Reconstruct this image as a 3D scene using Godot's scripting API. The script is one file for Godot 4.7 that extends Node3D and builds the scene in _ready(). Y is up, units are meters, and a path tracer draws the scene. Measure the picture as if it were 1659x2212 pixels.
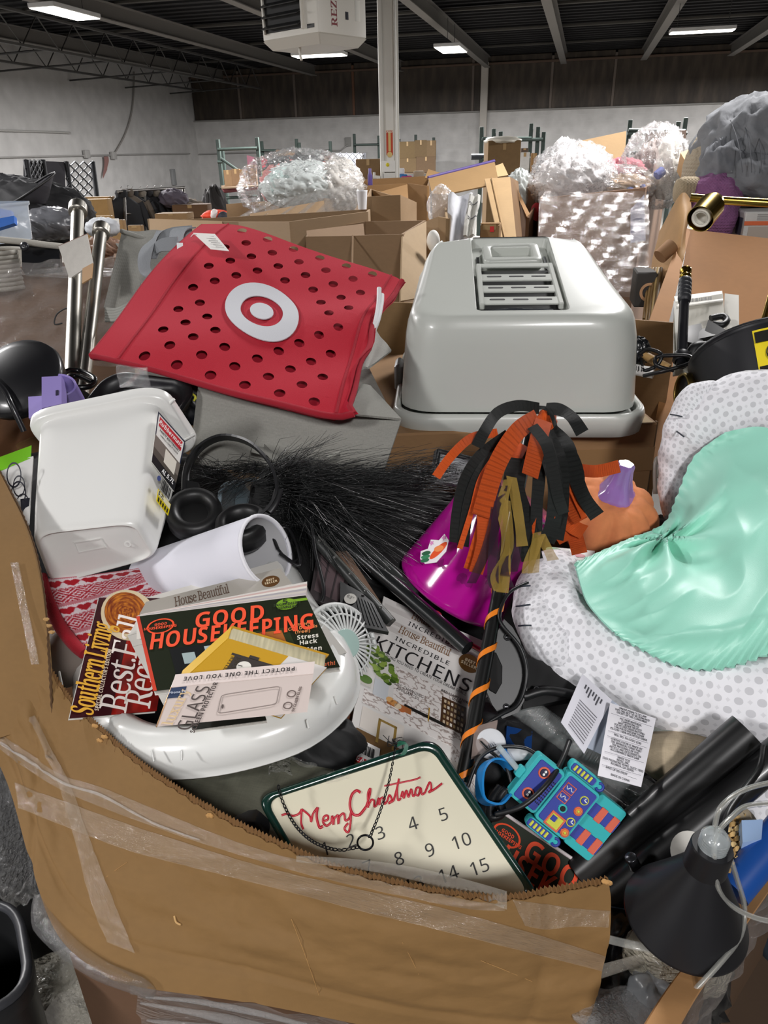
extends Node3D
# A warehouse with pallet boxes of returned goods; one overfull box close to the camera.
const FOCAL := 1598.0
var cam: Transform3D
var mats := {}
var texs := {}
var rng := RandomNumberGenerator.new()


func at(x: float, y: float, d: float) -> Vector3:
	return cam * Vector3((x - 829.5) / FOCAL * d, (1106.0 - y) / FOCAL * d, -d)


func ray(x: float, y: float) -> Vector3:
	return cam.basis * Vector3((x - 829.5) / FOCAL, (1106.0 - y) / FOCAL, -1.0)


func aty(x: float, y: float, h: float) -> Vector3:
	var r = ray(x, y)
	return cam.origin + r * ((h - cam.origin.y) / r.y)


func atz(x: float, y: float, z: float) -> Vector3:
	var r = ray(x, y)
	return cam.origin + r * (z / r.z)


func path(list: Array) -> Array:
	var out = []
	for p in list:
		out.append(at(p[0], p[1], p[2]))
	return out


# corners of a parallelogram seen at four pixels, its first corner at depth d
func para(q: Array, d: float) -> Array:
	var a = ray(q[0][0], q[0][1])
	var b = ray(q[1][0], q[1][1])
	var c = ray(q[2][0], q[2][1])
	var e = ray(q[3][0], q[3][1])
	var m = Basis(-b, c, -e)
	var s = m.inverse() * (-a)
	return [cam.origin + a * d, cam.origin + b * s.x * d, cam.origin + c * s.y * d, cam.origin + e * s.z * d]


func fr(o: Vector3, xd: Vector3, yd: Vector3) -> Transform3D:
	var x = xd.normalized()
	var z = x.cross(yd).normalized()
	return Transform3D(Basis(x, z.cross(x), z), o)


# an exact y axis at o, the other two anyhow
func ax(o: Vector3, y: Vector3) -> Transform3D:
	y = y.normalized()
	var x = y.cross(cam.basis.z if absf(y.dot(cam.basis.z)) < 0.95 else cam.basis.x).normalized()
	return Transform3D(Basis(x, y, x.cross(y)), o)


func tf(x: float, y: float, z: float, rx := 0.0, ry := 0.0, rz := 0.0) -> Transform3D:
	return Transform3D(Basis.from_euler(Vector3(deg_to_rad(rx), deg_to_rad(ry), deg_to_rad(rz))), Vector3(x, y, z))


# ---------------------------------------------------------------- materials
func col(hex: String) -> Color:
	return Color.html(hex)


func mat(hex: String, rough := 0.7, metal := 0.0, extra := {}) -> StandardMaterial3D:
	var key = "%s %s %s %s" % [hex, rough, metal, extra]
	if mats.has(key):
		return mats[key]
	var m = StandardMaterial3D.new()
	m.albedo_color = col(hex)
	m.roughness = rough
	m.metallic = metal
	m.cull_mode = BaseMaterial3D.CULL_DISABLED
	for k in extra:
		if k == "tex":
			m.albedo_texture = tex(extra[k])
		elif k == "tri":
			m.uv1_triplanar = true
			m.uv1_scale = Vector3.ONE * extra[k]
		elif k == "uvs":
			m.uv1_scale = extra[k]
		elif k == "bump":
			m.heightmap_enabled = true
			m.heightmap_texture = tex(extra[k])
		elif k == "deep":
			m.heightmap_scale = extra[k]
		elif k == "alpha":
			m.transparency = BaseMaterial3D.TRANSPARENCY_ALPHA
			m.albedo_color.a = extra[k]
		elif k == "nrm":
			m.normal_enabled = true
			m.normal_texture = tex(extra[k])
		elif k == "nscale":
			m.normal_scale = extra[k]
		elif k == "spec":
			m.metallic_specular = extra[k]
		elif k == "coat":
			m.clearcoat_enabled = true
			m.clearcoat = extra[k]
			m.clearcoat_roughness = 0.12
		elif k == "rim":
			m.rim_enabled = true
			m.rim = extra[k]
			m.rim_tint = 0.5
		elif k == "glow":
			m.emission_enabled = true
			m.emission = col(hex)
			m.emission_energy_multiplier = extra[k]
		elif k == "back":
			m.backlight_enabled = true
			m.backlight = Color(1, 1, 1) * float(extra[k])
		elif k == "cut":
			m.transparency = BaseMaterial3D.TRANSPARENCY_ALPHA_SCISSOR
			m.alpha_scissor_threshold = 0.5
	mats[key] = m
	return m


func noise_img(w: int, h: int, freq: float, oct: int, sd: int, kind := FastNoiseLite.TYPE_SIMPLEX_SMOOTH, sx := 1.0, sy := 1.0) -> Image:
	var n = FastNoiseLite.new()
	n.seed = sd
	n.noise_type = kind
	n.frequency = freq
	n.fractal_octaves = oct
	var im = Image.create(w, h, false, Image.FORMAT_RGB8)
	for y in h:
		for x in w:
			# blended across both edges so that the texture repeats
			var u = float(x) / w
			var v = float(y) / h
			var a = n.get_noise_2d(x * sx, y * sy)
			var b = n.get_noise_2d((x - w) * sx, y * sy)
			var c = n.get_noise_2d(x * sx, (y - h) * sy)
			var e = n.get_noise_2d((x - w) * sx, (y - h) * sy)
			var t = lerpf(lerpf(a, b, u), lerpf(c, e, u), v) / sqrt((u * u + (1 - u) * (1 - u)) * (v * v + (1 - v) * (1 - v)))
			t = clampf(t * 0.5 + 0.5, 0, 1)
			im.set_pixel(x, y, Color(t, t, t))
	return im


func tint(im: Image, lo: Color, hi: Color, pw := 1.0) -> Image:
	for y in im.get_height():
		for x in im.get_width():
			im.set_pixel(x, y, lo.lerp(hi, pow(im.get_pixel(x, y).r, pw)))
	return im


func tex(called: String) -> Texture2D:
	if texs.has(called):
		return texs[called]
	var im: Image
	match called:
		"card":  # paper fibre over broad blotches
			im = noise_img(256, 256, 0.18, 4, 3, FastNoiseLite.TYPE_SIMPLEX_SMOOTH, 0.35, 1.0)
			var big = noise_img(256, 256, 0.012, 3, 8)
			for y in 256:
				for x in 256:
					var t = 0.90 + 0.05 * im.get_pixel(x, y).r + 0.06 * big.get_pixel(x, y).r - 0.03
					im.set_pixel(x, y, Color(t, t, t))
		"fibre":
			im = noise_img(256, 256, 0.25, 3, 5)
		"lint":
			im = tint(noise_img(256, 256, 0.22, 3, 15), Color(0.78, 0.78, 0.78), Color(1, 1, 1))
		"streak":  # stretch film: fine streaks along u, with folds
			im = noise_img(256, 256, 0.035, 4, 21, FastNoiseLite.TYPE_SIMPLEX_SMOOTH, 0.3, 2.2)
		"crumple":
			im = noise_img(256, 256, 0.028, 3, 33, FastNoiseLite.TYPE_CELLULAR)
		"streak_n":
			im = noise_img(384, 384, 0.03, 5, 21, FastNoiseLite.TYPE_SIMPLEX, 0.35, 2.6)
			im.convert(Image.FORMAT_RGBA8)
			im.bump_map_to_normal_map(13.0)
		"crumple_n":
			im = noise_img(256, 256, 0.03, 4, 35, FastNoiseLite.TYPE_SIMPLEX)
			im.convert(Image.FORMAT_RGBA8)
			im.bump_map_to_normal_map(14.0)
		"weave":
			im = Image.create(64, 64, false, Image.FORMAT_RGB8)
			for y in 64:
				for x in 64:
					var t = 0.5 + 0.25 * sin(x * TAU / 8) * (1 if (y / 4) % 2 else -1) + 0.25 * cos(y * TAU / 8)
					im.set_pixel(x, y, Color(t, t, t))
		"linen":
			im = noise_img(256, 256, 0.2, 3, 41, FastNoiseLite.TYPE_SIMPLEX_SMOOTH, 0.12, 1.6)
			var v2 = noise_img(256, 256, 0.2, 3, 42, FastNoiseLite.TYPE_SIMPLEX_SMOOTH, 1.6, 0.12)
			for y in 256:
				for x in 256:
					var t = 0.82 + 0.14 * im.get_pixel(x, y).r + 0.1 * v2.get_pixel(x, y).r - 0.05
					im.set_pixel(x, y, Color(t, t, t))
		"brush":
			im = tint(noise_img(256, 64, 0.2, 3, 51, FastNoiseLite.TYPE_SIMPLEX_SMOOTH, 3.0, 0.05), Color(0.7, 0.7, 0.7), Color(1, 1, 1))
		"stain":
			im = tint(noise_img(256, 128, 0.02, 5, 61, FastNoiseLite.TYPE_SIMPLEX_SMOOTH, 1.6, 0.7), Color(0.45, 0.42, 0.38), Color(1.0, 0.98, 0.94), 1.2)
		"grime":
			im = tint(noise_img(256, 256, 0.02, 5, 71), Color(0.86, 0.86, 0.86), Color(1, 1, 1))
		"dots":  # rings and dots of the lounger cloth
			im = Image.create(128, 128, false, Image.FORMAT_RGB8)
			for y in 128:
				for x in 128:
					var c = Color(0.93, 0.93, 0.95)
					for k in [[0, 0], [128, 0], [0, 128], [128, 128], [64, 64]]:
						var q = Vector2((x - k[0]) / 0.85, y - k[1]).length()
						if q < 27:
							c = Color(0.80, 0.80, 0.82)
					if c.r > 0.9:
						for k in [[64, 0], [64, 128], [0, 64], [128, 64]]:
							var dx = absf(x - k[0])
							var dy = absf(y - k[1])
							if pow(dx, 0.8) + pow(dy, 0.8) < 9.5:
								c = Color(0.865, 0.865, 0.885)
					im.set_pixel(x, y, c)
		"knit":  # fair isle: white on red
			im = Image.create(192, 192, false, Image.FORMAT_RGB8)
			im.fill(Color(0.69, 0.05, 0.13))
			for y in 192:
				for x in 192:
					var cx = x / 3
					var cy = y / 2 + (1 if x % 3 != 1 else 0)
					var w = false
					var r = cy % 48
					var k = cx % 16
					if r < 3 or (r > 20 and r < 23) or (r > 44):
						w = (cx + cy) % 2 == 0
					elif r < 20:
						var hx = absf(k - 7.5)
						var hy = r - 11.0
						var heart = hx * 1.0 + hy * 0.9 < 6.5 and hy > -6 + absf(hx - 3.5) * 0.8
						w = not heart and (hx > 4.5 or absf(hy) > 4 or (cx + cy) % 3 == 0)
					else:
						var q = absi(k - 8) + absi(r - 34)
						w = q % 5 < 2 or absi(k - 8) == absi(r - 34)
					if w:
						im.set_pixel(x, y, Color(0.9, 0.84, 0.86))
		"marble":
			im = noise_img(128, 128, 0.03, 4, 81, FastNoiseLite.TYPE_SIMPLEX)
			for y in 128:
				for x in 128:
					var t = absf(im.get_pixel(x, y).r - 0.5)
					im.set_pixel(x, y, Color(0.50, 0.43, 0.40).lerp(Color(0.9, 0.88, 0.87), clampf(0.15 + t * 9, 0, 1)))
		"spice":
			im = tint(noise_img(64, 64, 0.12, 3, 91), Color(0.30, 0.03, 0.01), Color(0.95, 0.62, 0.16))
		"foodred":
			im = tint(noise_img(64, 96, 0.03, 2, 92), Color(0.30, 0.01, 0.02), Color(0.80, 0.13, 0.06))
	im.generate_mipmaps()
	texs[called] = ImageTexture.create_from_image(im)
	return texs[called]


# ---------------------------------------------------------------- mesh building
func finish(P: PackedVector3Array, UV: PackedVector2Array, I: PackedInt32Array) -> ArrayMesh:
	var N = PackedVector3Array()
	N.resize(P.size())
	for i in range(0, I.size(), 3):
		var n = (P[I[i + 2]] - P[I[i]]).cross(P[I[i + 1]] - P[I[i]])
		N[I[i]] += n
		N[I[i + 1]] += n
		N[I[i + 2]] += n
	for i in N.size():
		N[i] = N[i].normalized() if N[i].length_squared() > 1e-24 else Vector3.UP
	var arr = []
	arr.resize(Mesh.ARRAY_MAX)
	arr[Mesh.ARRAY_VERTEX] = P
	arr[Mesh.ARRAY_NORMAL] = N
	arr[Mesh.ARRAY_TEX_UV] = UV
	arr[Mesh.ARRAY_INDEX] = I
	var m = ArrayMesh.new()
	m.add_surface_from_arrays(Mesh.PRIMITIVE_TRIANGLES, arr)
	return m


# surface f(u, v); with thick it is a sheet with a back and a rim
func sheet(nu: int, nv: int, f: Callable, thick := 0.0, hole = null) -> ArrayMesh:
	var P = PackedVector3Array()
	var UV = PackedVector2Array()
	var I = PackedInt32Array()
	for j in nv + 1:
		for i in nu + 1:
			P.append(f.call(float(i) / nu, float(j) / nv))
			UV.append(Vector2(float(i) / nu, float(j) / nv))
	var w = nu + 1
	var skip = {}
	for j in nv:
		for i in nu:
			if hole != null and hole.call((i + 0.5) / nu, (j + 0.5) / nv):
				skip[j * nu + i] = true
				continue
			var a = j * w + i
			I.append_array([a, a + 1, a + w, a + 1, a + w + 1, a + w])
	if thick == 0.0:
		return finish(P, UV, I)
	var m = finish(P, UV, I)
	var N: PackedVector3Array = m.surface_get_arrays(0)[Mesh.ARRAY_NORMAL]
	var k = P.size()
	var I0 = I.duplicate()
	for i in k:
		P.append(P[i] - N[i] * thick)
		UV.append(UV[i])
	for i in range(0, I0.size(), 3):
		I.append_array([I0[i] + k, I0[i + 2] + k, I0[i + 1] + k])
	var edge = []
	for j in nv:
		for i in nu:
			if skip.has(j * nu + i):
				continue
			var a = j * w + i
			if j == 0 or skip.has((j - 1) * nu + i):
				edge.append([a + 1, a])
			if j == nv - 1 or skip.has((j + 1) * nu + i):
				edge.append([a + w, a + w + 1])
			if i == 0 or skip.has(j * nu + i - 1):
				edge.append([a, a + w])
			if i == nu - 1 or skip.has(j * nu + i + 1):
				edge.append([a + w + 1, a + 1])
	for e in edge:
		var b = P.size()
		for q in [e[0], e[1], e[1] + k, e[0] + k]:
			P.append(P[q])
			UV.append(UV[q])
		I.append_array([b, b + 1, b + 2, b, b + 2, b + 3])
	return finish(P, UV, I)


func loft(loops: Array, closed := true, cap_a := true, cap_b := true) -> ArrayMesh:
	var P = PackedVector3Array()
	var UV = PackedVector2Array()
	var I = PackedInt32Array()
	var n: int = loops[0].size()
	var m = n + 1 if closed else n
	for j in loops.size():
		for i in m:
			P.append(loops[j][i % n])
			UV.append(Vector2(float(i) / (m - 1), float(j) / maxi(1, loops.size() - 1)))
	for j in loops.size() - 1:
		for i in m - 1:
			var a = j * m + i
			I.append_array([a, a + 1, a + m, a + 1, a + m + 1, a + m])
	for side in 2:
		if (side == 0 and cap_a) or (side == 1 and cap_b):
			var lp = loops[0] if side == 0 else loops[loops.size() - 1]
			var c = Vector3.ZERO
			for p in lp:
				c += p / n
			var b = P.size()
			P.append(c)
			UV.append(Vector2(0.5, 0.5))
			for p in lp:
				P.append(p)
				UV.append(Vector2(0.5, 0.5))
			for i in n:
				var x = b + 1 + i
				var y = b + 1 + (i + 1) % n
				if side == 0:
					I.append_array([b, y, x])
				else:
					I.append_array([b, x, y])
	var mesh = finish(P, UV, I)
	if closed:  # the seam's normals
		var arr = mesh.surface_get_arrays(0)
		var N: PackedVector3Array = arr[Mesh.ARRAY_NORMAL]
		for j in loops.size():
			var s = (N[j * m] + N[j * m + n]).normalized()
			N[j * m] = s
			N[j * m + n] = s
		arr[Mesh.ARRAY_NORMAL] = N
		mesh = ArrayMesh.new()
		mesh.add_surface_from_arrays(Mesh.PRIMITIVE_TRIANGLES, arr)
	return mesh


# rounded rectangle in the xz plane at height y
func rrect(w: float, d: float, r: float, y: float, n := 4, cx := 0.0, cz := 0.0) -> Array:
	var out = []
	r = minf(r, minf(w, d) / 2 - 1e-5)
	for c in [[1, 1, 0], [-1, 1, 1], [-1, -1, 2], [1, -1, 3]]:
		for k in n + 1:
			var a = PI / 2 * (c[2] + float(k) / n)
			out.append(Vector3(cx + c[0] * (w / 2 - r) + cos(a) * r, y, cz + c[1] * (d / 2 - r) + sin(a) * r))
	return out


func ring(r: float, y: float, n := 24, rz := -1.0) -> Array:
	var out = []
	for k in n:
		out.append(Vector3(cos(TAU * k / n) * r, y, sin(TAU * k / n) * (r if rz < 0 else rz)))
	return out


# box w x h x d standing on y = 0, edges bevelled by b
func box(w: float, h: float, d: float, b := 0.002, r := -1.0) -> ArrayMesh:
	b = minf(b, minf(h, minf(w, d)) * 0.45)
	if r < 0:
		r = b
	var n = 1 if r <= b * 1.01 else 4
	return loft([rrect(w - 2 * b, d - 2 * b, r - b * 0.7, 0, n), rrect(w - 2 * b, d - 2 * b, r - b * 0.7, 0, n), rrect(w, d, r, b, n), rrect(w, d, r, b, n), rrect(w, d, r, h - b, n), rrect(w, d, r, h - b, n), rrect(w - 2 * b, d - 2 * b, r - b * 0.7, h, n), rrect(w - 2 * b, d - 2 * b, r - b * 0.7, h, n)])


func lathe(prof: Array, n := 28, cap_a := false, cap_b := false) -> ArrayMesh:
	var loops = []
	for p in prof:
		loops.append(ring(maxf(p[0], 1e-5), p[1], n))
	return loft(loops, true, cap_a, cap_b)


func smooth(pts: Array, per := 6) -> Array:
	if pts.size() < 3:
		return pts
	var out = []
	for i in pts.size() - 1:
		var p0: Vector3 = pts[maxi(i - 1, 0)]
		var p1: Vector3 = pts[i]
		var p2: Vector3 = pts[i + 1]
		var p3: Vector3 = pts[mini(i + 2, pts.size() - 1)]
		for k in per:
			out.append(p1.cubic_interpolate(p2, p0, p3, float(k) / per))
	out.append(pts[pts.size() - 1])
	return out


func tube(pts: Array, r, n := 8, per := 5, flat := 1.0) -> ArrayMesh:
	var q = smooth(pts, per)
	var loops = []
	var side = Vector3.ZERO
	for i in q.size():
		var t: Vector3 = (q[mini(i + 1, q.size() - 1)] - q[maxi(i - 1, 0)]).normalized()
		if side == Vector3.ZERO:
			side = t.cross(Vector3.UP if absf(t.y) < 0.9 else Vector3.RIGHT).normalized()
		side = (side - t * side.dot(t)).normalized()
		var up = side.cross(t)
		var rr: float = r if not r is Array else lerpf(r[int(floor(float(i) / (q.size() - 1) * (r.size() - 1)))], r[mini(r.size() - 1, int(floor(float(i) / (q.size() - 1) * (r.size() - 1))) + 1)], fposmod(float(i) / (q.size() - 1) * (r.size() - 1), 1.0))
		var lp = []
		for k in n:
			lp.append(q[i] + (side * cos(TAU * k / n) + up * sin(TAU * k / n) * flat) * rr)
		loops.append(lp)
	return loft(loops)


# a flat strip that follows pts, its width along each wide vector
func ribbon(pts: Array, wide: Array, thick := 0.0006, per := 5) -> ArrayMesh:
	var p = smooth(pts, per)
	var w = smooth(wide, per)
	return sheet(p.size() - 1, 1, func(u, v):
		var i = int(round(u * (p.size() - 1)))
		return p[i] + w[mini(i, w.size() - 1)] * (v - 0.5), thick)


func prism(poly: PackedVector2Array, h: float, b := 0.0) -> ArrayMesh:
	var P = PackedVector3Array()
	var UV = PackedVector2Array()
	var I = PackedInt32Array()
	if Geometry2D.is_polygon_clockwise(poly):
		poly.reverse()
	var inner = poly
	if b > 0:
		var o = Geometry2D.offset_polygon(poly, -b)
		if o.size() and o[0].size() == poly.size():
			inner = o[0]
			if Geometry2D.is_polygon_clockwise(inner):
				inner.reverse()
			var best = 0
			for i in inner.size():
				if inner[i].distance_to(poly[0]) < inner[best].distance_to(poly[0]):
					best = i
			var turned = PackedVector2Array()
			for i in inner.size():
				turned.append(inner[(i + best) % inner.size()])
			inner = turned
		else:
			b = 0
	var tri = Geometry2D.triangulate_polygon(inner)
	for s in 2:
		var k = P.size()
		for p in inner:
			P.append(Vector3(p.x, p.y, 0.0 if s == 0 else h))
			UV.append(p)
		for i in range(0, tri.size(), 3):
			I.append_array([k + tri[i], k + tri[i + 1], k + tri[i + 2]] if s == 0 else [k + tri[i], k + tri[i + 2], k + tri[i + 1]])
	var n = poly.size()
	var rows = [[inner, 0.0], [poly, b], [poly, h - b], [inner, h]] if b > 0 else [[poly, 0.0], [poly, h]]
	for r in rows.size() - 1:
		for i in n:
			var k = P.size()
			for c in [[r, i], [r, (i + 1) % n], [r + 1, (i + 1) % n], [r + 1, i]]:
				var p: Vector2 = rows[c[0]][0][c[1]]
				P.append(Vector3(p.x, p.y, rows[c[0]][1]))
				UV.append(p)
			I.append_array([k, k + 2, k + 1, k, k + 3, k + 2])
	return finish(P, UV, I)


func join(list: Array) -> ArrayMesh:
	var st = SurfaceTool.new()
	st.begin(Mesh.PRIMITIVE_TRIANGLES)
	for e in list:
		if e is Array:
			st.append_from(e[0], 0, e[1])
		else:
			st.append_from(e, 0, Transform3D())
	return st.commit()


# ---------------------------------------------------------------- objects
func numbered(called: String) -> String:
	if not has_node(called):
		return called
	var k = 1
	while has_node("%s_%03d" % [called, k]):
		k += 1
	return "%s_%03d" % [called, k]


func thing(called: String, label: String, category: String, group := "", t := Transform3D()) -> Node3D:
	var o = Node3D.new()
	o.name = numbered(called)
	add_child(o)
	o.transform = t
	tag(o, label, category, group)
	return o


func tag(o: Node, label: String, category: String, group := "") -> void:
	o.set_meta("label", label)
	if category:
		o.set_meta("category", category)
	if group:
		o.set_meta("group", group)


func part(called: String, m: Mesh, material: Material, parent: Node, t := Transform3D()) -> MeshInstance3D:
	var o = MeshInstance3D.new()
	o.name = called
	if parent != self:
		var k = 0
		while parent.has_node(NodePath(o.name)):
			k += 1
			o.name = "%s_%03d" % [called, k]
	else:
		o.name = numbered(called)
	o.mesh = m
	o.material_override = material
	o.cast_shadow = GeometryInstance3D.SHADOW_CASTING_SETTING_ON
	o.transform = t
	parent.add_child(o, true)
	return o


func solo(called: String, m: Mesh, material: Material, label: String, category: String, group := "", t := Transform3D()) -> MeshInstance3D:
	var o = part(called, m, material, self, t)
	tag(o, label, category, group)
	return o


func struct(called: String, m: Mesh, material: Material, label: String, t := Transform3D()) -> MeshInstance3D:
	var o = part(called, m, material, self, t)
	o.set_meta("kind", "structure")
	o.set_meta("label", label)
	return o


var fonts := {}
func letters(s: String, h: float, hex: String, parent: Node, t: Transform3D, font := "Droid Sans", bold := false, squash := 1.0, depth := 0.0002, align := 1, sp := 0, fit := 0.0) -> MeshInstance3D:
	var key = "%s%s%s" % [font, bold, sp]
	if not fonts.has(key):
		var f = SystemFont.new()
		f.font_names = PackedStringArray([font])
		f.font_weight = 700 if bold else 400
		fonts[key] = f
		if sp != 0:
			var v = FontVariation.new()
			v.base_font = f
			v.spacing_glyph = sp
			fonts[key] = v
	var m = TextMesh.new()
	m.text = s
	m.font = fonts[key]
	m.font_size = 32
	m.pixel_size = h / 23.0
	m.depth = depth
	m.curve_step = 4.0 if h > 0.012 else 8.0
	m.line_spacing = -8.0
	m.horizontal_alignment = [HORIZONTAL_ALIGNMENT_LEFT, HORIZONTAL_ALIGNMENT_CENTER, HORIZONTAL_ALIGNMENT_RIGHT][align]
	if fit > 0.0:
		squash = fit / maxf(m.get_aabb().size.x, 1e-4)
	return part("lettering", m, mat(hex, 0.6), parent, t.scaled_local(Vector3(squash, 1, 1)))


# moves a thing's own origin to the middle of its base
func settle() -> void:
	for o in get_children():
		if not o is Node3D or o is Light3D or o is Camera3D or not o.has_meta("label") or not o.transform.is_equal_approx(Transform3D()):
			continue
		var bb = AABB()
		var first = true
		for k in ([o] if o is MeshInstance3D else o.get_children()):
			if k is MeshInstance3D or k is MultiMeshInstance3D:
				var b: AABB = (k.mesh.get_aabb() if k is MeshInstance3D else k.multimesh.mesh.get_aabb())
				if k != o:
					b = k.transform * b
				bb = b if first else bb.merge(b)
				first = false
		if first or o is MultiMeshInstance3D:
			continue
		var base = Vector3(bb.get_center().x, bb.position.y, bb.get_center().z)
		if o is MeshInstance3D:
			if not o.mesh is ArrayMesh:
				continue
			var arr: Array = o.mesh.surface_get_arrays(0)
			var P: PackedVector3Array = arr[Mesh.ARRAY_VERTEX]
			for i in P.size():
				P[i] -= base
			arr[Mesh.ARRAY_VERTEX] = P
			var m = ArrayMesh.new()
			m.add_surface_from_arrays(Mesh.PRIMITIVE_TRIANGLES, arr)
			o.mesh = m
			for k in o.get_children():
				k.position -= base
		else:
			for k in o.get_children():
				k.position -= base
		o.position = base


func _ready() -> void:
	rng.seed = 7
	var c = Camera3D.new()
	c.name = "camera"
	c.transform = Transform3D(Basis(Vector3.UP, deg_to_rad(14.4)) * Basis(Vector3.RIGHT, deg_to_rad(-25.9)) * Basis(Vector3.BACK, deg_to_rad(-1.3)), Vector3(0, 1.75, 0))
	c.fov = rad_to_deg(2 * atan(1106.0 / FOCAL))
	c.near = 0.05
	c.far = 100
	cam = c.transform
	add_child(c)
	var env = Environment.new()
	env.background_mode = Environment.BG_COLOR
	env.background_color = Color(0.02, 0.02, 0.022)
	env.tonemap_mode = Environment.TONE_MAPPER_LINEAR
	env.tonemap_exposure = 1.0
	env.sdfgi_enabled = true
	env.ssao_enabled = true
	env.ssil_enabled = true
	var we = WorldEnvironment.new()
	we.environment = env
	we.name = "environment"
	add_child(we)
	lamps()
	room()
	far_goods()
	mid_goods()
	pile_top()
	pile_mid()
	pile_front()
	outer_box()
	settle()


# ---------------------------------------------------------------- the hall
# ceiling panels: the four in view, then the same grid over and behind the camera
func lamps() -> void:
	var spots = [
		[aty(143, 30, 3.8), 90.0, 1.2, 0.42, "long bright ceiling panel lamp nearest the white side wall"],
		[aty(690, 121, 3.8), 2.0, 1.2, 0.5, "bright ceiling panel lamp under the hanging heater"],
		[aty(974, 108, 3.8), 90.0, 1.2, 0.55, "bright ceiling panel lamp just beside the steel column top"],
		[aty(1516, 69, 3.8), 1.0, 1.2, 0.36, "thin bright ceiling panel lamp furthest from the side wall"]]
	for q in [[-5.0, -3.2], [0.9, -4.4], [-3.2, 2.4], [1.5, 2.6]]:
		spots.append([Vector3(q[0], 3.8, q[1]), 90.0, 1.2, 0.5, ""])
	for q in [[6.8, -13.0], [6.8, -23.0], [-12.3, -7.5]]:
		spots.append([Vector3(q[0], 3.8, q[1]), 90.0, 1.2, 0.5, ""])
	for s in spots:
		var label: String = s[4] if s[4] else "bright ceiling panel lamp above the near boxes outside the picture"
		var o = thing("ceiling_light", label, "ceiling lamp", "" if s[4] else "panel lamps overhead", Transform3D(Basis(Vector3.UP, deg_to_rad(s[1])), s[0]))
		part("housing", box(s[2] + 0.03, 0.07, s[3] + 0.03, 0.008), mat("d8d8d8", 0.5), o, tf(0, 0.005, 0))
		var bm = PlaneMesh.new()
		bm.size = Vector2(s[2], s[3])
		part("diffuser", bm, mat("fffaf0", 0.5, 0.0, {"glow": 9.0}), o, tf(0, -0.004, 0, 180))
		for k in [-1, 1]:
			part("hanger", tube([Vector3(k * s[2] * 0.4, 0.07, 0), Vector3(k * s[2] * 0.4, 0.55, 0)], 0.006, 6), mat("555555", 0.5, 0.8), o)
		var l = AreaLight3D.new()
		l.name = "panel_glow"
		l.area_size = Vector2(s[2], s[3])
		l.light_energy = 110.0 if s[4] else (20.0 if s[0].z > -8.0 and s[0].x > -10.0 else 150.0)
		l.light_color = col("fdfbfb")
		l.area_range = 60.0
		l.shadow_enabled = true
		l.transform = tf(0, -0.03, 0, -90)
		o.add_child(l)


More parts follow.
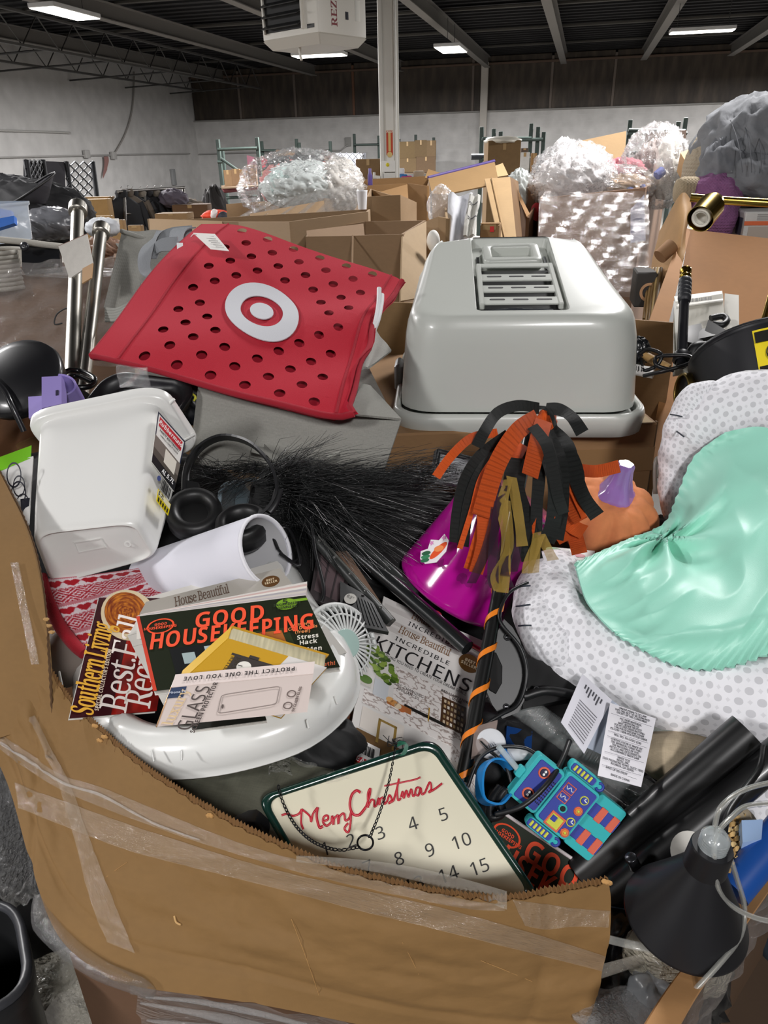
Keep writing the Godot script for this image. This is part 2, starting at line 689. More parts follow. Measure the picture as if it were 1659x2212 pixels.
func room() -> void:
	var white = mat("cfcdca", 0.85, 0.0, {"tex": "grime", "tri": 0.3})
	struct("floor", box(36, 0.2, 45, 0.0), mat("57544f", 0.7, 0.0, {"tex": "grime", "tri": 0.5}), "grey concrete warehouse floor", tf(1, -0.2, -11))
	struct("wall_side", box(0.3, 4.6, 45, 0.0), white, "long white painted side wall of the warehouse", tf(-15.15, 0, -11))
	struct("wall_far_side", box(0.3, 4.6, 45, 0.0), mat("8f8d8a", 0.85), "grey side wall opposite the long white one", tf(16, 0, -11))
	struct("wall_back", box(36, 3.0, 0.3, 0.0), white, "white painted block wall under dark panels at the far end", tf(1, 0, -30.15))
	struct("wall_front", box(36, 4.6, 0.3, 0.0), mat("8f8d8a", 0.85), "grey wall behind the camera", tf(1, 0, 11.4))
	var blockm = mat("c2c1bf", 0.9)
	# block courses show as fine joints
	var joints = []
	for k in 14:
		joints.append([box(31, 0.012, 0.004, 0.0), tf(0.5, 0.2 + k * 0.2, -29.998)])
	struct("trim_joint", join(joints), blockm, "fine horizontal block joints on the far white wall")
	struct("ceiling", box(36, 0.2, 45, 0.0), mat("17171a", 0.85), "dark ribbed steel roof deck", tf(1, 4.75, -11))
	var deck = []
	for k in 90:
		deck.append([box(31, 0.04, 0.09, 0.0), tf(0.5, 4.71, -30 + k * 0.45)])
	var dk = struct("ceiling_rib", join(deck), mat("121214", 0.8), "dark ribs of the steel roof deck")
	dk.set_meta("kind", "structure")
	# dark insulated panels over the white wall
	var base = Node3D.new()
	base.name = "wall_back_upper"
	base.set_meta("kind", "structure")
	base.set_meta("label", "band of dark stained insulation panels above the white far wall")
	add_child(base)
	var xs = [-15.0]
	for p in [[518, 220], [638, 220], [764, 220], [1021, 210], [1190, 200], [1325, 190]]:
		xs.append(atz(p[0], p[1], -30).x)
	xs.append_array([8.6, 12.0, 16.0])
	for i in xs.size() - 1:
		part("panel", box(xs[i + 1] - xs[i] - 0.07, 1.7, 0.12, 0.02), mat("5a5047", 0.6, 0.0, {"tex": "stain", "tri": 0.35 + 0.03 * (i % 3)}), base, tf((xs[i] + xs[i + 1]) / 2, 3.0, -30.06))
		if i > 0:
			part("seam_post", box(0.09, 1.6, 0.05, 0.01), mat("6a6058" if i != 3 else "6b4a37", 0.7), base, tf(xs[i], 3.02, -29.99))
	part("backing", box(31, 1.75, 0.1, 0.0), mat("1c1a19", 0.9), base, tf(0.5, 3.0, -30.2))
	struct("trim_ledge", box(31, 0.05, 0.14, 0.01), mat("8f8d89", 0.7), "pale ledge where the dark panels meet the white wall", tf(0.5, 2.975, -29.95))
	struct("trim_rail", box(31, 0.07, 0.1, 0.01), mat("5c4a3e", 0.7), "rusty rail along the top of the dark panels", tf(0.5, 4.42, -29.95))
	# roof beams running away from the camera
	for b in [-13.4, -9.8, -6.6, -3.55, -1.0, 1.55, 4.2, 7.0, 10.0]:
		var o = Node3D.new()
		o.name = numbered("beam")
		o.set_meta("kind", "structure")
		o.set_meta("label", "grey steel roof beam running the length of the hall")
		o.position = Vector3(b, 4.3, -10)
		add_child(o)
		var st = mat("6b6864", 0.7)
		part("flange", box(0.2, 0.025, 39, 0.004), st, o)
		part("flange", box(0.2, 0.025, 39, 0.004), st, o, tf(0, 0.3, 0))
		part("web", box(0.03, 0.3, 39, 0.0), st, o, tf(0, 0.01, 0))
	# light bars across
	for z in [-27.0, -23.5, -20.0, -16.5, -13.0, -10.0]:
		struct("purlin", box(31, 0.06, 0.09, 0.01), mat("45433f", 0.8), "thin dark steel bar crossing the roof beams", tf(0.5, 4.62, z))
	# open web joists beside the side wall
	for jx in [-14.2, -11.9]:
		var o = Node3D.new()
		o.name = numbered("roof_truss")
		o.set_meta("kind", "structure")
		o.set_meta("label", "open web roof truss with zigzag rods near the side wall")
		o.position = Vector3(jx, 3.95, -10)
		add_child(o)
		var st = mat("4a4947", 0.7)
		part("chord", box(0.09, 0.05, 39, 0.004), st, o)
		part("chord", box(0.09, 0.05, 39, 0.004), st, o, tf(0, 0.62, 0))
		var zig = []
		for k in 60:
			zig.append(Vector3(0, 0.02 + 0.62 * (k % 2), -19.4 + k * 0.66))
		part("web_rod", tube(zig, 0.018, 6, 1), st, o)
	for z in [-28.5, -25.5, -22.5, -19.5, -17.0]:
		struct("brace", tube([Vector3(-14.95, 3.85, z + 0.3), Vector3(-11.9, 3.97, z)], 0.025, 6), mat("3c3b3a", 0.7), "dark steel brace between side wall and roof truss")
	var far_col = Node3D.new()
	far_col.name = "column"
	far_col.set_meta("kind", "structure")
	far_col.set_meta("label", "slim white column standing against the far wall")
	add_child(far_col)
	part("shaft", box(0.24, 4.5, 0.2, 0.01), mat("b9b4ac", 0.7), far_col)
	far_col.position = Vector3(atz(1046, 200, -29.8).x, 0, -29.8)
	# near column
	var p = aty(842, 398, 1.55)
	var d = 8.6
	var foot = at(842, 300, d)
	var k = thing("column", "white painted steel column with a red notice and a valve", "column")
	k.set_meta("kind", "structure")
	k.remove_meta("category")
	k.position = Vector3(foot.x, 0, foot.z)
	k.rotation.y = deg_to_rad(6)
	var wh = mat("e6e4dd", 0.5)
	part("flange", box(0.2, 4.5, 0.016, 0.002), wh, k, tf(0, 0, 0.09))
	part("flange", box(0.2, 4.5, 0.016, 0.002), wh, k, tf(0, 0, -0.09))
	part("web", box(0.012, 4.5, 0.17, 0.0), wh, k, tf(0, 0, 0))
	part("stiffener", box(0.05, 4.5, 0.05, 0.01), wh, k, tf(-0.075, 0, 0.12))
	part("conduit", tube([Vector3(0.085, 0, 0.12), Vector3(0.085, 4.4, 0.12)], 0.014, 8), wh, k)
	var h = func(y: float) -> float: return at(842, y, d - 0.1).y
	part("junction_box", box(0.15, h.call(347) - h.call(372), 0.06, 0.004), mat("f2f1ec", 0.4), k, tf(0.0, h.call(372), 0.12))
	part("junction_cover", box(0.15, h.call(374) - h.call(398), 0.05, 0.004), mat("e3e2dc", 0.4), k, tf(0.0, h.call(398), 0.12))
	part("yellow_button", lathe([[0, 0], [0.02, 0], [0.02, 0.006], [0, 0.008]], 18), mat("e0d020", 0.4), k, tf(-0.01, h.call(356), 0.15, 90))
	var nt = part("notice", box(0.075, h.call(282) - h.call(335), 0.003, 0.0), mat("c94a2a", 0.6), k, tf(0.01, h.call(335), 0.1))
	part("notice_stripe", box(0.028, 0.2, 0.002, 0.0), mat("e3c884", 0.6), nt, tf(0, 0.04, 0.002))
	letters("DANGER", 0.03, "f3ead8", nt, tf(0, 0.245, 0.003), "Droid Sans", true, 0.5)
	part("notice_seal", lathe([[0.0, 0], [0.022, 0], [0.03, 0.003], [0, 0.003]], 18), mat("e3c884", 0.6), nt, tf(0, 0.005, 0.003, 90))
	part("valve_body", tube([Vector3(-0.1, h.call(385), 0.14), Vector3(-0.18, h.call(383), 0.15)], 0.022, 8), mat("e9e7e0", 0.4), k)
	part("valve_handle", tube([Vector3(-0.17, h.call(372), 0.15), Vector3(-0.17, h.call(392), 0.15)], 0.014, 8), mat("e9e7e0", 0.4), k)
	part("valve_spout", tube([Vector3(-0.13, h.call(385), 0.15), Vector3(-0.13, h.call(396), 0.15)], 0.018, 8), mat("e9e7e0", 0.4), k)
	# unit heater
	var ht = thing("unit_heater", "white hanging unit heater with dark louvres and red lettering", "heater")
	var e0 = at(567, 78, 6.9)
	var e1 = at(690, 92, 6.5)
	var e2 = at(744, 94, 6.95)
	var fx = e1 - e0
	fx.y = 0
	var wd = fx.length()
	ht.transform = Transform3D(fr(e1, fx, Vector3.UP).basis, e1)
	var dp = 0.62
	var wht = mat("d9d5cb", 0.4)
	part("casing", box(wd, 0.95, dp, 0.012), wht, ht, tf(-wd / 2, 0.07, -dp / 2))
	part("tray", loft([rrect(wd * 0.86, dp * 0.8, 0.01, 0), rrect(wd, dp, 0.01, 0.07)]), wht, ht, tf(-wd / 2, 0, -dp / 2))
	part("opening", box(wd * 0.66, 0.8, 0.01, 0.002), mat("141414", 0.7), ht, tf(-wd * 0.59, 0.13, 0.002))
	for i in 9:
		part("louvre", box(wd * 0.65, 0.012, 0.09, 0.003), mat("3a3a3a", 0.35, 0.7), ht, tf(-wd * 0.59, 0.17 + i * 0.085, 0.02, 28))
	part("frame_side", box(0.012, 0.82, 0.03, 0.002), wht, ht, tf(-wd * 0.925, 0.12, 0.012))
	part("frame_side", box(0.012, 0.82, 0.03, 0.002), wht, ht, tf(-wd * 0.255, 0.12, 0.012))
	part("name_plate", box(0.09, 0.03, 0.004, 0.001), mat("222222", 0.5), ht, tf(-wd * 0.13, 0.12, 0.002))
	letters("REZNOR", 0.07, "7c2f33", ht, Transform3D(Basis(Vector3.FORWARD, Vector3.UP, Vector3.RIGHT) * Basis(Vector3.BACK, PI / 2), Vector3(0.002, 0.345, -0.2)), "Droid Serif", true)
	part("warning_sticker", box(0.004, 0.06, 0.04, 0.0), mat("3b3b40", 0.6), ht, tf(0.0, 0.2, -0.36))
	part("warning_sticker", box(0.004, 0.16, 0.07, 0.0), mat("efece2", 0.6), ht, tf(0.0, 0.2, -0.5))
	part("drain_pipe", tube([Vector3(-wd * 0.48, 0.01, -0.1), Vector3(-wd * 0.48, -0.06, -0.1), Vector3(-wd * 0.46, -0.1, -0.1)], 0.012, 8), wht, ht)
	for i in [-0.9, -0.1]:
		part("hanger_rod", tube([Vector3(wd * i, 1.0, -dp / 2), Vector3(wd * i, 2.3, -dp / 2)], 0.012, 6), mat("55534f", 0.5, 0.6), ht)
	# conduits and fittings on the walls
	var cm = mat("9c9a97", 0.6)
	var wl = func(x: float, y: float) -> Vector3:
		var r = ray(x, y)
		return cam.origin + r * ((-14.94) / r.x)
	var cd = thing("conduit", "thin wall conduit running level along the white side wall with a box", "conduit")
	part("pipe", tube([wl.call(-40, 341), wl.call(185, 336), wl.call(330, 333), wl.call(410, 332)], 0.025, 6, 1), cm, cd)
	for q in [[186, 333], [244, 336]]:
		part("fitting", box(0.1, 0.22, 0.25, 0.01), cm, cd, Transform3D(Basis(), wl.call(q[0], q[1]) - Vector3(-0.02, 0.11, 0)))
	solo("cable", tube([wl.call(290, 155), wl.call(289, 200), wl.call(283, 250), wl.call(268, 295), wl.call(246, 334)], 0.025, 6), mat("8d8984", 0.7), "grey cable sagging down the white side wall", "cable")
	solo("conduit", tube([wl.call(-40, 281), wl.call(80, 284), wl.call(152, 287)], 0.03, 6, 1), mat("a8a6a2", 0.6), "short pale pipe high on the white side wall", "conduit")
	solo("conduit", tube([atz(430, 333, -29.9), atz(520, 330, -29.9), atz(735, 325, -29.9), atz(752, 312, -29.9)], 0.025, 6, 1), cm, "thin conduit level along the far white wall behind the racks", "conduit")
	solo("socket_box", box(0.22, 0.3, 0.1, 0.01), mat("8b8a86", 0.6), "small grey socket box on the far white wall", "socket box", "", Transform3D(Basis(), atz(752, 316, -29.95)))
	solo("socket_box", box(0.1, 0.55, 0.24, 0.01), mat("8b8c8c", 0.6), "grey box low on the white side wall above the coats", "socket box", "", Transform3D(Basis(), wl.call(377, 400)))
	var fl = thing("rag", "small reddish rag hanging from the side wall conduit", "rag")
	part("cloth", sheet(4, 8, func(u, v): return wl.call(222 + u * 9 - v * 1.0 + sin(v * 5) * 1.5, 338 + v * 48 * (1 - 0.4 * u)) + Vector3(0.05, 0, 0), 0.01), mat("8a6560", 0.9), fl)


# ---------------------------------------------------------------- helpers for goods
func lump(c: Vector3, r: Vector3, amp: float, freq: float, sd: int, n := 26, ridged := true, flat := 0.0) -> ArrayMesh:
	var no = FastNoiseLite.new()
	no.seed = sd
	no.frequency = freq
	no.fractal_type = FastNoiseLite.FRACTAL_RIDGED if ridged else FastNoiseLite.FRACTAL_FBM
	no.fractal_octaves = 3
	var loops = []
	for j in n + 1:
		var v = PI * j / n
		var lp = []
		for i in n * 2:
			var u = TAU * i / (n * 2)
			var q = Vector3(sin(v) * cos(u), cos(v), sin(v) * sin(u))
			var k = 1.0 + amp * no.get_noise_3d(q.x * r.x * 10, q.y * r.y * 10, q.z * r.z * 10)
			var p = q * r * k
			p.y = maxf(p.y, -r.y * (1.0 - flat))
			lp.append(c + p)
		loops.append(lp)
	return loft(loops, true, false, false)


# a carton whose front face is seen between these pixels at depth d
func carton(x0: float, y0: float, x1: float, y1: float, d: float, dp: float, yaw: float, hex: String, label: String, group := "", called := "cardboard_box", top_tape := true) -> Node3D:
	var a = at(x0, y1, d)
	var b = at(x1, y1, d)
	var t = at((x0 + x1) / 2, y0, d)
	var w = Vector2(b.x - a.x, b.z - a.z).length()
	var m = (a + b) / 2
	var h = (t - m).length()
	var o = thing(called, label, "box", group, Transform3D(Basis(Vector3.UP, deg_to_rad(14.4 + yaw)), Vector3(m.x, m.y, m.z)))
	var cm = mat(hex, 0.8, 0.0, {"tex": "card", "tri": 3.0})
	part("body", box(w, h, dp, 0.004), cm, o, tf(0, 0, -dp / 2))
	if top_tape:
		part("tape", box(w * 1.002, 0.002, 0.05, 0.0), mat("a98c62", 0.3), o, tf(0, h, -dp / 2))
		part("tape_end", box(0.05, h * 0.25, 0.002, 0.0), mat("a98c62", 0.3), o, tf(0, h * 0.75, 0.001))
		part("top_flap", box(w * 0.98, 0.004, dp * 0.48, 0.001), cm, o, tf(0, h, -dp * 0.25))
	return o


# an open pallet box: walls hang from a rim of [x, y, depth] points down to the height low
func pallet_box(rim: Array, low: float, hex: String, label: String, closed := true, called := "pallet_box") -> Node3D:
	var o = thing(called, label, "box")
	var p = path(rim)
	var cm = mat(hex, 0.8, 0.0, {"tex": "card", "tri": 2.0})
	for i in p.size() - (0 if closed else 1):
		part("wall_panel", slab(p[i], p[(i + 1) % p.size()], low, 0.008), cm, o)
	return o


func slab(a: Vector3, b: Vector3, low: float, th := 0.006) -> ArrayMesh:
	return sheet(1, 1, func(u, v):
		var p = a.lerp(b, u)
		return Vector3(p.x, lerpf(p.y, low, v), p.z), th)


# a stiff board through four points, with thickness
func board(q: Array, th := 0.006) -> ArrayMesh:
	return sheet(6, 6, func(u, v): return q[0].lerp(q[1], u).lerp(q[3].lerp(q[2], u), v), th)


func upright(o: Node3D, x: float, ytop: float, d: float, m: Material) -> Vector3:
	var t = at(x, ytop, d)
	part("post", box(0.085, t.y, 0.075, 0.006), m, o, Transform3D(Basis(), Vector3(t.x, 0, t.z)))
	return t


func rack(posts: Array, bars: Array, d: float, label: String, decks := []) -> Node3D:
	var o = thing("pallet_rack", label, "rack")
	var m = mat("2e3b36", 0.6)
	for p in posts:
		upright(o, p[0], p[1], d + (p[2] if p.size() > 2 else 0.0), m)
	for b in bars:
		part("beam" if absf(b[1] - b[3]) < 12 else "diagonal", tube([at(b[0], b[1], d), at(b[2], b[3], d)], 0.035 if b.size() < 5 else 0.06, 4), m if b.size() < 5 else mat(b[4], 0.6), o)
	for b in decks:
		var back = (at(b[0], b[1], d + 0.9) - at(b[0], b[1], d - 0.8)) * Vector3(1, 0, 1)
		var p0 = at(b[0], b[1], d - 0.8)
		var p1 = at(b[2], b[3], d - 0.8)
		part("shelf_deck", board([p0 + back, p1 + back, p1, p0], 0.03), mat("6d5a45", 0.8), o)
	return o


func gate(x0: float, y0: float, x1: float, y1: float, d0: float, d1: float, cells: int, rows: int, label: String, backing: bool) -> void:
	var o = thing("folding_gate", label, "gate")
	var m = mat("2a2b2e", 0.5, 0.5)
	var P = func(u: float, v: float) -> Vector3: return at(lerpf(x0, x1, u), lerpf(y0, y1, v), lerpf(d0, d1, u))
	var rods = []
	for i in cells:
		for j in rows:
			var a = float(i) / cells
			var b = float(i + 1) / cells
			part("slat", tube([P.call(a, float(j) / rows), P.call(b, float(j + 1) / rows)], 0.012, 4), m, o)
			part("slat", tube([P.call(a, float(j + 1) / rows), P.call(b, float(j) / rows)], 0.012, 4), m, o)
	for e in [0, 1]:
		var foot: Vector3 = P.call(e, 1.05)
		foot.y = 0.0
		part("gate_post", tube([P.call(e, 0), foot], 0.035, 6), m, o)
	if backing:
		part("mesh_panel", board([P.call(0, 0.02) + Vector3(-0.1, 0, -0.1), P.call(1, 0.02) + Vector3(-0.1, 0, -0.1), P.call(1, 1) + Vector3(-0.1, 0, -0.1), P.call(0, 1) + Vector3(-0.1, 0, -0.1)], 0.01), mat("55565c", 0.8), o)


func far_goods() -> void:
	var red = "6d2f33"
	rack([[470, 301], [555, 297], [480, 322, 1.2]], [[470, 323, 555, 320], [478, 343, 553, 395], [480, 412, 556, 404, red], [480, 428, 556, 424], [470, 350, 480, 350]], 18.0, "green pallet rack frame with a dark red shelf, next to the side wall corner", [[478, 405, 558, 401]])
	rack([[565, 305], [640, 300], [646, 308], [713, 305]], [[565, 325, 640, 324], [646, 327, 713, 326], [690, 345, 713, 333], [565, 400, 640, 398]], 23.0, "green pallet rack with two bays behind the wrapped clothes bale", [[563, 401, 645, 400], [590, 351, 645, 350], [650, 372, 715, 371]])
	rack([[765, 289], [818, 293], [862, 300], [898, 291], [937, 297]], [[765, 313, 818, 312], [862, 316, 937, 313], [872, 348, 898, 328], [862, 372, 937, 368]], 25.0, "green pallet rack behind the white steel column", [[858, 373, 945, 373]])
	rack([[1041, 274], [1148, 267], [1163, 274], [1175, 285], [1082, 284], [1067, 278]], [[1041, 300, 1148, 299], [1083, 303, 1173, 301], [1018, 339, 1046, 338, "20242a"], [1041, 345, 1148, 342]], 16.0, "green pallet rack around the tall plastic topped carton")
	rack([[1362, 259], [1408, 284], [1450, 270], [1466, 262], [1482, 254]], [[1355, 289, 1484, 288], [1358, 281, 1480, 283], [1362, 330, 1482, 328]], 15.0, "green pallet rack behind the tall wrapped pallet box")
	solo("shelf_board", board([at(1398, 284, 14.9), at(1483, 281, 14.9), at(1480, 330, 14.9), at(1390, 332, 14.9)], 0.05), mat("5b4230", 0.7, 0.0, {"tex": "card", "tri": 2.0}), "dark brown board leaning inside the green rack furthest from the side wall", "board")
	# goods on and before the racks
	var boxes = [
		[486, 371, 503, 404, 17.6, "8d6f4f", "brown carton at the end of the dark red rack shelf"], [503, 369, 520, 404, 17.6, "84674a", "brown carton second along the dark red rack shelf"],
		[520, 370, 537, 404, 17.6, "8d6f4f", "brown carton third along the dark red rack shelf"], [537, 361, 556, 403, 17.7, "7f6247", "taller brown carton by the post of the dark red rack shelf"],
		[567, 366, 583, 400, 22.4, "9c7f58", "pale brown carton beneath the red cloth on the rack"], [598, 326, 637, 350, 22.7, "86694a", "brown carton high on the two bay rack"],
		[662, 343, 706, 371, 22.6, "7c5f44", "wide dark carton high behind the wrapped clothes bale"], [770, 349, 822, 397, 12.6, "80633f", "large brown carton standing left of the steel column"],
		[862, 310, 898, 345, 24.4, "75603f", "brown carton upper in the rack behind the column"], [896, 307, 922, 342, 24.4, "6f5a3c", "brown carton stacked beside another behind the column"], [921, 308, 941, 345, 24.4, "776144", "narrow brown carton at the end of the rack behind the column"],
		[862, 345, 899, 372, 24.3, "6f5a3c", "brown carton lower in the rack behind the column"], [899, 342, 941, 372, 24.3, "665038", "wide brown carton lower at the end of the rack behind the column"],
		[1052, 312, 1122, 382, 12.0, "8a6c45", "tall brown carton with a plastic sheet over its top"], [1122, 333, 1143, 365, 14.0, "d9d7d2", "white carton with a dark print beside the tall plastic topped carton"],
		[1125, 322, 1141, 334, 14.0, "5a4a3e", "small dark carton on the white printed carton"], [1146, 335, 1158, 370, 14.0, "a07a4c", "narrow orange brown carton by the rack post"],
		[170, 437, 240, 497, 8.2, "b28d58", "big tan carton behind the steel poles"], [183, 428, 238, 447, 8.6, "a98450", "flat tan carton on top of the big tan carton"],
		[206, 470, 242, 500, 7.6, "bb9763", "tan carton with a white label beside the big tan carton"], [240, 478, 268, 502, 7.4, "a8865a", "small tan carton with a white label below the coats"], [278, 489, 306, 505, 7.0, "a07f55", "small tan carton on the floor beneath the coats"],
		[375, 445, 450, 470, 9.0, "6f5237", "long dark brown carton at the end of the coat rail"], [335, 463, 405, 475, 8.0, "9c7c55", "flat pale carton lying before the coat rail"]]
	var grounded = [7, 13, 14, 16, 17, 19, 20, 21, 22, 23]
	for b in boxes:
		var o = carton(b[0], b[1], b[2], b[3], b[4], (b[2] - b[0]) / FOCAL * b[4] * 0.8, rng.randf_range(-8, 8), b[5], b[6], "", "cardboard_box")
		if boxes.find(b) in grounded:
			part("lower_body", box((b[2] - b[0]) / FOCAL * b[4] * 0.98, o.position.y, (b[2] - b[0]) / FOCAL * b[4] * 0.78, 0.004), mat(b[5], 0.8, 0.0, {"tex": "card", "tri": 3.0}), o, tf(0, -o.position.y, -(b[2] - b[0]) / FOCAL * b[4] * 0.4))
	var o2 = get_node("cardboard_box_013")
	part("plastic_sheet", lump(Vector3(0, 0.53, -0.2), Vector3(0.29, 0.06, 0.25), 0.15, 1.2, 4, 12), mat("d8d2c4", 0.35), o2)
	for q in [["cardboard_box_019", 0.09, 0.07], ["cardboard_box_020", 0.08, 0.06]]:
		if has_node(NodePath(q[0])):
			part("label", box(0.07, 0.05, 0.002, 0.0), mat("eceae4", 0.6), get_node(NodePath(q[0])), tf(0.0, q[1], 0.003))
	solo("cloth", board([at(533, 335, 17.8), at(551, 340, 17.8), at(556, 363, 17.8), at(535, 362, 17.8)], 0.03), mat("4f2431", 0.8), "dark maroon cloth hung over the rack cartons", "cloth")
	solo("cloth", board([at(563, 337, 22.1), at(577, 345, 22.1), at(578, 364, 22.1), at(567, 365, 22.1)], 0.03), mat("a5283c", 0.8), "red cloth on the rack beside the maroon one", "cloth")
	gate(56, 345, 92, 424, 9.0, 9.6, 4, 4, "folded scissor gate with grey mesh at the side wall doorway", true)
	gate(143, 349, 200, 424, 10.2, 10.8, 3, 4, "open scissor gate of dark lattice beside the doorway", false)
	gate(722, 330, 788, 377, 18.6, 18.6, 5, 3, "dark folding gate against the far wall next to the column", true)
	solo("doorway_cloth", board([at(75, 347, 9.9), at(140, 350, 10.2), at(142, 424, 10.2), at(76, 424, 9.9)], 0.05), mat("4b4a50", 0.8), "dark grey mesh screen across the side wall doorway", "screen")
	# coats on a rail
	var cr = thing("clothes_rack", "clothes rail on uprights carrying dark coats", "clothes rack")
	var chrome = mat("85827e", 0.3, 0.8)
	part("rail", tube([at(255, 414, 8.6), at(398, 405, 9.6)], 0.018, 8), chrome, cr)
	for q in [[268, 413, 8.7], [312, 411, 9.0], [396, 406, 9.6]]:
		part("upright", tube([at(q[0], q[1], q[2]), at(q[0] + 4, 505, q[2])], 0.02, 8), chrome, cr)
	part("lower_bar", tube([at(270, 462, 8.7), at(312, 460, 9.0)], 0.014, 6), chrome, cr)
	var hexes = ["16181d", "191b20", "14161b", "1a1a1e", "15161a", "1b1c21", "5d5348"]
	var names = ["black coat at the near end of the clothes rail", "black coat second along the clothes rail", "dark coat with a pale collar third along the clothes rail", "black coat fourth along the clothes rail", "black coat fifth along the clothes rail", "black coat sixth along the clothes rail", "olive brown jacket tucked between the dark coats"]
	for i in 7:
		var x = [262, 286, 303, 318, 334, 348, 276][i] as float
		var dd = 8.65 + (x - 255) / 143.0
		var top = at(x, 417 - i * 0.5, dd)
		var g = thing("coat", names[i], "coat", "", Transform3D(Basis(Vector3.UP, deg_to_rad(60)), top))
		var loops = []
		for k in [[0.03, 0.05, 0.0], [0.1, 0.2, -0.06], [0.16, 0.42, -0.14], [0.15, 0.46, -0.4], [0.18, 0.52, -0.62]]:
			loops.append(rrect(k[1], k[0], k[0] * 0.45, k[2], 3))
		part("body", loft(loops), mat(hexes[i], 0.75, 0.0, {"rim": 0.3}), g)
		for s in [-1, 1]:
			part("sleeve", tube([Vector3(s * 0.2, -0.12, 0), Vector3(s * 0.27, -0.35, 0.03), Vector3(s * 0.26, -0.58, 0.02)], [0.06, 0.055, 0.045], 8), mat(hexes[i], 0.75, 0.0, {"rim": 0.3}), g)
		part("collar", lathe([[0.06, -0.05], [0.075, 0.0], [0.06, 0.03]], 12), mat("7d766c" if i == 2 or i == 4 else hexes[i], 0.8), g)
		part("hanger_hook", tube([Vector3(0, 0.0, 0), Vector3(0, 0.05, 0), Vector3(0.02, 0.07, 0)], 0.004, 5), chrome, g)
	solo("clothing_heap", lump(at(375, 430, 9.2), Vector3(0.16, 0.1, 0.14), 0.35, 1.6, 11, 16), mat("5c5560", 0.85), "small heap of mixed coloured clothes beyond the coats", "clothes")
	solo("clothing_heap", lump(at(400, 447, 9.4), Vector3(0.22, 0.09, 0.15), 0.3, 1.4, 12, 16), mat("776d62", 0.85), "greyish heap of clothes on the dark carton", "clothes")
	solo("dark_bin", lump(at(465, 448, 10.0) - Vector3(0, 0.52, 0), Vector3(0.24, 0.72, 0.22), 0.2, 1.2, 13, 16), mat("33302f", 0.8), "dark sack between the coat rail and the pale carton wall", "sack")
	var vest = thing("safety_vest", "orange safety vest with a pale stripe draped on a box", "vest")
	part("cloth", lump(at(467, 466, 6.5), Vector3(0.12, 0.045, 0.1), 0.25, 2.0, 14, 14), mat("e5482a", 0.7), vest)
	part("stripe", lump(at(464, 464, 6.42), Vector3(0.025, 0.042, 0.06), 0.2, 2.0, 15, 10), mat("e8e0dc", 0.5), vest)
	part("dark_sleeve", lump(at(482, 468, 6.42), Vector3(0.04, 0.04, 0.06), 0.2, 2.0, 16, 10), mat("2b2b33", 0.7), vest)
	# black bag heap and mesh hamper at the side
	solo("garbage_bag", lump(at(60, 465, 5.2), Vector3(0.42, 0.22, 0.4), 0.14, 0.7, 17, 30), mat("0d0d10", 0.75), "big heap of black cloth bags beyond the blue lidded tub", "bag")
	solo("garbage_bag", lump(at(10, 435, 5.6), Vector3(0.33, 0.18, 0.3), 0.14, 0.7, 18, 24), mat("101014", 0.75), "black bag behind the heap of black cloth bags", "bag")
	solo("garbage_bag", lump(at(108, 485, 4.6), Vector3(0.16, 0.09, 0.2), 0.25, 1.2, 19, 20), mat("55565a", 0.3), "smoky grey plastic bag beside the steel poles", "bag")
	solo("paper_sheet", lump(at(222, 492, 4.4), Vector3(0.09, 0.05, 0.08), 0.3, 1.5, 20, 16), mat("b4b7bc", 0.6), "crumpled white bag glimpsed behind the steel poles", "bag")
	var hp = thing("mesh_hamper", "black pop up mesh hamper with a wire rim on the black bags", "hamper")
	var loop = []
	for k in 25:
		var a = TAU * k / 24
		loop.append(at(66 + 50 * cos(a) + 12 * sin(a), 408 - 14 * sin(a) - 32 * cos(a), 4.9 + 0.14 * sin(a)))
	part("rim_wire", tube(loop, 0.008, 6, 3), mat("141416", 0.5), hp)
	part("mesh_cloth", sheet(24, 5, func(u, v):
		var i = int(round(u * 24))
		return loop[i].lerp(at(85 + 18 * cos(TAU * u), 440, 4.95 + 0.1 * sin(TAU * u)), v)), mat("2c2a30", 0.8, 0.0, {"alpha": 0.82}), hp)
	# wrapped bale of clothes on a pallet box
	bale()
	wrapped_box()
	var gr = thing("garment_rail", "bare chrome garment rail standing among the boxes near the far racks", "garment rail")
	part("top_rail", tube([at(1090, 381, 8.0), at(1170, 377, 8.0)], 0.016, 8), mat("c5c4c0", 0.25, 0.9), gr)
	for x in [1090, 1170]:
		var g0 = at(x, 379, 8.0)
		part("upright", tube([g0, Vector3(g0.x, 0.0, g0.z)], 0.016, 8), mat("c5c4c0", 0.25, 0.9), gr)
	pallet_box([[852, 396, 8.8], [926, 396, 8.8], [926, 390, 9.6], [852, 390, 9.6]], 0.05, "8b6a45", "low brown pallet box carrying the blue tray beyond the column")
	pallet_box([[436, 474, 6.4], [500, 474, 6.4], [500, 468, 7.0], [436, 468, 7.0]], 0.05, "94734c", "brown pallet box carrying the orange safety vest")
	var items = [[868, 385, "2f6fb0", "blue tray on the far boxes just past the column"], [878, 388, "c04a80", "small pink box beside the blue tray"], [862, 372, "d8d8dc", "small white jug behind the column boxes"], [905, 378, "b8a48c", "beige carton flap between the column and the purple edged board"]]
	for q in items:
		solo("small_box", box(0.13, 0.07, 0.1, 0.01), mat(q[2], 0.5), q[3], "box", "", Transform3D(Basis(Vector3.UP, 0.2), at(q[0], q[1] + 5, 9.0)))
	solo("spray_can", lathe([[0.0, 0.0], [0.02, 0], [0.02, 0.1], [0.012, 0.12], [0.012, 0.15], [0, 0.152]], 14), mat("5b4a8a", 0.4), "small purple capped bottle standing on a far box rim", "bottle", "", Transform3D(Basis(), at(800, 408, 6.0)))


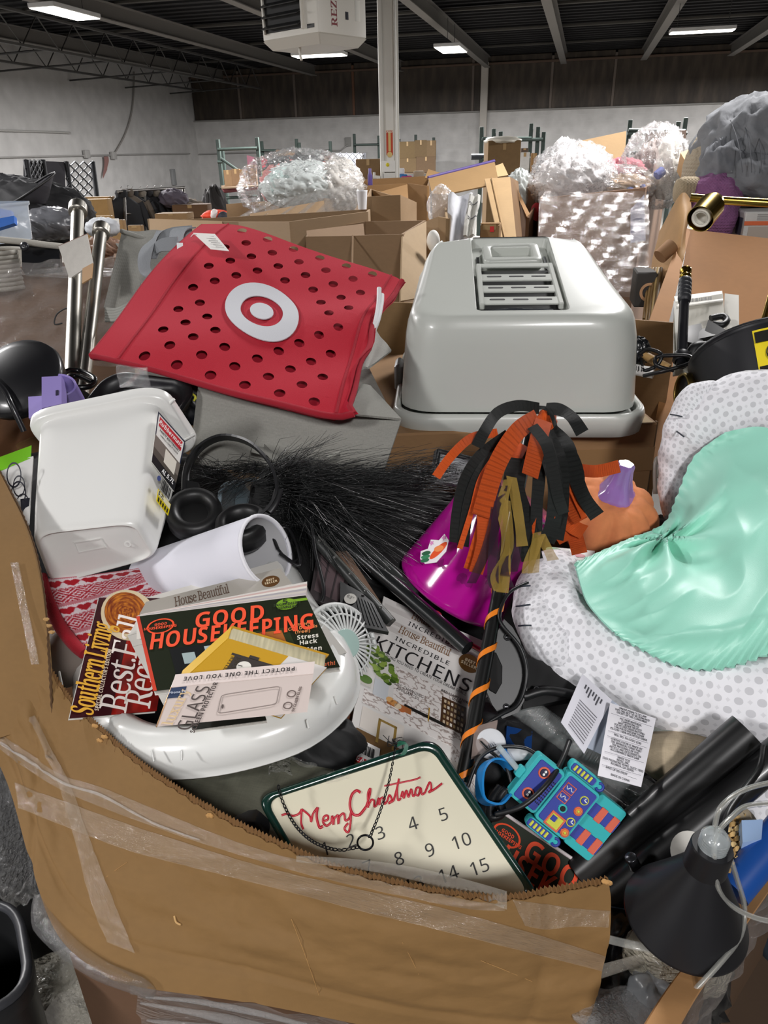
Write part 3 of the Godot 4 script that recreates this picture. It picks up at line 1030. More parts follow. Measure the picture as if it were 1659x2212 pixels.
func film(hex := "f0f0f2", a := 0.06, n := "streak_n", s := 3.0, ns := 1.0) -> StandardMaterial3D:
	return mat(hex, 0.16, 0.0, {"alpha": a, "nrm": n, "nscale": ns, "uvs": (Vector3(s * 0.7, s * 2.4, 1) if n == "streak_n" else Vector3(s, s, 1)), "spec": 0.7})


func bale() -> void:
	var o = thing("clothes_bale", "bale of white and pink clothes under clear stretch film, topped with grey cloth", "clothes bale")
	var d = 4.5
	part("white_clothes", lump(at(660, 402, d), Vector3(0.24, 0.13, 0.24), 0.2, 1.4, 31, 34), mat("cfd6d4", 0.8), o)
	part("pink_clothes", lump(at(640, 396, d + 0.08), Vector3(0.2, 0.13, 0.2), 0.22, 1.2, 32, 26), mat("d98a86", 0.85), o)
	part("pink_clothes", lump(at(592, 412, d + 0.1), Vector3(0.07, 0.07, 0.1), 0.2, 1.5, 39, 18), mat("d98a86", 0.85), o)
	part("red_clothes", lump(at(700, 372, d + 0.03), Vector3(0.09, 0.05, 0.12), 0.35, 2.0, 33, 20), mat("c76a62", 0.85), o)
	part("grey_clothes", lump(at(640, 358, d + 0.05), Vector3(0.17, 0.05, 0.14), 0.35, 2.0, 34, 22), mat("5b5b5d", 0.85), o)
	part("mint_clothes", lump(at(615, 396, d - 0.1), Vector3(0.08, 0.08, 0.1), 0.2, 2.0, 35, 18), mat("c3d8d4", 0.8), o)
	part("white_bag", lump(at(735, 402, d), Vector3(0.12, 0.14, 0.2), 0.22, 2.0, 36, 26), mat("d2cdc6", 0.5), o)
	var pb = pallet_box([[488, 441, 4.9], [552, 436, 4.9], [700, 428, 4.3], [785, 434, 4.6]], 0.0, "a98a66", "pallet box under the film wrapped clothes bale", false)
	part("wall_panel", board([at(540, 462, 4.1), at(700, 433, 4.15), at(702, 470, 4.1), at(540, 490, 4.05)], 0.006), mat("9c8264", 0.8, 0.0, {"tex": "card", "tri": 2.0}), pb)
	part("film_wrap", film_skin(at(650, 405, d), Vector3(0.36, 0.2, 0.3), 41, [[500, 480, 4.0], [790, 470, 4.1]]), film("f0f0ee", 0.10, "crumple_n", 5.0, 1.6), o)
	part("film_skirt", sheet(40, 12, func(u, v):
		var x = lerpf(560, 770, u)
		var fall = lerpf(440, 395, u)
		return at(x + v * (lerpf(-60, 12, u)), lerpf(fall, 478 - u * 18, v), 4.2 - 0.1 * v - 0.03 * sin(u * 40 + v * 7))), film("f0f0ee", 0.2, "streak_n", 5.0, 2.6), o)


# loose film around an ellipsoid, creased
func film_skin(c: Vector3, r: Vector3, sd: int, _foot: Array) -> ArrayMesh:
	return lump(c, r, 0.16, 2.2, sd, 40)


func wrapped_box() -> void:
	var o = pallet_box([[1167, 428, 3.5], [1395, 405, 3.5], [1440, 380, 4.4], [1180, 400, 4.5]], 0.0, "b08d74", "tall pallet box wrapped in shiny stretch film with bags piled on top", true, "wrapped_pallet_box")
	part("flap", board([at(1225, 310, 4.2), at(1353, 283, 4.2), at(1350, 345, 4.2), at(1232, 356, 4.2)], 0.008), mat("a3865f", 0.8, 0.0, {"tex": "card", "tri": 2.0}), o)
	part("flap", board([at(1450, 308, 4.2), at(1503, 352, 3.9), at(1487, 390, 3.9), at(1462, 400, 4.2)], 0.008), mat("a48a66", 0.8, 0.0, {"tex": "card", "tri": 2.0}), o)
	part("film_wrap", sheet(50, 24, func(u, v):
		var p = at(lerpf(1163, 1402, u), lerpf(415, 640, v), 3.46)
		return p + cam.basis.z * (0.008 * sin(v * 60 + u * 9) + 0.006 * sin(u * 23 + v * 11))), film("f4ece8", 0.16, "streak_n", 4.0, 1.15), o)
	part("blue_print", board([at(1362, 452, 3.47), at(1392, 420, 3.47), at(1395, 520, 3.47), at(1362, 525, 3.47)], 0.002), mat("8a8a98", 0.5), o)
	solo("plastic_bag", lump(at(1238, 388, 3.7), Vector3(0.17, 0.13, 0.17), 0.2, 1.8, 51, 34), mat("e4e0e0", 0.45, 0.0, {"back": 0.3}), "bulging translucent white bag on the corner of the wrapped pallet box", "bag")
	part("film_cover", lump(at(1236, 386, 3.68), Vector3(0.19, 0.155, 0.18), 0.22, 2.2, 52, 36), film("ffffff", 0.12, "crumple_n", 4.0, 1.6), get_node("plastic_bag"))
	part("knot", lump(at(1218, 325, 3.75), Vector3(0.05, 0.05, 0.05), 0.4, 4.0, 53, 14), mat("e8e6e6", 0.4), get_node("plastic_bag"))
	var g = thing("clothes_bag", "mixed maroon and red packages under crumpled clear film on the wrapped pallet box", "bag")
	part("red_packages", lump(at(1340, 372, 3.8), Vector3(0.11, 0.06, 0.12), 0.3, 2.0, 54, 24), mat("a8606a", 0.7), g)
	part("tan_packages", lump(at(1330, 405, 3.75), Vector3(0.17, 0.06, 0.14), 0.3, 2.0, 55, 22), mat("a48a70", 0.8), g)
	part("grey_packages", lump(at(1415, 360, 3.85), Vector3(0.10, 0.11, 0.13), 0.3, 2.0, 56, 26), mat("8d817c", 0.7), g)
	part("white_bag", lump(at(1442, 365, 3.7), Vector3(0.06, 0.14, 0.12), 0.25, 2.0, 57, 24), mat("d8d4cc", 0.5), g)
	part("blue_strap", tube([at(1355, 400, 3.62), at(1368, 418, 3.6), at(1372, 432, 3.6)], 0.014, 6), mat("3f5498", 0.6), g)
	part("blue_strap", tube([at(1388, 402, 3.62), at(1395, 418, 3.6)], 0.014, 6), mat("3f5498", 0.6), g)
	part("blue_strap", tube([at(1418, 380, 3.56), at(1432, 368, 3.56)], 0.022, 6), mat("5a63a0", 0.6), g)
	part("film_cover", lump(at(1412, 365, 3.7), Vector3(0.155, 0.185, 0.19), 0.2, 2.0, 58, 40), film("ffffff", 0.12, "crumple_n", 6.0, 1.8), g)
	part("film_cover", lump(at(1325, 400, 3.68), Vector3(0.19, 0.085, 0.17), 0.2, 2.0, 59, 36), film("ffffff", 0.12, "crumple_n", 6.0, 1.8), g)


# pallet boxes standing between the near pile and the racks
func mid_goods() -> void:
	var c1 = "a58a6a"
	var a = pallet_box([[318, 473, 3.3], [515, 479, 3.0], [625, 479, 2.7], [795, 457, 2.9], [800, 452, 3.6], [330, 478, 3.8]], 0.0, c1, "big brown pallet box in front of the film wrapped clothes bale")
	part("box_flap", board([at(322, 472, 3.29), at(480, 478, 3.05), at(478, 520, 2.98), at(325, 515, 3.2)], 0.006), mat("b0926e", 0.8, 0.0, {"tex": "card", "tri": 2.0}), a)
	var b = pallet_box([[792, 425, 3.6], [865, 421, 3.6], [900, 437, 3.9], [800, 408, 4.4]], 0.0, "9b7e5c", "upright brown pallet box just behind the large one next to the column")
	var c = pallet_box([[660, 511, 2.42], [762, 509, 2.36], [871, 506, 2.30], [920, 476, 2.75], [790, 478, 2.9], [668, 498, 2.8]], 0.0, "96795a", "open brown pallet box with empty inside between red felt bag and litter box")
	part("inner_flap", board([at(662, 498, 2.5), at(785, 483, 2.55), at(788, 512, 2.5), at(664, 520, 2.45)], 0.006), mat("a1856a", 0.8, 0.0, {"tex": "card", "tri": 2.0}), c)
	part("edge_crease", tube([at(762, 509, 2.355), at(760, 660, 2.1)], 0.003, 5), mat("8b6f51", 0.8), c)
	var e = pallet_box([[920, 478, 2.9], [946, 468, 2.8], [968, 472, 2.75], [962, 430, 3.3]], 0.0, "a0845f", "narrow brown carton beside the empty pallet box", false)
	var f = pallet_box([[770, 402, 5.2], [880, 396, 5.2], [925, 402, 5.0], [930, 380, 6.4], [776, 388, 6.4]], 0.0, "9a7448", "orange brown pallet box beyond the empty one by the column foot")
	part("tear_flap", board([at(800, 420, 4.9), at(880, 398, 5.0), at(882, 428, 4.9), at(845, 445, 4.8)], 0.006), mat("a47f55", 0.8, 0.0, {"tex": "card", "tri": 2.0}), f)
	var pt = thing("cardboard_flap", "tilted cardboard board with a purple printed top edge", "cardboard")
	var q = [at(925, 384, 4.4), at(1068, 348, 4.6), at(1080, 395, 4.4), at(935, 425, 4.2)]
	part("board", board(q, 0.008), mat("97784f", 0.8, 0.0, {"tex": "card", "tri": 2.0}), pt)
	part("purple_edge", tube([q[0], q[1]], 0.011, 5), mat("4a3a78", 0.6), pt)
	solo("cardboard_flap", board([at(925, 365, 5.4), at(965, 378, 5.2), at(975, 392, 5.2), at(918, 384, 5.3)], 0.01), mat("b58f60", 0.8, 0.0, {"tex": "card", "tri": 2.0}), "small raised carton flap left standing by the purple edged board", "cardboard")
	solo("cardboard_flap", board([at(1070, 358, 4.3), at(1086, 352, 4.3), at(1098, 378, 4.2), at(1075, 382, 4.2)], 0.008), mat("c3a67a", 0.8, 0.0, {"tex": "card", "tri": 2.0}), "light torn carton corner above the tall tan flap", "cardboard")
	var t = thing("tall_carton", "tall narrow tan carton leaning upright beside the draped towel", "box")
	var q2 = [at(1047, 386, 3.6), at(1102, 382, 3.6), at(1116, 520, 3.1), at(1078, 520, 3.1)]
	part("front", board(q2, 0.01), mat("b3946a", 0.8, 0.0, {"tex": "card", "tri": 2.0}), t)
	part("side", board([at(1102, 382, 3.6), at(1120, 392, 3.9), at(1128, 520, 3.4), at(1116, 520, 3.1)], 0.01), mat("7a5c3c", 0.8, 0.0, {"tex": "card", "tri": 2.0}), t)
	part("crease", tube([at(1062, 385, 3.59), at(1092, 520, 3.09)], 0.004, 5), mat("a0825a", 0.8), t)
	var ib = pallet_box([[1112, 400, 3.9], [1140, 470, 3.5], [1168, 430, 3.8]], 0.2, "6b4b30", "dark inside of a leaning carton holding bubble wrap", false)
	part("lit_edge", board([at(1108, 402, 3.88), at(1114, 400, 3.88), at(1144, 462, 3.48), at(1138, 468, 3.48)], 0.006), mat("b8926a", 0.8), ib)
	solo("bubble_wrap", lump(at(1122, 415, 3.95), Vector3(0.07, 0.1, 0.06), 0.25, 4.0, 131, 26), mat("c9cfcc", 0.25, 0.0, {"alpha": 0.6}), "grey bubble wrap stuffed in the leaning carton", "bubble wrap")
	var rb = pallet_box([[1138, 397, 3.9], [1168, 402, 3.7], [1172, 380, 4.6]], 0.2, "8c6640", "brown carton with a red disc print beside the wrapped pallet box", false)
	part("red_disc", sheet(24, 1, func(u, v): return at(1160 + cos(u * TAU) * 14 * v, 458 + sin(u * TAU) * 20 * v, 3.66), 0.002), mat("a8262e", 0.6), rb)
	var sb = carton(1036, 488, 1076, 530, 2.9, 0.1, -14, "a27d52", "small brown carton with a red sticker under the towel", "", "sticker_box")
	part("red_sticker", box(0.016, 0.02, 0.002, 0.0), mat("d62a2a", 0.5), sb, tf(0.01, 0.05, 0.003))
	part("white_label", box(0.03, 0.02, 0.002, 0.0), mat("e9e7e2", 0.5), sb, tf(0.012, 0.008, 0.003))
	var tw = thing("towel", "pale grey towel with thin dark stripes draped over the box edge", "towel")
	part("white_cloth", sheet(16, 24, func(u, v): return at(968 + u * 52 - v * 4, lerpf(420, 530, v), 2.95 - 0.12 * v) + cam.basis.z * (0.02 * sin(u * 9) + 0.006 * sin(v * 8 + u * 14)), 0.012), mat("c9cacf", 0.9, 0.0, {"bump": "weave", "deep": 0.05}), tw)
	part("striped_cloth", sheet(8, 20, func(u, v): return at(1013 + u * 19 - v * 6, lerpf(421, 508, v), 2.9 - 0.1 * v) + cam.basis.z * 0.015 * sin(u * 7 + v * 3), 0.012), mat("c3c2bc", 0.9), tw)
	for k in [0.2, 0.55]:
		part("stripe", sheet(8, 1, func(u, v): return at(1013 + u * 19 - k * 6, lerpf(421, 508, k + v * 0.025), 2.89 - 0.1 * k) + cam.basis.z * (0.015 * sin(u * 7 + k * 3) + 0.002), 0.001), mat("6a6a6e", 0.9), tw)
	var wp = thing("wrapped_parcel", "small carton under crumpled clear film left of the towel", "parcel")
	part("carton", board([at(932, 418, 3.1), at(972, 420, 3.05), at(972, 475, 3.0), at(934, 470, 3.05)], 0.1), mat("a98f74", 0.8, 0.0, {"tex": "card", "tri": 2.0}), wp)
	part("film_wrap", lump(at(952, 448, 3.0), Vector3(0.05, 0.075, 0.05), 0.2, 4.0, 132, 24), film("ffffff", 0.14, "crumple_n", 4.0, 1.6), wp)
	solo("paper_cone", lump(at(936, 520, 2.35), Vector3(0.02, 0.032, 0.02), 0.08, 1.0, 133, 18), mat("e6e4de", 0.6), "rounded white corner peeping out beside the litter box", "container")
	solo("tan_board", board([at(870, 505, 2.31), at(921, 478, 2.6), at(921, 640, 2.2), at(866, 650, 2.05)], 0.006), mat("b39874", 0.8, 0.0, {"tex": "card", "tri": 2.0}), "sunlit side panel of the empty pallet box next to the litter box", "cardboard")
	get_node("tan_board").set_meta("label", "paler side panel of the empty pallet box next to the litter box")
	solo("white_cup", lathe([[0.02, 0.0], [0.026, 0.08], [0.028, 0.084], [0.023, 0.084]], 18, true), mat("e3e3e6", 0.4), "white plastic cup upright behind the film wrapped bale", "cup", "", Transform3D(Basis(), at(783, 452, 3.6)))


# bilinear blend of four curved borders: top and bottom run along u, the two sides along v
func coons(top: Array, bottom: Array, left: Array, right: Array) -> Callable:
	var T = curve_of(top)
	var B = curve_of(bottom)
	var L = curve_of(left)
	var R = curve_of(right)
	return func(u: float, v: float) -> Vector3:
		var a: Vector3 = T.call(u).lerp(B.call(u), v)
		var b: Vector3 = L.call(v).lerp(R.call(v), u)
		var c: Vector3 = T.call(0.0).lerp(T.call(1.0), u).lerp(B.call(0.0).lerp(B.call(1.0), u), v)
		return a + b - c


func curve_of(list: Array) -> Callable:
	var p = smooth(path(list), 8)
	var s = [0.0]
	for i in range(1, p.size()):
		s.append(s[i - 1] + p[i].distance_to(p[i - 1]))
	return func(t: float) -> Vector3:
		var w: float = clampf(t, 0, 1) * s[s.size() - 1]
		var i = s.bsearch(w)
		if i <= 0:
			return p[0]
		return p[i - 1].lerp(p[i], (w - s[i - 1]) / maxf(s[i] - s[i - 1], 1e-9))


# more points on the straight runs of a rounded rectangle made with n steps a corner
func dense(loop: Array, n: int, k: int) -> Array:
	var out = []
	for i in loop.size():
		out.append(loop[i])
		if i % (n + 1) == n:
			for e in range(1, k):
				out.append(loop[i].lerp(loop[(i + 1) % loop.size()], float(e) / k))
	return out


func litter_box() -> void:
	var o = thing("litter_box", "pale grey hooded litter box with vent slots and a handle in its lid", "litter box")
	var a = at(868, 925, 1.464)
	var b = at(1372, 925, 1.432)
	var x = b - a
	x.y = 0
	o.transform = Transform3D(fr(Vector3.ZERO, x, Vector3.UP).basis, at(1119, 938, 1.45))
	var g = mat("c0c3bd", 0.38, 0.0, {"coat": 0.25})
	var dep = 0.5
	# tray: outer lip, then the well wall
	var lp = []
	for k in [[0.455, 0.0, 0.06], [0.485, 0.004, 0.07], [0.494, 0.03, 0.075], [0.494, 0.038, 0.075], [0.488, 0.047, 0.07], [0.476, 0.049, 0.07], [0.466, 0.046, 0.07], [0.46, 0.03, 0.07]]:
		lp.append(rrect(k[0], k[0] + 0.07, k[2], k[1], 6, 0, -dep / 2))
	part("tray", loft(lp), g, o)
	# hood: walls, a rounded shoulder, the sloping top with a sunk channel
	var slope = func(z: float, hf: float, hb: float) -> float: return lerpf(hf, hb, clampf(-z / 0.5, 0, 1))
	var rings = []
	var rows = [[0.462, 0.50, 0.07, 0.0, 0.045], [0.462, 0.50, 0.07, 0.06, 0.045], [0.458, 0.495, 0.07, 0.35, 0.045], [0.453, 0.485, 0.075, 0.7, 0.045], [0.448, 0.475, 0.08, 0.87, 0.045], [0.440, 0.468, 0.08, 0.94, 0.045], [0.425, 0.456, 0.078, 0.98, 0.045], [0.405, 0.448, 0.075, 0.997, 0.045], [0.385, 0.435, 0.07, 1.0, 0.045]]
	for k in rows:
		var r = []
		for p in dense(rrect(k[0], k[1], k[2], 0, 6, 0, -dep / 2), 6, 14):
			var q: Vector3 = p
			# the far end is rounder and narrower
			var fz = clampf(-q.z / 0.5, 0, 1)
			q.x *= 1.0 - 0.18 * fz * k[3]
			q.y = k[4] + (slope.call(q.z, 0.175, 0.30)) * k[3] - (0.09 * pow(absf(q.x) / 0.23, 4) * fz if k[3] > 0.8 else 0.0) * k[3]
			# entry cut in the far edge
			if fz > 0.8 and k[3] > 0.6:
				q.y -= 0.05 * clampf((k[3] - 0.6) / 0.4, 0, 1) * smoothstep(0.155, 0.125, absf(q.x)) * smoothstep(0.80, 0.9, fz)
			r.append(q)
		rings.append(r)
	var chan = func(w: float, z0: float, z1: float, drop: float) -> Array:
		var r = []
		for p in dense(rrect(w, z1 - z0, 0.012, 0, 6, 0.0, -(z0 + z1) / 2), 6, 14):
			r.append(Vector3(p.x, 0.045 + slope.call(p.z, 0.175, 0.30) - drop, p.z))
		return r
	rings.append(chan.call(0.176, 0.042, 0.415, 0.0))
	rings.append(chan.call(0.172, 0.044, 0.413, 0.004))
	rings.append(chan.call(0.172, 0.044, 0.413, 0.004))
	rings.append(chan.call(0.166, 0.048, 0.41, 0.022))
	rings.append(chan.call(0.166, 0.048, 0.41, 0.022))
	var hood = part("hood", loft(rings, true, false, true), g, o)
	# pieces in the channel lie in its sloping plane
	var tilt = atan(0.125 / 0.5)
	var lie = func(z: float, up: float, lx := 0.0) -> Transform3D:
		return Transform3D(Basis(Vector3.RIGHT, tilt), Vector3(lx, 0.045 + slope.call(-z, 0.175, 0.30) + up, -z))
	var v = part("vent", loft([rrect(0.15, 0.22, 0.006, 0, 2), rrect(0.15, 0.22, 0.006, 0.003, 2)]), mat("1d1f21", 0.3), o, lie.call(0.165, -0.021))
	for i in 3:
		var z = 0.092 + i * 0.054
		part("vent_bar", box(0.15, 0.004, 0.031, 0.001), g, o, lie.call(z, -0.006))
		for k in [-1, 0, 1]:
			part("slot", box(0.03, 0.0016, 0.006, 0.0005, 0.003), mat("222324", 0.6), o, lie.call(z + 0.002, -0.0028, k * 0.045))
	for s in [-1, 1]:
		part("vent_rail", box(0.01, 0.014, 0.2, 0.002), g, o, lie.call(0.172, -0.014, s * 0.075))
	part("vent_bar", box(0.15, 0.004, 0.018, 0.001), g, o, lie.call(0.262, -0.006))
	part("filter", lump(Vector3.ZERO, Vector3(0.068, 0.006, 0.012), 0.2, 4.0, 3, 12), mat("33363a", 0.15), o, lie.call(0.062, -0.012))
	part("white_slip", box(0.052, 0.002, 0.012, 0.0), mat("e6e6e2", 0.5), o, lie.call(0.122, -0.017))
	# handle: a rounded frame round an opening
	var hl = []
	for k in [[0.125, 0.10, 0.014, 0.0], [0.125, 0.10, 0.014, 0.016], [0.118, 0.094, 0.014, 0.022], [0.092, 0.068, 0.008, 0.022], [0.086, 0.062, 0.006, 0.016], [0.086, 0.062, 0.006, 0.0]]:
		hl.append(rrect(k[0], k[1], k[2], k[3], 4))
	part("handle", loft(hl, true, false, false), g, o, lie.call(0.335, -0.022))
	for s in [-1, 1]:
		part("handle_gap", box(0.006, 0.002, 0.07, 0.0), mat("3a3c3c", 0.5), o, lie.call(0.315, -0.0205, s * 0.073))
		part("latch", box(0.018, 0.06, 0.07, 0.006), mat("b4b7b2" if s > 0 else "8e9192", 0.4), o, tf(s * 0.243, 0.03, -0.22))


func red_felt() -> void:
	var o = thing("felt_bag", "red felt bag with rows of round holes and a white ring emblem", "felt bag")
	var f = coons([[436, 484, 1.78], [520, 488, 1.74], [650, 530, 1.66], [770, 572, 1.58], [865, 604, 1.50]], [[197, 762, 1.40], [280, 785, 1.37], [450, 826, 1.32], [600, 862, 1.28], [700, 888, 1.25], [757, 893, 1.25]], [[436, 484, 1.78], [395, 520, 1.72], [310, 615, 1.58], [240, 705, 1.45], [197, 762, 1.40]], [[865, 604, 1.50], [835, 650, 1.45], [800, 720, 1.38], [775, 810, 1.31], [757, 893, 1.25]])
	var felt = mat("c8112d", 0.95, 0.0, {"tex": "lint", "uvs": Vector3(6, 6, 1), "rim": 0.6, "bump": "fibre", "deep": 0.06})
	var up = func(u: float, v: float) -> Vector3:
		var p: Vector3 = f.call(u, v)
		return ((f.call(u, v + 0.01) - p).cross(f.call(u + 0.01, v) - p)).normalized()
	var g = func(u: float, v: float) -> Vector3:
		return f.call(u, v) + up.call(u, v) * (0.006 * sin(u * 7.0 + v * 3) * sin(v * 5.0) + 0.004 * sin(v * 14 + u * 9) * u)
	# the cloth: a lattice of cells, each with a round hole in it
	var P = PackedVector3Array()
	var UV = PackedVector2Array()
	var I = PackedInt32Array()
	var cols = 6
	var rows = 13
	var u0 = 0.15
	var u1 = 0.94
	var quad = func(a: Array) -> void:
		var b = P.size()
		for q in a:
			P.append(g.call(q.x, q.y))
			UV.append(q)
		I.append_array([b, b + 1, b + 2, b, b + 2, b + 3])
	var dark = []
	for j in rows:
		var va = float(j) / rows
		var vb = float(j + 1) / rows
		var cw = (u1 - u0) / cols
		var off = 0.5 * cw if j % 2 else 0.0
		var cells = []
		for i in cols + 1:
			cells.append([maxf(u0, u0 + i * cw - off), minf(u1, u0 + (i + 1) * cw - off)])
		for cl in cells:
			var wide: float = cl[1] - cl[0]
			if wide < 0.002:
				continue
			var c = Vector2((cl[0] + cl[1]) / 2, (va + vb) / 2)
			var far = Vector2((c.x - 0.545) * 0.50, (c.y - 0.53) * 0.48).length()
			var holed = wide > cw * 0.9 and far > 0.104
			var n = 16
			if not holed:
				for i in 2:
					for k in 2:
						quad.call([Vector2(cl[0] + wide * i / 2, lerpf(va, vb, k / 2.0)), Vector2(cl[0] + wide * (i + 1) / 2, lerpf(va, vb, k / 2.0)), Vector2(cl[0] + wide * (i + 1) / 2, lerpf(va, vb, (k + 1) / 2.0)), Vector2(cl[0] + wide * i / 2, lerpf(va, vb, (k + 1) / 2.0))])
				continue
			for k in n:
				var q = []
				for e in [[k, 1], [k + 1, 1], [k + 1, 0], [k, 0]]:
					var an = TAU * e[0] / n + PI / 4
					var dr = Vector2(cos(an), sin(an))
					if e[1] == 0:
						q.append(c + Vector2(dr.x * 0.0105 / 0.50, dr.y * 0.0105 / 0.48))
					else:
						dr /= maxf(absf(dr.x), absf(dr.y))
						q.append(c + Vector2(dr.x * wide / 2, dr.y * (vb - va) / 2))
				quad.call([q[0], q[1], q[2], q[3]])
	for j in 26:
		for e in [[0.0, u0], [u1, 1.0]]:
			for i in 3:
				var a = lerpf(e[0], e[1], i / 3.0)
				var b = lerpf(e[0], e[1], (i + 1) / 3.0)
				quad.call([Vector2(a, j / 26.0), Vector2(b, j / 26.0), Vector2(b, (j + 1) / 26.0), Vector2(a, (j + 1) / 26.0)])
	# weld the seams between cells
	var st = SurfaceTool.new()
	st.begin(Mesh.PRIMITIVE_TRIANGLES)
	st.set_smooth_group(0)
	for i in I.size():
		st.set_uv(UV[I[i]])
		st.add_vertex(P[I[i]])
	st.index()
	st.generate_normals()
	part("cloth", st.commit(), felt, o)
	# the folded back layer and the hems give it thickness
	part("back_layer", sheet(20, 20, func(u, v): return g.call(u, v) - up.call(u, v) * 0.014), mat("a80d28", 0.95), o)
	var edge = []
	for k in 41:
		edge.append(g.call(k / 40.0, 1.0) - up.call(k / 40.0, 1.0) * 0.006)
	part("hem", tube(edge, 0.0065, 8, 1), felt, o)
	edge = []
	for k in 31:
		edge.append(g.call(0.0, k / 30.0) - up.call(0.0, k / 30.0) * 0.006)
	part("hem", tube(edge, 0.0065, 8, 1), felt, o)
	edge = []
	for k in 31:
		edge.append(g.call(1.0, k / 30.0) - up.call(1.0, k / 30.0) * 0.006)
	part("hem", tube(edge, 0.0055, 8, 1), felt, o)
	for u in [0.125, 0.955]:
		edge = []
		for k in 31:
			edge.append(g.call(u, k / 30.0) + up.call(u, k / 30.0) * 0.0005)
		part("seam", tube(edge, 0.0028, 6, 1, 0.7), felt, o)
	# white ring and disc
	var wf = mat("e3e4ea", 0.95, 0.0, {"tex": "lint", "uvs": Vector3(3, 3, 1), "rim": 0.4})
	var disc = func(r0: float, r1: float) -> ArrayMesh:
		return sheet(48, 3, func(u, v):
			var r = lerpf(r0, r1, v)
			var a = u * TAU
			var q = Vector2(0.545 + cos(a) * r / 0.50, 0.53 + (sin(a) * 1.0 + cos(a) * 0.28) * r / 0.48)
			return g.call(q.x, q.y) + up.call(q.x, q.y) * 0.0028, 0.002)
	part("ring_emblem", disc.call(0.049, 0.085), wf, o)
	part("ring_emblem", disc.call(0.0, 0.027), wf, o)
	# white cords
	var cord = mat("e8e8ea", 0.5)
	part("cord", ribbon(path([[389, 528, 1.70], [392, 555, 1.665], [403, 585, 1.62], [420, 612, 1.585]]), path([[402, 528, 1.70], [406, 555, 1.665], [416, 583, 1.62], [433, 609, 1.585]]).map(func(p): return cam.basis.x * 0.014), 0.004), cord, o)
	part("cord", tube(path([[389, 528, 1.71], [394, 560, 1.66], [406, 590, 1.61], [424, 612, 1.58]]), 0.003, 6), mat("9aa0ad", 0.5), o)
	for k in [0, 1]:
		part("cord", tube(path([[819 + k * 6, 622 + k * 14, 1.43], [818 + k * 6, 655, 1.42], [812 + k * 5, 690, 1.40], [803 + k * 4, 716, 1.39]]), 0.0045, 8), cord, o)
	var t = solo("paper_tag", board([at(417, 503, 1.66), at(464, 505, 1.65), at(495, 542, 1.58), at(455, 538, 1.59)], 0.0008), mat("efece8", 0.7), "small white printed tag lying at the top of the red felt", "tag")
	for k in 6:
		part("print_line", tube([at(441 + k * 5, 510.5 + k * 4.5, 1.645 - k * 0.011), at(462 + k * 4.4, 511.5 + k * 4.5, 1.638 - k * 0.011)], 0.0005, 4), mat("9a9896", 0.8), t)
	part("fastener", tube([at(413, 512, 1.67), at(419, 506, 1.655), at(424, 508, 1.65)], 0.0016, 6), mat("e9c9cc", 0.4), t)


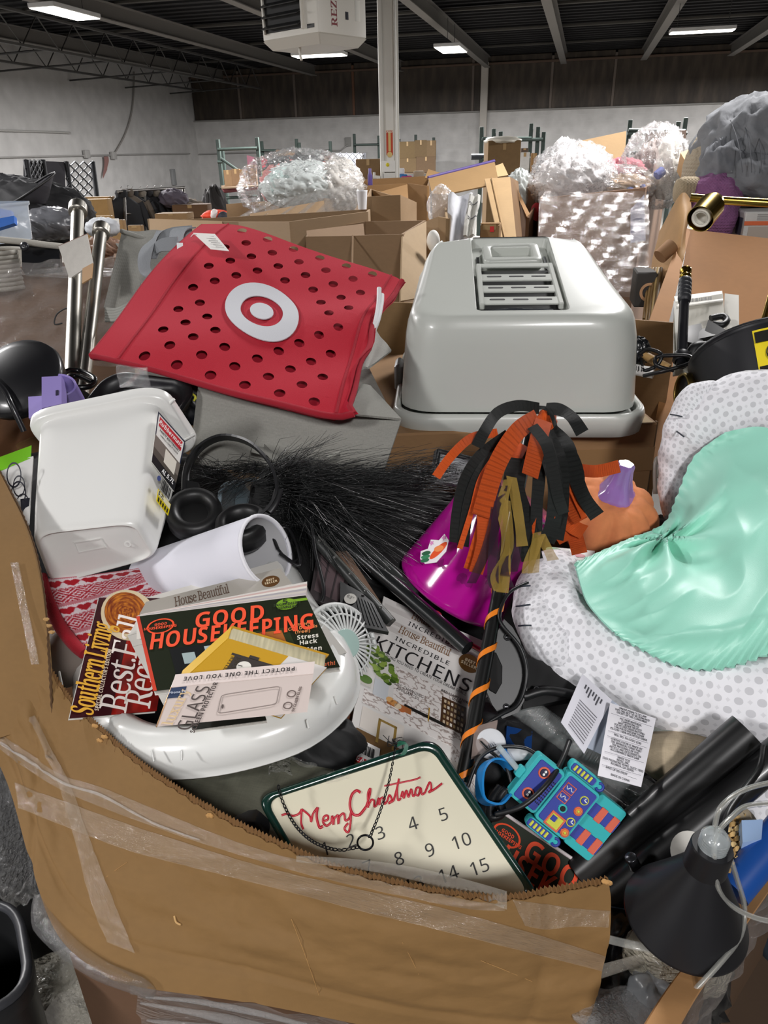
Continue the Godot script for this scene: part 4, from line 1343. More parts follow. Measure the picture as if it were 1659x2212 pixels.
func fabric_bin() -> void:
	var o = thing("fabric_bin", "grey linen fabric bin lying tilted under the red felt bag", "storage bin")
	var m = mat("9b9a93", 0.9, 0.0, {"tex": "linen", "uvs": Vector3(3, 3, 1), "bump": "weave", "deep": 0.03})
	var wob = func(q: Array, amp: float) -> ArrayMesh:
		var n: Vector3 = (q[1] - q[0]).cross(q[3] - q[0]).normalized()
		return sheet(24, 16, func(u, v): return q[0].lerp(q[1], u).lerp(q[3].lerp(q[2], u), v) + n * amp * (sin(u * 8 + v * 3) * 0.6 + sin(v * 11 - u * 4) * 0.4) * sin(u * PI), 0.004)
	part("front_panel", wob.call([at(432, 800, 1.375), at(867, 905, 1.275), at(812, 1068, 1.235), at(408, 1000, 1.32)], 0.006), m, o)
	part("top_panel", wob.call([at(250, 525, 2.02), at(690, 580, 1.88), at(850, 900, 1.36), at(432, 815, 1.48)], 0.004), m, o)
	part("side_fold", wob.call([at(782, 828, 1.31), at(800, 832, 1.36), at(867, 904, 1.272), at(752, 893, 1.262)], 0.002), m, o)
	part("side_panel", wob.call([at(845, 760, 1.42), at(800, 700, 1.5), at(780, 800, 1.36), at(800, 795, 1.36)], 0.002), mat("b9b9b2", 0.9, 0.0, {"tex": "linen"}), o)
	part("back_panel", wob.call([at(264, 497, 1.98), at(402, 505, 1.92), at(330, 700, 1.72), at(224, 664, 1.80)], 0.008), m, o)
	part("back_hem", tube(path([[262, 499, 1.97], [290, 508, 1.955], [330, 520, 1.93], [362, 526, 1.91]]), 0.006, 6), m, o)
	for k in 5:
		part("pleat", tube(path([[229, 668 + k * 6, 1.76], [255, 668 + k * 5.5, 1.73], [292, 648 + k * 5, 1.71]]), 0.0045, 6), mat("a5a59f", 0.9), o)
	part("handle_patch", board([at(545, 962, 1.275), at(578, 967, 1.268), at(575, 985, 1.266), at(543, 977, 1.272)], 0.003), m, o)
	part("handle_strap", ribbon(path([[572, 968, 1.266], [590, 985, 1.255], [610, 992, 1.25], [700, 1005, 1.235], [735, 985, 1.232]]), path([[572, 968, 1], [590, 985, 1], [610, 992, 1], [700, 1005, 1], [735, 985, 1]]).map(func(_p): return cam.basis.y * 0.014), 0.002), m, o)
	part("handle_patch", board([at(706, 984, 1.235), at(733, 975, 1.232), at(731, 1000, 1.23), at(703, 1003, 1.234)], 0.003), mat("aaaaa2", 0.9), o)
	var st = thing("webbing_straps", "looped grey webbing strap at the top edge of the fabric bin", "strap")
	var web = mat("9b9fa4", 0.85, 0.0, {"bump": "weave", "deep": 0.06, "uvs": Vector3(20, 2, 1)})
	var bx = cam.basis.x
	part("strap", ribbon(path([[415, 500, 1.80], [370, 505, 1.78], [335, 515, 1.76], [316, 545, 1.73], [312, 580, 1.70], [325, 598, 1.67], [345, 590, 1.66]]), [cam.basis.y * 0.03, cam.basis.y * 0.03, (bx + cam.basis.y) * 0.02, bx * 0.03, bx * 0.028, bx * 0.026, cam.basis.y * 0.03], 0.003), web, st)
	part("strap", ribbon(path([[352, 500, 1.82], [340, 525, 1.78], [325, 560, 1.735]]), [bx * 0.03, bx * 0.03, bx * 0.03], 0.003), web, st)
	part("strap", ribbon(path([[410, 493, 1.79], [385, 500, 1.77], [380, 535, 1.72]]), [bx * 0.03, bx * 0.034, bx * 0.03], 0.003), web, st)
	part("strap", ribbon(path([[330, 545, 1.75], [350, 530, 1.73], [385, 528, 1.71]]), [cam.basis.y * 0.03, cam.basis.y * 0.03, cam.basis.y * 0.034], 0.003), web, st)


func pole(top: Vector3, bottom: Vector3, r: float, label: String) -> void:
	var o = thing("steel_pole", label, "pole", "brushed steel curtain poles")
	var dirn = (top - bottom).normalized()
	var t = fr(bottom, dirn.cross(Vector3.FORWARD), dirn)
	o.transform = t
	var steel = mat("cfcbc2", 0.36, 1.0, {"tex": "brush"})
	var h = top.distance_to(bottom)
	part("tube", lathe([[r, 0], [r, h * 0.5], [r, h]], 28, true, true), steel, o)
	part("end_cap", lathe([[r * 1.0, h - 0.006], [r * 1.42, h - 0.004], [r * 1.45, h], [r * 1.45, h], [r * 1.45, h + 0.026], [r * 1.45, h + 0.026], [r * 1.36, h + 0.03], [r * 1.36, h + 0.03], [r * 1.2, h + 0.026], [0, h + 0.026]], 28), steel, o)


func pile_top() -> void:
	litter_box()
	red_felt()
	fabric_bin()
	pole(at(168, 458, 1.95), at(155, 850, 1.57), 0.0162, "thicker steel pole, the taller one, reaching through the torn white tag")
	pole(at(218, 505, 1.92), at(178, 855, 1.57), 0.0152, "shorter steel pole next to the red felt bag")
	solo("black_cable", tube(path([[132, 812, 1.50], [150, 800, 1.52], [178, 803, 1.53], [205, 818, 1.50], [196, 834, 1.47], [160, 836, 1.46], [140, 824, 1.48], [165, 812, 1.5], [200, 826, 1.48]]), 0.0055, 8), mat("131315", 0.25, 0.0, {"coat": 0.4}), "glossy black cable coiled round the feet of the steel poles", "cable")
	var tg = thing("cardboard_tag", "torn white cardboard sleeve around the taller steel pole", "cardboard sleeve")
	part("sleeve_front", board([at(126, 532, 1.84), at(188, 506, 1.83), at(200, 568, 1.75), at(150, 602, 1.77)], 0.003), mat("cfcac2", 0.8, 0.0, {"tex": "card"}), tg)
	part("sleeve_edge", board([at(126, 531, 1.85), at(188, 504, 1.84), at(189, 508, 1.835), at(127, 536, 1.845)], 0.004), mat("7a5548", 0.8), tg)
	part("sleeve_back", board([at(178, 580, 1.76), at(200, 568, 1.75), at(197, 600, 1.72), at(177, 612, 1.73)], 0.003), mat("b08a60", 0.8), tg)
	# box under the litter box
	var cb = thing("cardboard_box", "large brown carton on which the grey litter box stands", "box")
	var km = mat("9a7650", 0.8, 0.0, {"tex": "card", "tri": 3.0})
	var fa = at(780, 938, 1.41)
	var fb = at(1424, 905, 1.44)
	fb.y = fa.y
	var w = fa.distance_to(fb)
	cb.transform = Transform3D(fr(Vector3.ZERO, fb - fa, Vector3.UP).basis, (fa + fb) / 2 - Vector3(0, 0.303, 0))
	part("body", box(w, 0.30, 0.62, 0.004), km, cb, tf(0, 0, -0.31))
	part("tape", box(0.06, 0.002, 0.62, 0.0), mat("c7b294", 0.15, 0.0, {"nrm": "crumple_n"}), cb, tf(w * 0.43, 0.2995, -0.31))
	part("tape", box(w, 0.05, 0.002, 0.0), mat("8f6f4c", 0.3), cb, tf(0, 0.2, 0.0))
	part("corner_crease", box(0.004, 0.3, 0.01, 0.001), mat("7c5d3d", 0.8), cb, tf(w / 2, 0, -0.01))
	# walls of the overfull box behind and beside the pile
	var bk = pallet_box([[700, 648, 2.0], [895, 655, 1.95]], 0.3, "9f8058", "back wall of the overfull pallet box seen between fabric bin and litter box", false, "pallet_box")
	var bk2 = pallet_box([[1362, 690, 1.9], [1464, 698, 1.85]], 0.5, "94724c", "back wall of the overfull pallet box beside the black lamp stem", false, "pallet_box")
	var bl = pallet_box([[-40, 905, 1.45], [62, 850, 1.62]], 0.5, "8a5f3d", "dark brown side wall of the overfull box under the black lamp head", false, "pallet_box")
	left_edge()
	right_edge()


func left_edge() -> void:
	var wb = pallet_box([[-80, 590, 2.1], [60, 575, 2.15], [250, 556, 2.3], [255, 530, 2.9]], 0.4, "8f735e", "brown pallet box wrapped in glossy film behind the steel poles", false, "wrapped_pallet_box")
	part("film_wrap", sheet(50, 24, func(u, v):
		return at(lerpf(-40, 250, u), lerpf(572 - u * 18, 790, v), 2.02 + u * 0.12) + cam.basis.z * (0.008 * sin(v * 30 + u * 13) + 0.006 * sin(u * 27 + v * 17))), film("f4ece8", 0.16, "streak_n", 4.0, 1.6), wb)
	part("film_rim", lump(at(150, 588, 2.12), Vector3(0.14, 0.012, 0.05), 0.3, 3.0, 61, 22), film("ffffff", 0.12, "crumple_n", 4.0, 1.5), wb)
	part("loose_thread", tube(path([[150, 665, 2.0], [138, 668, 2.0], [122, 680, 2.0], [118, 700, 2.0], [135, 698, 2.0]]), 0.002, 5), mat("2b2a2a", 0.6), wb)
	# rope basket
	var rb = thing("rope_basket", "cream coiled rope basket on the film wrapped box", "basket")
	var bm = mat("b9b5ac", 0.9, 0.0, {"bump": "fibre", "deep": 0.1})
	var lp = []
	var c = at(-10, 560, 2.15)
	for k in 9:
		lp.append([0.078, 0.012 * k + 0.003])
	for k in 9:
		part("rope_coil", tube(ring(0.075, 0.012 * k, 20).map(func(p): return p + c - Vector3(0, 0.075, 0)), 0.0068, 6, 2), bm, rb)
	part("rim_rope", tube(path([[-30, 515, 2.1], [46, 522, 2.1], [100, 529, 2.12], [146, 535, 2.15], [140, 545, 2.2]]), 0.009, 8), bm, rb)
	var bk = thing("black_case", "flat black case with a round foot behind the rope basket", "case")
	part("body", board([at(46, 526, 2.12), at(128, 532, 2.14), at(130, 574, 2.12), at(48, 582, 2.1)], 0.03), mat("17181b", 0.35), bk)
	part("foot", lathe([[0.0, 0], [0.012, 0], [0.012, 0.006], [0.006, 0.008], [0, 0.007]], 20), mat("2a2b30", 0.3), bk, ax(at(54, 533, 2.09), cam.basis.z))
	solo("bead_strand", lump(at(225, 535, 2.5), Vector3(0.05, 0.03, 0.04), 0.5, 5.0, 62, 18), mat("8a6a56", 0.5), "small heap of brown beads between the poles and the fabric bin", "beads")
	# tub with a blue lid
	var tub = thing("storage_tub", "clear plastic storage tub with a blue handled lid", "storage tub")
	var tl = []
	var tc = at(-15, 508, 2.6)
	for k in [[0.19, 0.0], [0.215, 0.11], [0.23, 0.115], [0.23, 0.125]]:
		tl.append(rrect(k[0], 0.2, 0.03, k[1], 4).map(func(p): return p + tc - Vector3(0, 0.02, 0)))
	part("body", loft(tl, true, true, false), mat("cfdbe6", 0.2, 0.0, {"alpha": 0.45}), tub)
	part("lid", board([at(-40, 443, 2.6), at(24, 455, 2.6), at(26, 468, 2.6), at(-40, 468, 2.6)], 0.02), mat("1f63c8", 0.35), tub)
	part("lid_handle", board([at(-20, 475, 2.45), at(30, 466, 2.45), at(31, 482, 2.45), at(-20, 498, 2.45)], 0.02), mat("2a72d6", 0.35), tub)
	# black round lamp head
	var lh = thing("disc_lamp", "large black disc lamp head with a thin arm by the box edge", "lamp")
	var blk = mat("17171a", 0.35, 0.0, {"coat": 0.2})
	var axd = (cam.basis.y * 0.95 + cam.basis.z * 0.45 + cam.basis.x * 0.1).normalized()
	part("shade", lathe([[0.0, -0.028], [0.07, -0.026], [0.083, -0.018], [0.086, -0.004], [0.082, 0.006], [0.06, 0.014], [0.02, 0.018], [0, 0.018]], 40), blk, lh, ax(at(38, 815, 1.38), cam.basis.z * 0.88 + cam.basis.y * 0.42 - cam.basis.x * 0.1))
	part("shade_top", lathe([[0.0, 0.0], [0.075, -0.004], [0.085, -0.02], [0.085, -0.03], [0.0, -0.03]], 40), blk, lh, ax(at(40, 780, 1.46), axd))
	part("arm", tube(path([[-30, 805, 1.36], [8, 842, 1.34], [25, 875, 1.33], [52, 932, 1.34]]), 0.0055, 8), blk, lh)
	# purple plastic pieces
	var pm = mat("9384c4", 0.45)
	var pp = thing("purple_clip", "purple plastic clip block with a small square hole", "plastic clip")
	var q = [at(90, 814, 1.28), at(133, 812, 1.28), at(133, 872, 1.25), at(90, 882, 1.25)]
	part("block", board(q, 0.02), pm, pp)
	part("hole", board([at(120, 843, 1.262), at(126, 842, 1.262), at(126, 853, 1.258), at(120, 854, 1.258)], 0.001), mat("241f3a", 0.6), pp)
	solo("purple_clip", board([at(61, 857, 1.3), at(90, 855, 1.3), at(92, 898, 1.27), at(62, 903, 1.27)], 0.02), pm, "purple plastic block half hidden behind the one with a hole", "plastic clip")
	var arc = []
	for k in 9:
		var a = PI * (0.5 - k / 8.0)
		arc.append([140 + 38 * cos(a), 855 - 24 * sin(a), 1.32])
	solo("purple_clip", ribbon(path(arc), path(arc).map(func(_p): return cam.basis.z * 0.05 + cam.basis.y * 0.03), 0.004, 3), pm, "curved purple plastic band beside the black tray", "plastic clip")
	# black tray
	var tr = thing("black_tray", "black oval rimmed plastic tray under the red felt hem", "tray")
	var t2 = fr(at(300, 880, 1.36), (at(400, 880, 1.36) - at(200, 850, 1.42)), cam.basis.z * 0.8 + cam.basis.y * 0.6)
	var rows = []
	for k in [[0.19, 0.13, 0.0], [0.2, 0.14, 0.012], [0.2, 0.14, 0.016], [0.19, 0.13, 0.018], [0.175, 0.115, 0.012], [0.165, 0.105, 0.0], [0.15, 0.09, 0.004], [0.14, 0.08, 0.004], [0.13, 0.07, -0.004]]:
		rows.append(rrect(k[0], k[1], 0.045, k[2], 6))
	part("shell", loft(rows), mat("121214", 0.4), tr, t2)
	solo("film_strip", sheet(8, 14, func(u, v): return at(252 + u * 68 + v * 4, 788 + v * 48 + u * 6, 1.33 - v * 0.03) + cam.basis.z * 0.006 * sin(u * 7 + v * 5)), film("d8d8dc", 0.10, "crumple_n", 2.0, 0.8), "strip of clear film hanging under the red felt hem", "film")
	var dp = thing("dark_packet", "dark packet with yellow scrawl between tray and fabric bin", "packet")
	part("body", lump(at(425, 872, 1.42), Vector3(0.03, 0.04, 0.03), 0.25, 3.0, 64, 20), mat("14151a", 0.4), dp)
	for k in 4:
		part("yellow_print", tube(path([[406 + k * 9, 842 + k * 9, 1.385], [414 + k * 8, 848 + k * 9, 1.383], [410 + k * 9, 856 + k * 10, 1.385]]), 0.0025, 5), mat("d8d34a", 0.5), dp)


func right_edge() -> void:
	# kraft pallet box
	var kb = thing("kraft_box", "orange brown kraft pallet box filled high with blankets", "box")
	var km = mat("b07c4a", 0.8, 0.0, {"tex": "card", "tri": 2.0})
	part("wall_panel", board([at(1476, 490, 2.3), at(1492, 496, 2.28), at(1430, 760, 1.92), at(1400, 700, 1.97)], 0.006), mat("bd8a5a", 0.8, 0.0, {"tex": "card", "tri": 2.0}), kb)
	part("wall_panel", board([at(1490, 495, 2.28), at(1900, 543, 2.14), at(1900, 1000, 1.78), at(1400, 1000, 1.85)], 0.006), km, kb)
	var pf = thing("paper_flap", "tan kraft paper bundle slumped over the wooden slat corner", "paper")
	var pc = coons([[1424, 500, 2.45], [1440, 455, 2.42], [1462, 432, 2.38], [1494, 430, 2.34]], [[1403, 660, 2.25], [1420, 640, 2.22], [1440, 620, 2.22], [1478, 520, 2.26]], [[1424, 500, 2.45], [1410, 560, 2.36], [1403, 660, 2.25]], [[1494, 430, 2.34], [1490, 470, 2.30], [1478, 520, 2.26]])
	part("sheet", sheet(18, 18, func(u, v): return pc.call(u, v) + cam.basis.z * (0.07 * sin(u * PI) + 0.006 * sin(v * 9 + u * 5)), 0.004), mat("b98f5c", 0.75, 0.0, {"tex": "card"}), pf)
	part("inner_roll", tube([at(1425, 555, 2.2), at(1452, 530, 2.2)], 0.022, 14), mat("8f6a48", 0.8), pf)
	var bs = thing("bamboo_blind", "bundle of brown bamboo slats standing by the kraft box", "blind")
	for k in 5:
		part("slat", tube([at(1404 + k * 6, 580, 2.3 - k * 0.02), at(1392 + k * 5, 690 + k * 4, 2.15 - k * 0.02)], 0.006, 6), mat(["7d6138", "8d6f42", "6f5530", "a08655", "5b4526"][k], 0.6), bs)
	var rp = carton(1368, 592, 1410, 664, 2.25, 0.12, -12, "3c3936", "small dark carton with a ring print next to the bamboo slats", "", "cardboard_box", false)
	part("ring_print", lathe([[0.02, 0.0], [0.028, 0.0], [0.028, 0.001], [0.02, 0.001]], 24), mat("b98f6a", 0.7), rp, tf(0.012, 0.045, 0.002, 90))
	# blankets
	var q1 = thing("quilt", "grey stitched quilt heaped on top of the blanket pile", "quilt")
	part("upper_fold", lump(at(1640, 330, 2.5), Vector3(0.2, 0.17, 0.22), 0.16, 0.8, 74, 40), mat("7e8084", 0.9, 0.0, {"bump": "crumple", "deep": 0.5, "tri": 6.0}), q1)
	part("side_fold", lump(at(1562, 372, 2.42), Vector3(0.07, 0.09, 0.1), 0.3, 1.4, 75, 26), mat("6f7176", 0.9), q1)
	part("front_fold", lump(at(1640, 385, 2.38), Vector3(0.15, 0.07, 0.12), 0.2, 1.0, 76, 30), mat("787a7e", 0.9, 0.0, {"bump": "crumple", "deep": 0.5, "tri": 6.0}), q1)
	part("under_fold", lump(at(1690, 480, 2.6), Vector3(0.26, 0.15, 0.2), 0.1, 0.8, 82, 30), mat("6c6e72", 0.9), q1)
	for k in 4:
		part("stitch_line", tube(path([[1578 + k * 26, 260 + k * -4, 2.36], [1592 + k * 24, 300, 2.3], [1600 + k * 22, 340, 2.27], [1604 + k * 20, 372, 2.26]]), 0.0015, 5), mat("5c5e63", 0.9), q1)
	var kt = mat("855680", 0.95, 0.0, {"bump": "weave", "deep": 0.3, "tri": 14.0})
	solo("knit_blanket", lump(at(1545, 425, 2.4), Vector3(0.08, 0.075, 0.1), 0.12, 1.2, 77, 30), kt, "purple knitted blanket under the grey quilt", "blanket")
	part("lower_fold", lump(at(1550, 475, 2.38), Vector3(0.055, 0.07, 0.08), 0.14, 1.2, 78, 26), kt, get_node("knit_blanket"))
	solo("knit_blanket", lump(at(1520, 372, 2.6), Vector3(0.07, 0.13, 0.12), 0.06, 1.2, 79, 30), mat("b3a692", 0.95, 0.0, {"bump": "weave", "deep": 0.4, "tri": 10.0}), "beige knitted blanket behind the grey quilt", "blanket")
	solo("knit_roll", lathe([[0.0, -0.04], [0.035, -0.038], [0.042, -0.02], [0.042, 0.02], [0.035, 0.038], [0, 0.04]], 18), mat("a6967c", 0.95, 0.0, {"bump": "weave", "deep": 0.3, "tri": 12.0}), "small beige knitted roll with dark stripes above the paper bundle", "knit roll", "", ax(at(1487, 412, 2.4), cam.basis.x))
	solo("white_box", board([at(1540, 262, 2.9), at(1578, 256, 2.9), at(1575, 300, 2.85), at(1545, 320, 2.85)], 0.06), mat("e2e2e2", 0.4), "glossy white carton poking up behind the grey quilt", "box")
	solo("white_box", board([at(1500, 325, 3.0), at(1545, 310, 3.0), at(1540, 345, 2.95), at(1498, 350, 2.95)], 0.08), mat("dcdde0", 0.3), "clear film wrapped white pack behind the beige blanket", "box")
	solo("tan_box", board([at(1470, 330, 3.3), at(1540, 300, 3.3), at(1540, 345, 3.25), at(1490, 365, 3.25)], 0.1), mat("c8a070", 0.7), "pale tan carton edge behind the white film pack", "box")
	var fb = carton(1604, 462, 1700, 520, 2.3, 0.16, -10, "dcdad6", "white printed appliance box with an orange stripe under the quilt", "", "appliance_box", false)
	part("orange_stripe", box(0.139, 0.012, 0.002, 0.0), mat("d9683a", 0.6), fb, tf(0, 0.045, 0.001))
	part("photo_print", box(0.12, 0.04, 0.002, 0.0), mat("b3a79b", 0.6), fb, tf(0.005, 0.002, 0.001))
	for k in 4:
		part("print_line", box(0.07, 0.0022, 0.001, 0.0), mat("9c9a98", 0.7), fb, tf(0.0, 0.06 + k * 0.005, 0.001))
	part("window_print", box(0.002, 0.05, 0.06, 0.0), mat("4a4c58", 0.6), fb, tf(-0.07, 0.015, -0.05))
	# brass arm with a socket
	var bl = thing("brass_lamp", "polished brass lamp arm with an empty bulb socket", "lamp")
	var br = mat("c4a54e", 0.24, 1.0)
	part("arm", tube([at(1492, 427, 1.55), at(1560, 433, 1.53), at(1720, 442, 1.5)], 0.0082, 14, 1), br, bl)
	var sk = ax(at(1540, 440, 1.52), at(1540, 440, 1.52) - at(1497, 492, 1.47))
	part("socket_cup", lathe([[0.0255, -0.067], [0.0265, -0.068], [0.0265, -0.068], [0.0265, -0.01], [0.0265, -0.01], [0.022, -0.006], [0.022, 0.004], [0.016, 0.008], [0.016, 0.008], [0.0, 0.01]], 32), br, bl, sk)
	part("socket_insert", lathe([[0.0, -0.05], [0.012, -0.052], [0.013, -0.064], [0.0165, -0.067], [0.0185, -0.066], [0.0185, -0.05]], 28), mat("e7e2d6", 0.4), bl, sk)
	for k in 3:
		part("thread", tube(ring(0.0125, -0.064 + k * 0.004, 16), 0.0012, 5, 2), mat("d6d2c8", 0.4), bl, sk)
	# thin brass rods at the edge
	for k in 2:
		solo("brass_rod", tube([at(1662 + k * 8, 640, 1.5), at(1635 + k * 9, 740, 1.45)], 0.004, 8), br, ["brass rod leaning behind the black bucket, nearer the paper box", "second brass rod leaning behind the black bucket at the frame edge"][k], "rod")
	# black lamp stem
	var ls = thing("floor_lamp", "black lamp pole with ribbed grip and a brass threaded tip", "lamp part")
	var k2 = ax(at(1472, 782, 1.42), at(1481, 590, 1.52) - at(1472, 782, 1.42))
	var hh = at(1481, 590, 1.52).distance_to(at(1472, 782, 1.42))
	part("pole", lathe([[0.0095, -0.01], [0.0095, hh * 0.72]], 20, true, true), mat("222226", 0.35, 0.3), ls, k2)
	var rib = [[0.0, hh * 0.66], [0.011, hh * 0.66]]
	for k in 5:
		rib.append_array([[0.0128, hh * (0.70 + k * 0.045)], [0.0128, hh * (0.725 + k * 0.045)], [0.0118, hh * (0.73 + k * 0.045)], [0.0118, hh * (0.742 + k * 0.045)]])
	rib.append_array([[0.009, hh * 0.93], [0.0, hh * 0.93]])
	part("grip", lathe(rib, 24), mat("2a2b2f", 0.5), ls, k2)
	part("brass_tip", lathe([[0.0, hh * 0.92], [0.0095, hh * 0.92], [0.0095, hh * 0.95], [0.0115, hh * 0.955], [0.0115, hh * 0.965], [0.0085, hh * 0.97], [0.0085, hh * 1.0], [0.0115, hh * 1.01], [0.0115, hh * 1.04], [0.009, hh * 1.05], [0.0, hh * 1.05]], 24), mat("b9973f", 0.2, 1.0), ls, k2)
	part("base_ring", lathe([[0.012, 0.0], [0.017, 0.004], [0.015, 0.02], [0.0095, 0.024]], 20), mat("1c1c20", 0.4), ls, k2)
	# white opened box with black parts
	var ob = thing("opened_box", "opened white carton with a barcode holding black brackets", "box")
	var wm = mat("d6d4cd", 0.6)
	var A = at(1456, 652, 1.62)
	var B = at(1562, 634, 1.60)
	var C = at(1596, 640, 1.58)
	var dn = at(1562, 640, 1.6) - at(1570, 800, 1.45)
	part("back_panel", board([A, B, B - dn, A - dn], 0.003), mat("b9b6ab", 0.7), ob)
	part("side_panel", board([C, at(1566, 636, 1.6), at(1560, 780, 1.5), at(1598, 800, 1.44)], 0.003), wm, ob)
	part("left_panel", board([at(1455, 650, 1.62), at(1470, 662, 1.6), at(1466, 800, 1.46), at(1462, 790, 1.48)], 0.003), wm, ob)
	var flap = part("top_flap", board([at(1456, 640, 1.66), at(1560, 628, 1.64), at(1562, 648, 1.58), at(1462, 662, 1.6)], 0.003), mat("e4e2db", 0.6), ob)
	for k in 16:
		var xx = 1488 + k * 3.2
		part("bar", board([at(xx, 645 - k * 0.3, 1.592), at(xx + 1.0 + (k % 3) * 0.7, 645 - k * 0.3, 1.592), at(xx + 1.0 + (k % 3) * 0.7, 652 - k * 0.3, 1.578), at(xx, 652 - k * 0.3, 1.578)], 0.0004), mat("2a2a2a", 0.7), ob)
	var bb = mat("101012", 0.5)
	var bk = thing("black_bracket", "black plastic bracket with a ring inside the opened white carton", "bracket")
	part("yoke", board([at(1478, 706, 1.5), at(1515, 698, 1.5), at(1520, 745, 1.46), at(1482, 738, 1.46)], 0.02), bb, bk)
	part("block", board([at(1530, 690, 1.5), at(1572, 715, 1.47), at(1568, 742, 1.45), at(1520, 722, 1.48)], 0.02), bb, bk)
	part("ring", tube(path([[1535, 688, 1.51], [1560, 683, 1.51], [1570, 692, 1.5], [1560, 702, 1.49], [1540, 700, 1.5]]), 0.007, 8), bb, bk)
	part("arm", board([at(1500, 712, 1.49), at(1545, 706, 1.49), at(1545, 724, 1.47), at(1500, 734, 1.47)], 0.016), bb, bk)
	part("tube", tube(path([[1490, 780, 1.44], [1500, 752, 1.44], [1530, 748, 1.45], [1560, 735, 1.46]]), 0.011, 10), bb, bk)
	var ps = thing("power_strip", "white power socket plate with three slots inside the white carton", "socket plate")
	part("plate", board([at(1500, 752, 1.46), at(1566, 724, 1.46), at(1590, 748, 1.43), at(1520, 790, 1.42)], 0.01), mat("c9c6bb", 0.5), ps)
	for k in 3:
		part("slot", board([at(1530 + k * 12, 752 - k * 5, 1.446), at(1533 + k * 12, 751 - k * 5, 1.446), at(1536 + k * 12, 759 - k * 5, 1.44), at(1533 + k * 12, 760 - k * 5, 1.44)], 0.003), mat("1d1d1d", 0.6), ps)
	# black bucket with yellow warning label
	var bu = thing("black_bucket", "big matt black bucket with a yellow warning label", "bucket")
	var bax = (cam.basis.y * 0.94 - cam.basis.z * 0.33 + cam.basis.x * 0.03).normalized()
	var bt = ax(at(1655, 772, 1.32) - bax * 0.08, bax)
	part("shell", lathe([[0.10, -0.14], [0.125, 0.075], [0.13, 0.078], [0.13, 0.083], [0.123, 0.083], [0.098, -0.14]], 44, true, false), mat("1d1d21", 0.4, 0.3), bu, bt)
	var b0 = 0.0
	var bsg = 1.0
	var best = -1e9
	for k in 90:
		var dn2: float = (bt.basis * Vector3(cos(TAU * k / 90), 0, sin(TAU * k / 90))).dot((cam.origin - at(1640, 800, 1.3)).normalized())
		if dn2 > best:
			best = dn2
			b0 = TAU * k / 90
	if (bt.basis * Vector3(cos(b0 + 0.3), 0, sin(b0 + 0.3))).dot(cam.basis.x) < (bt.basis * Vector3(cos(b0), 0, sin(b0))).dot(cam.basis.x):
		bsg = -1.0
	var yl = sheet(10, 6, func(u, v):
		var a = b0 + lerpf(-0.12, 0.33, u) * bsg
		var r = lerpf(0.1255, 0.1145, v)
		return bt * Vector3(cos(a) * r, lerpf(0.066, -0.02, v), sin(a) * r))
	var lab = part("warning_label", yl, mat("f2d90f", 0.5), bu)
	part("label_header", sheet(10, 2, func(u, v):
		var a = b0 + lerpf(-0.10, 0.31, u) * bsg
		return bt * Vector3(cos(a) * 0.126, lerpf(0.062, 0.042, v), sin(a) * 0.126)), mat("17160f", 0.5), lab)
	part("label_footer", sheet(10, 2, func(u, v):
		var a = b0 + lerpf(-0.10, 0.31, u) * bsg
		return bt * Vector3(cos(a) * 0.1185, lerpf(0.002, -0.016, v), sin(a) * 0.1185)), mat("17160f", 0.5), lab)
	part("no_sign", tube(range(17).map(func(k): return bt * Vector3(cos(b0 + bsg * (0.10 + 0.09 * cos(TAU * k / 16))) * 0.1225, 0.022 + 0.014 * sin(TAU * k / 16), sin(b0 + bsg * (0.10 + 0.09 * cos(TAU * k / 16))) * 0.1225)), 0.0012, 5, 1), mat("17160f", 0.5), lab)
	# brass drum beside the bucket, cords, knitted handle
	var dr = thing("brass_drum", "short brass and black drum tucked beside the black bucket", "lamp part")
	part("brass_band", lathe([[0.036, 0], [0.036, 0.024], [0.0325, 0.026], [0.031, 0.022], [0.031, 0.0]], 30), mat("8a7440", 0.35, 1.0), dr, ax(at(1500, 848, 1.37), cam.basis.x * -1.0 + cam.basis.z * 0.02))
	part("black_body", lathe([[0.0, -0.06], [0.0355, -0.06], [0.0355, 0.0], [0.03, 0.018], [0.0, 0.018]], 30), mat("151518", 0.4), dr, ax(at(1500, 848, 1.37), cam.basis.x * -1.0 + cam.basis.z * 0.02))
	var cd = mat("141416", 0.35)
	solo("power_cable", tube(path([[1455, 800, 1.42], [1420, 790, 1.42], [1418, 772, 1.43], [1450, 768, 1.42], [1490, 770, 1.4], [1488, 785, 1.39], [1440, 800, 1.4], [1405, 808, 1.42], [1390, 812, 1.43]]), 0.004, 7), cd, "black power cord coiled round the foot of the lamp pole", "cord")
	solo("power_cable", tube(path([[1385, 775, 1.46], [1392, 800, 1.44], [1420, 788, 1.43], [1428, 765, 1.43], [1400, 755, 1.45], [1382, 765, 1.46]]), 0.004, 7), cd, "black cord loop hanging from the knitted handle", "cord")
	var kn = thing("beaded_stick", "pale wooden handle with a black beaded knob", "handle")
	part("stick", tube([at(1378, 760, 1.47), at(1445, 796, 1.44)], 0.0085, 10), mat("c09a62", 0.6), kn)
	part("knob", lump(at(1378, 762, 1.48), Vector3(0.022, 0.028, 0.022), 0.25, 9.0, 81, 22), mat("1a1c1e", 0.25), kn)
	var wt = thing("cord_tag", "white rolled tag with black printing lying by the cords", "tag")
	part("roll", tube([at(1366, 797, 1.46), at(1412, 806, 1.44)], 0.011, 12), mat("e3e1de", 0.6), wt)
	for k in 5:
		part("print_bar", tube([at(1374 + k * 6, 790 + k * 1.2, 1.443), at(1374 + k * 6, 800 + k * 1.2, 1.44)], 0.001, 5), mat("3a3a3a", 0.7), wt)
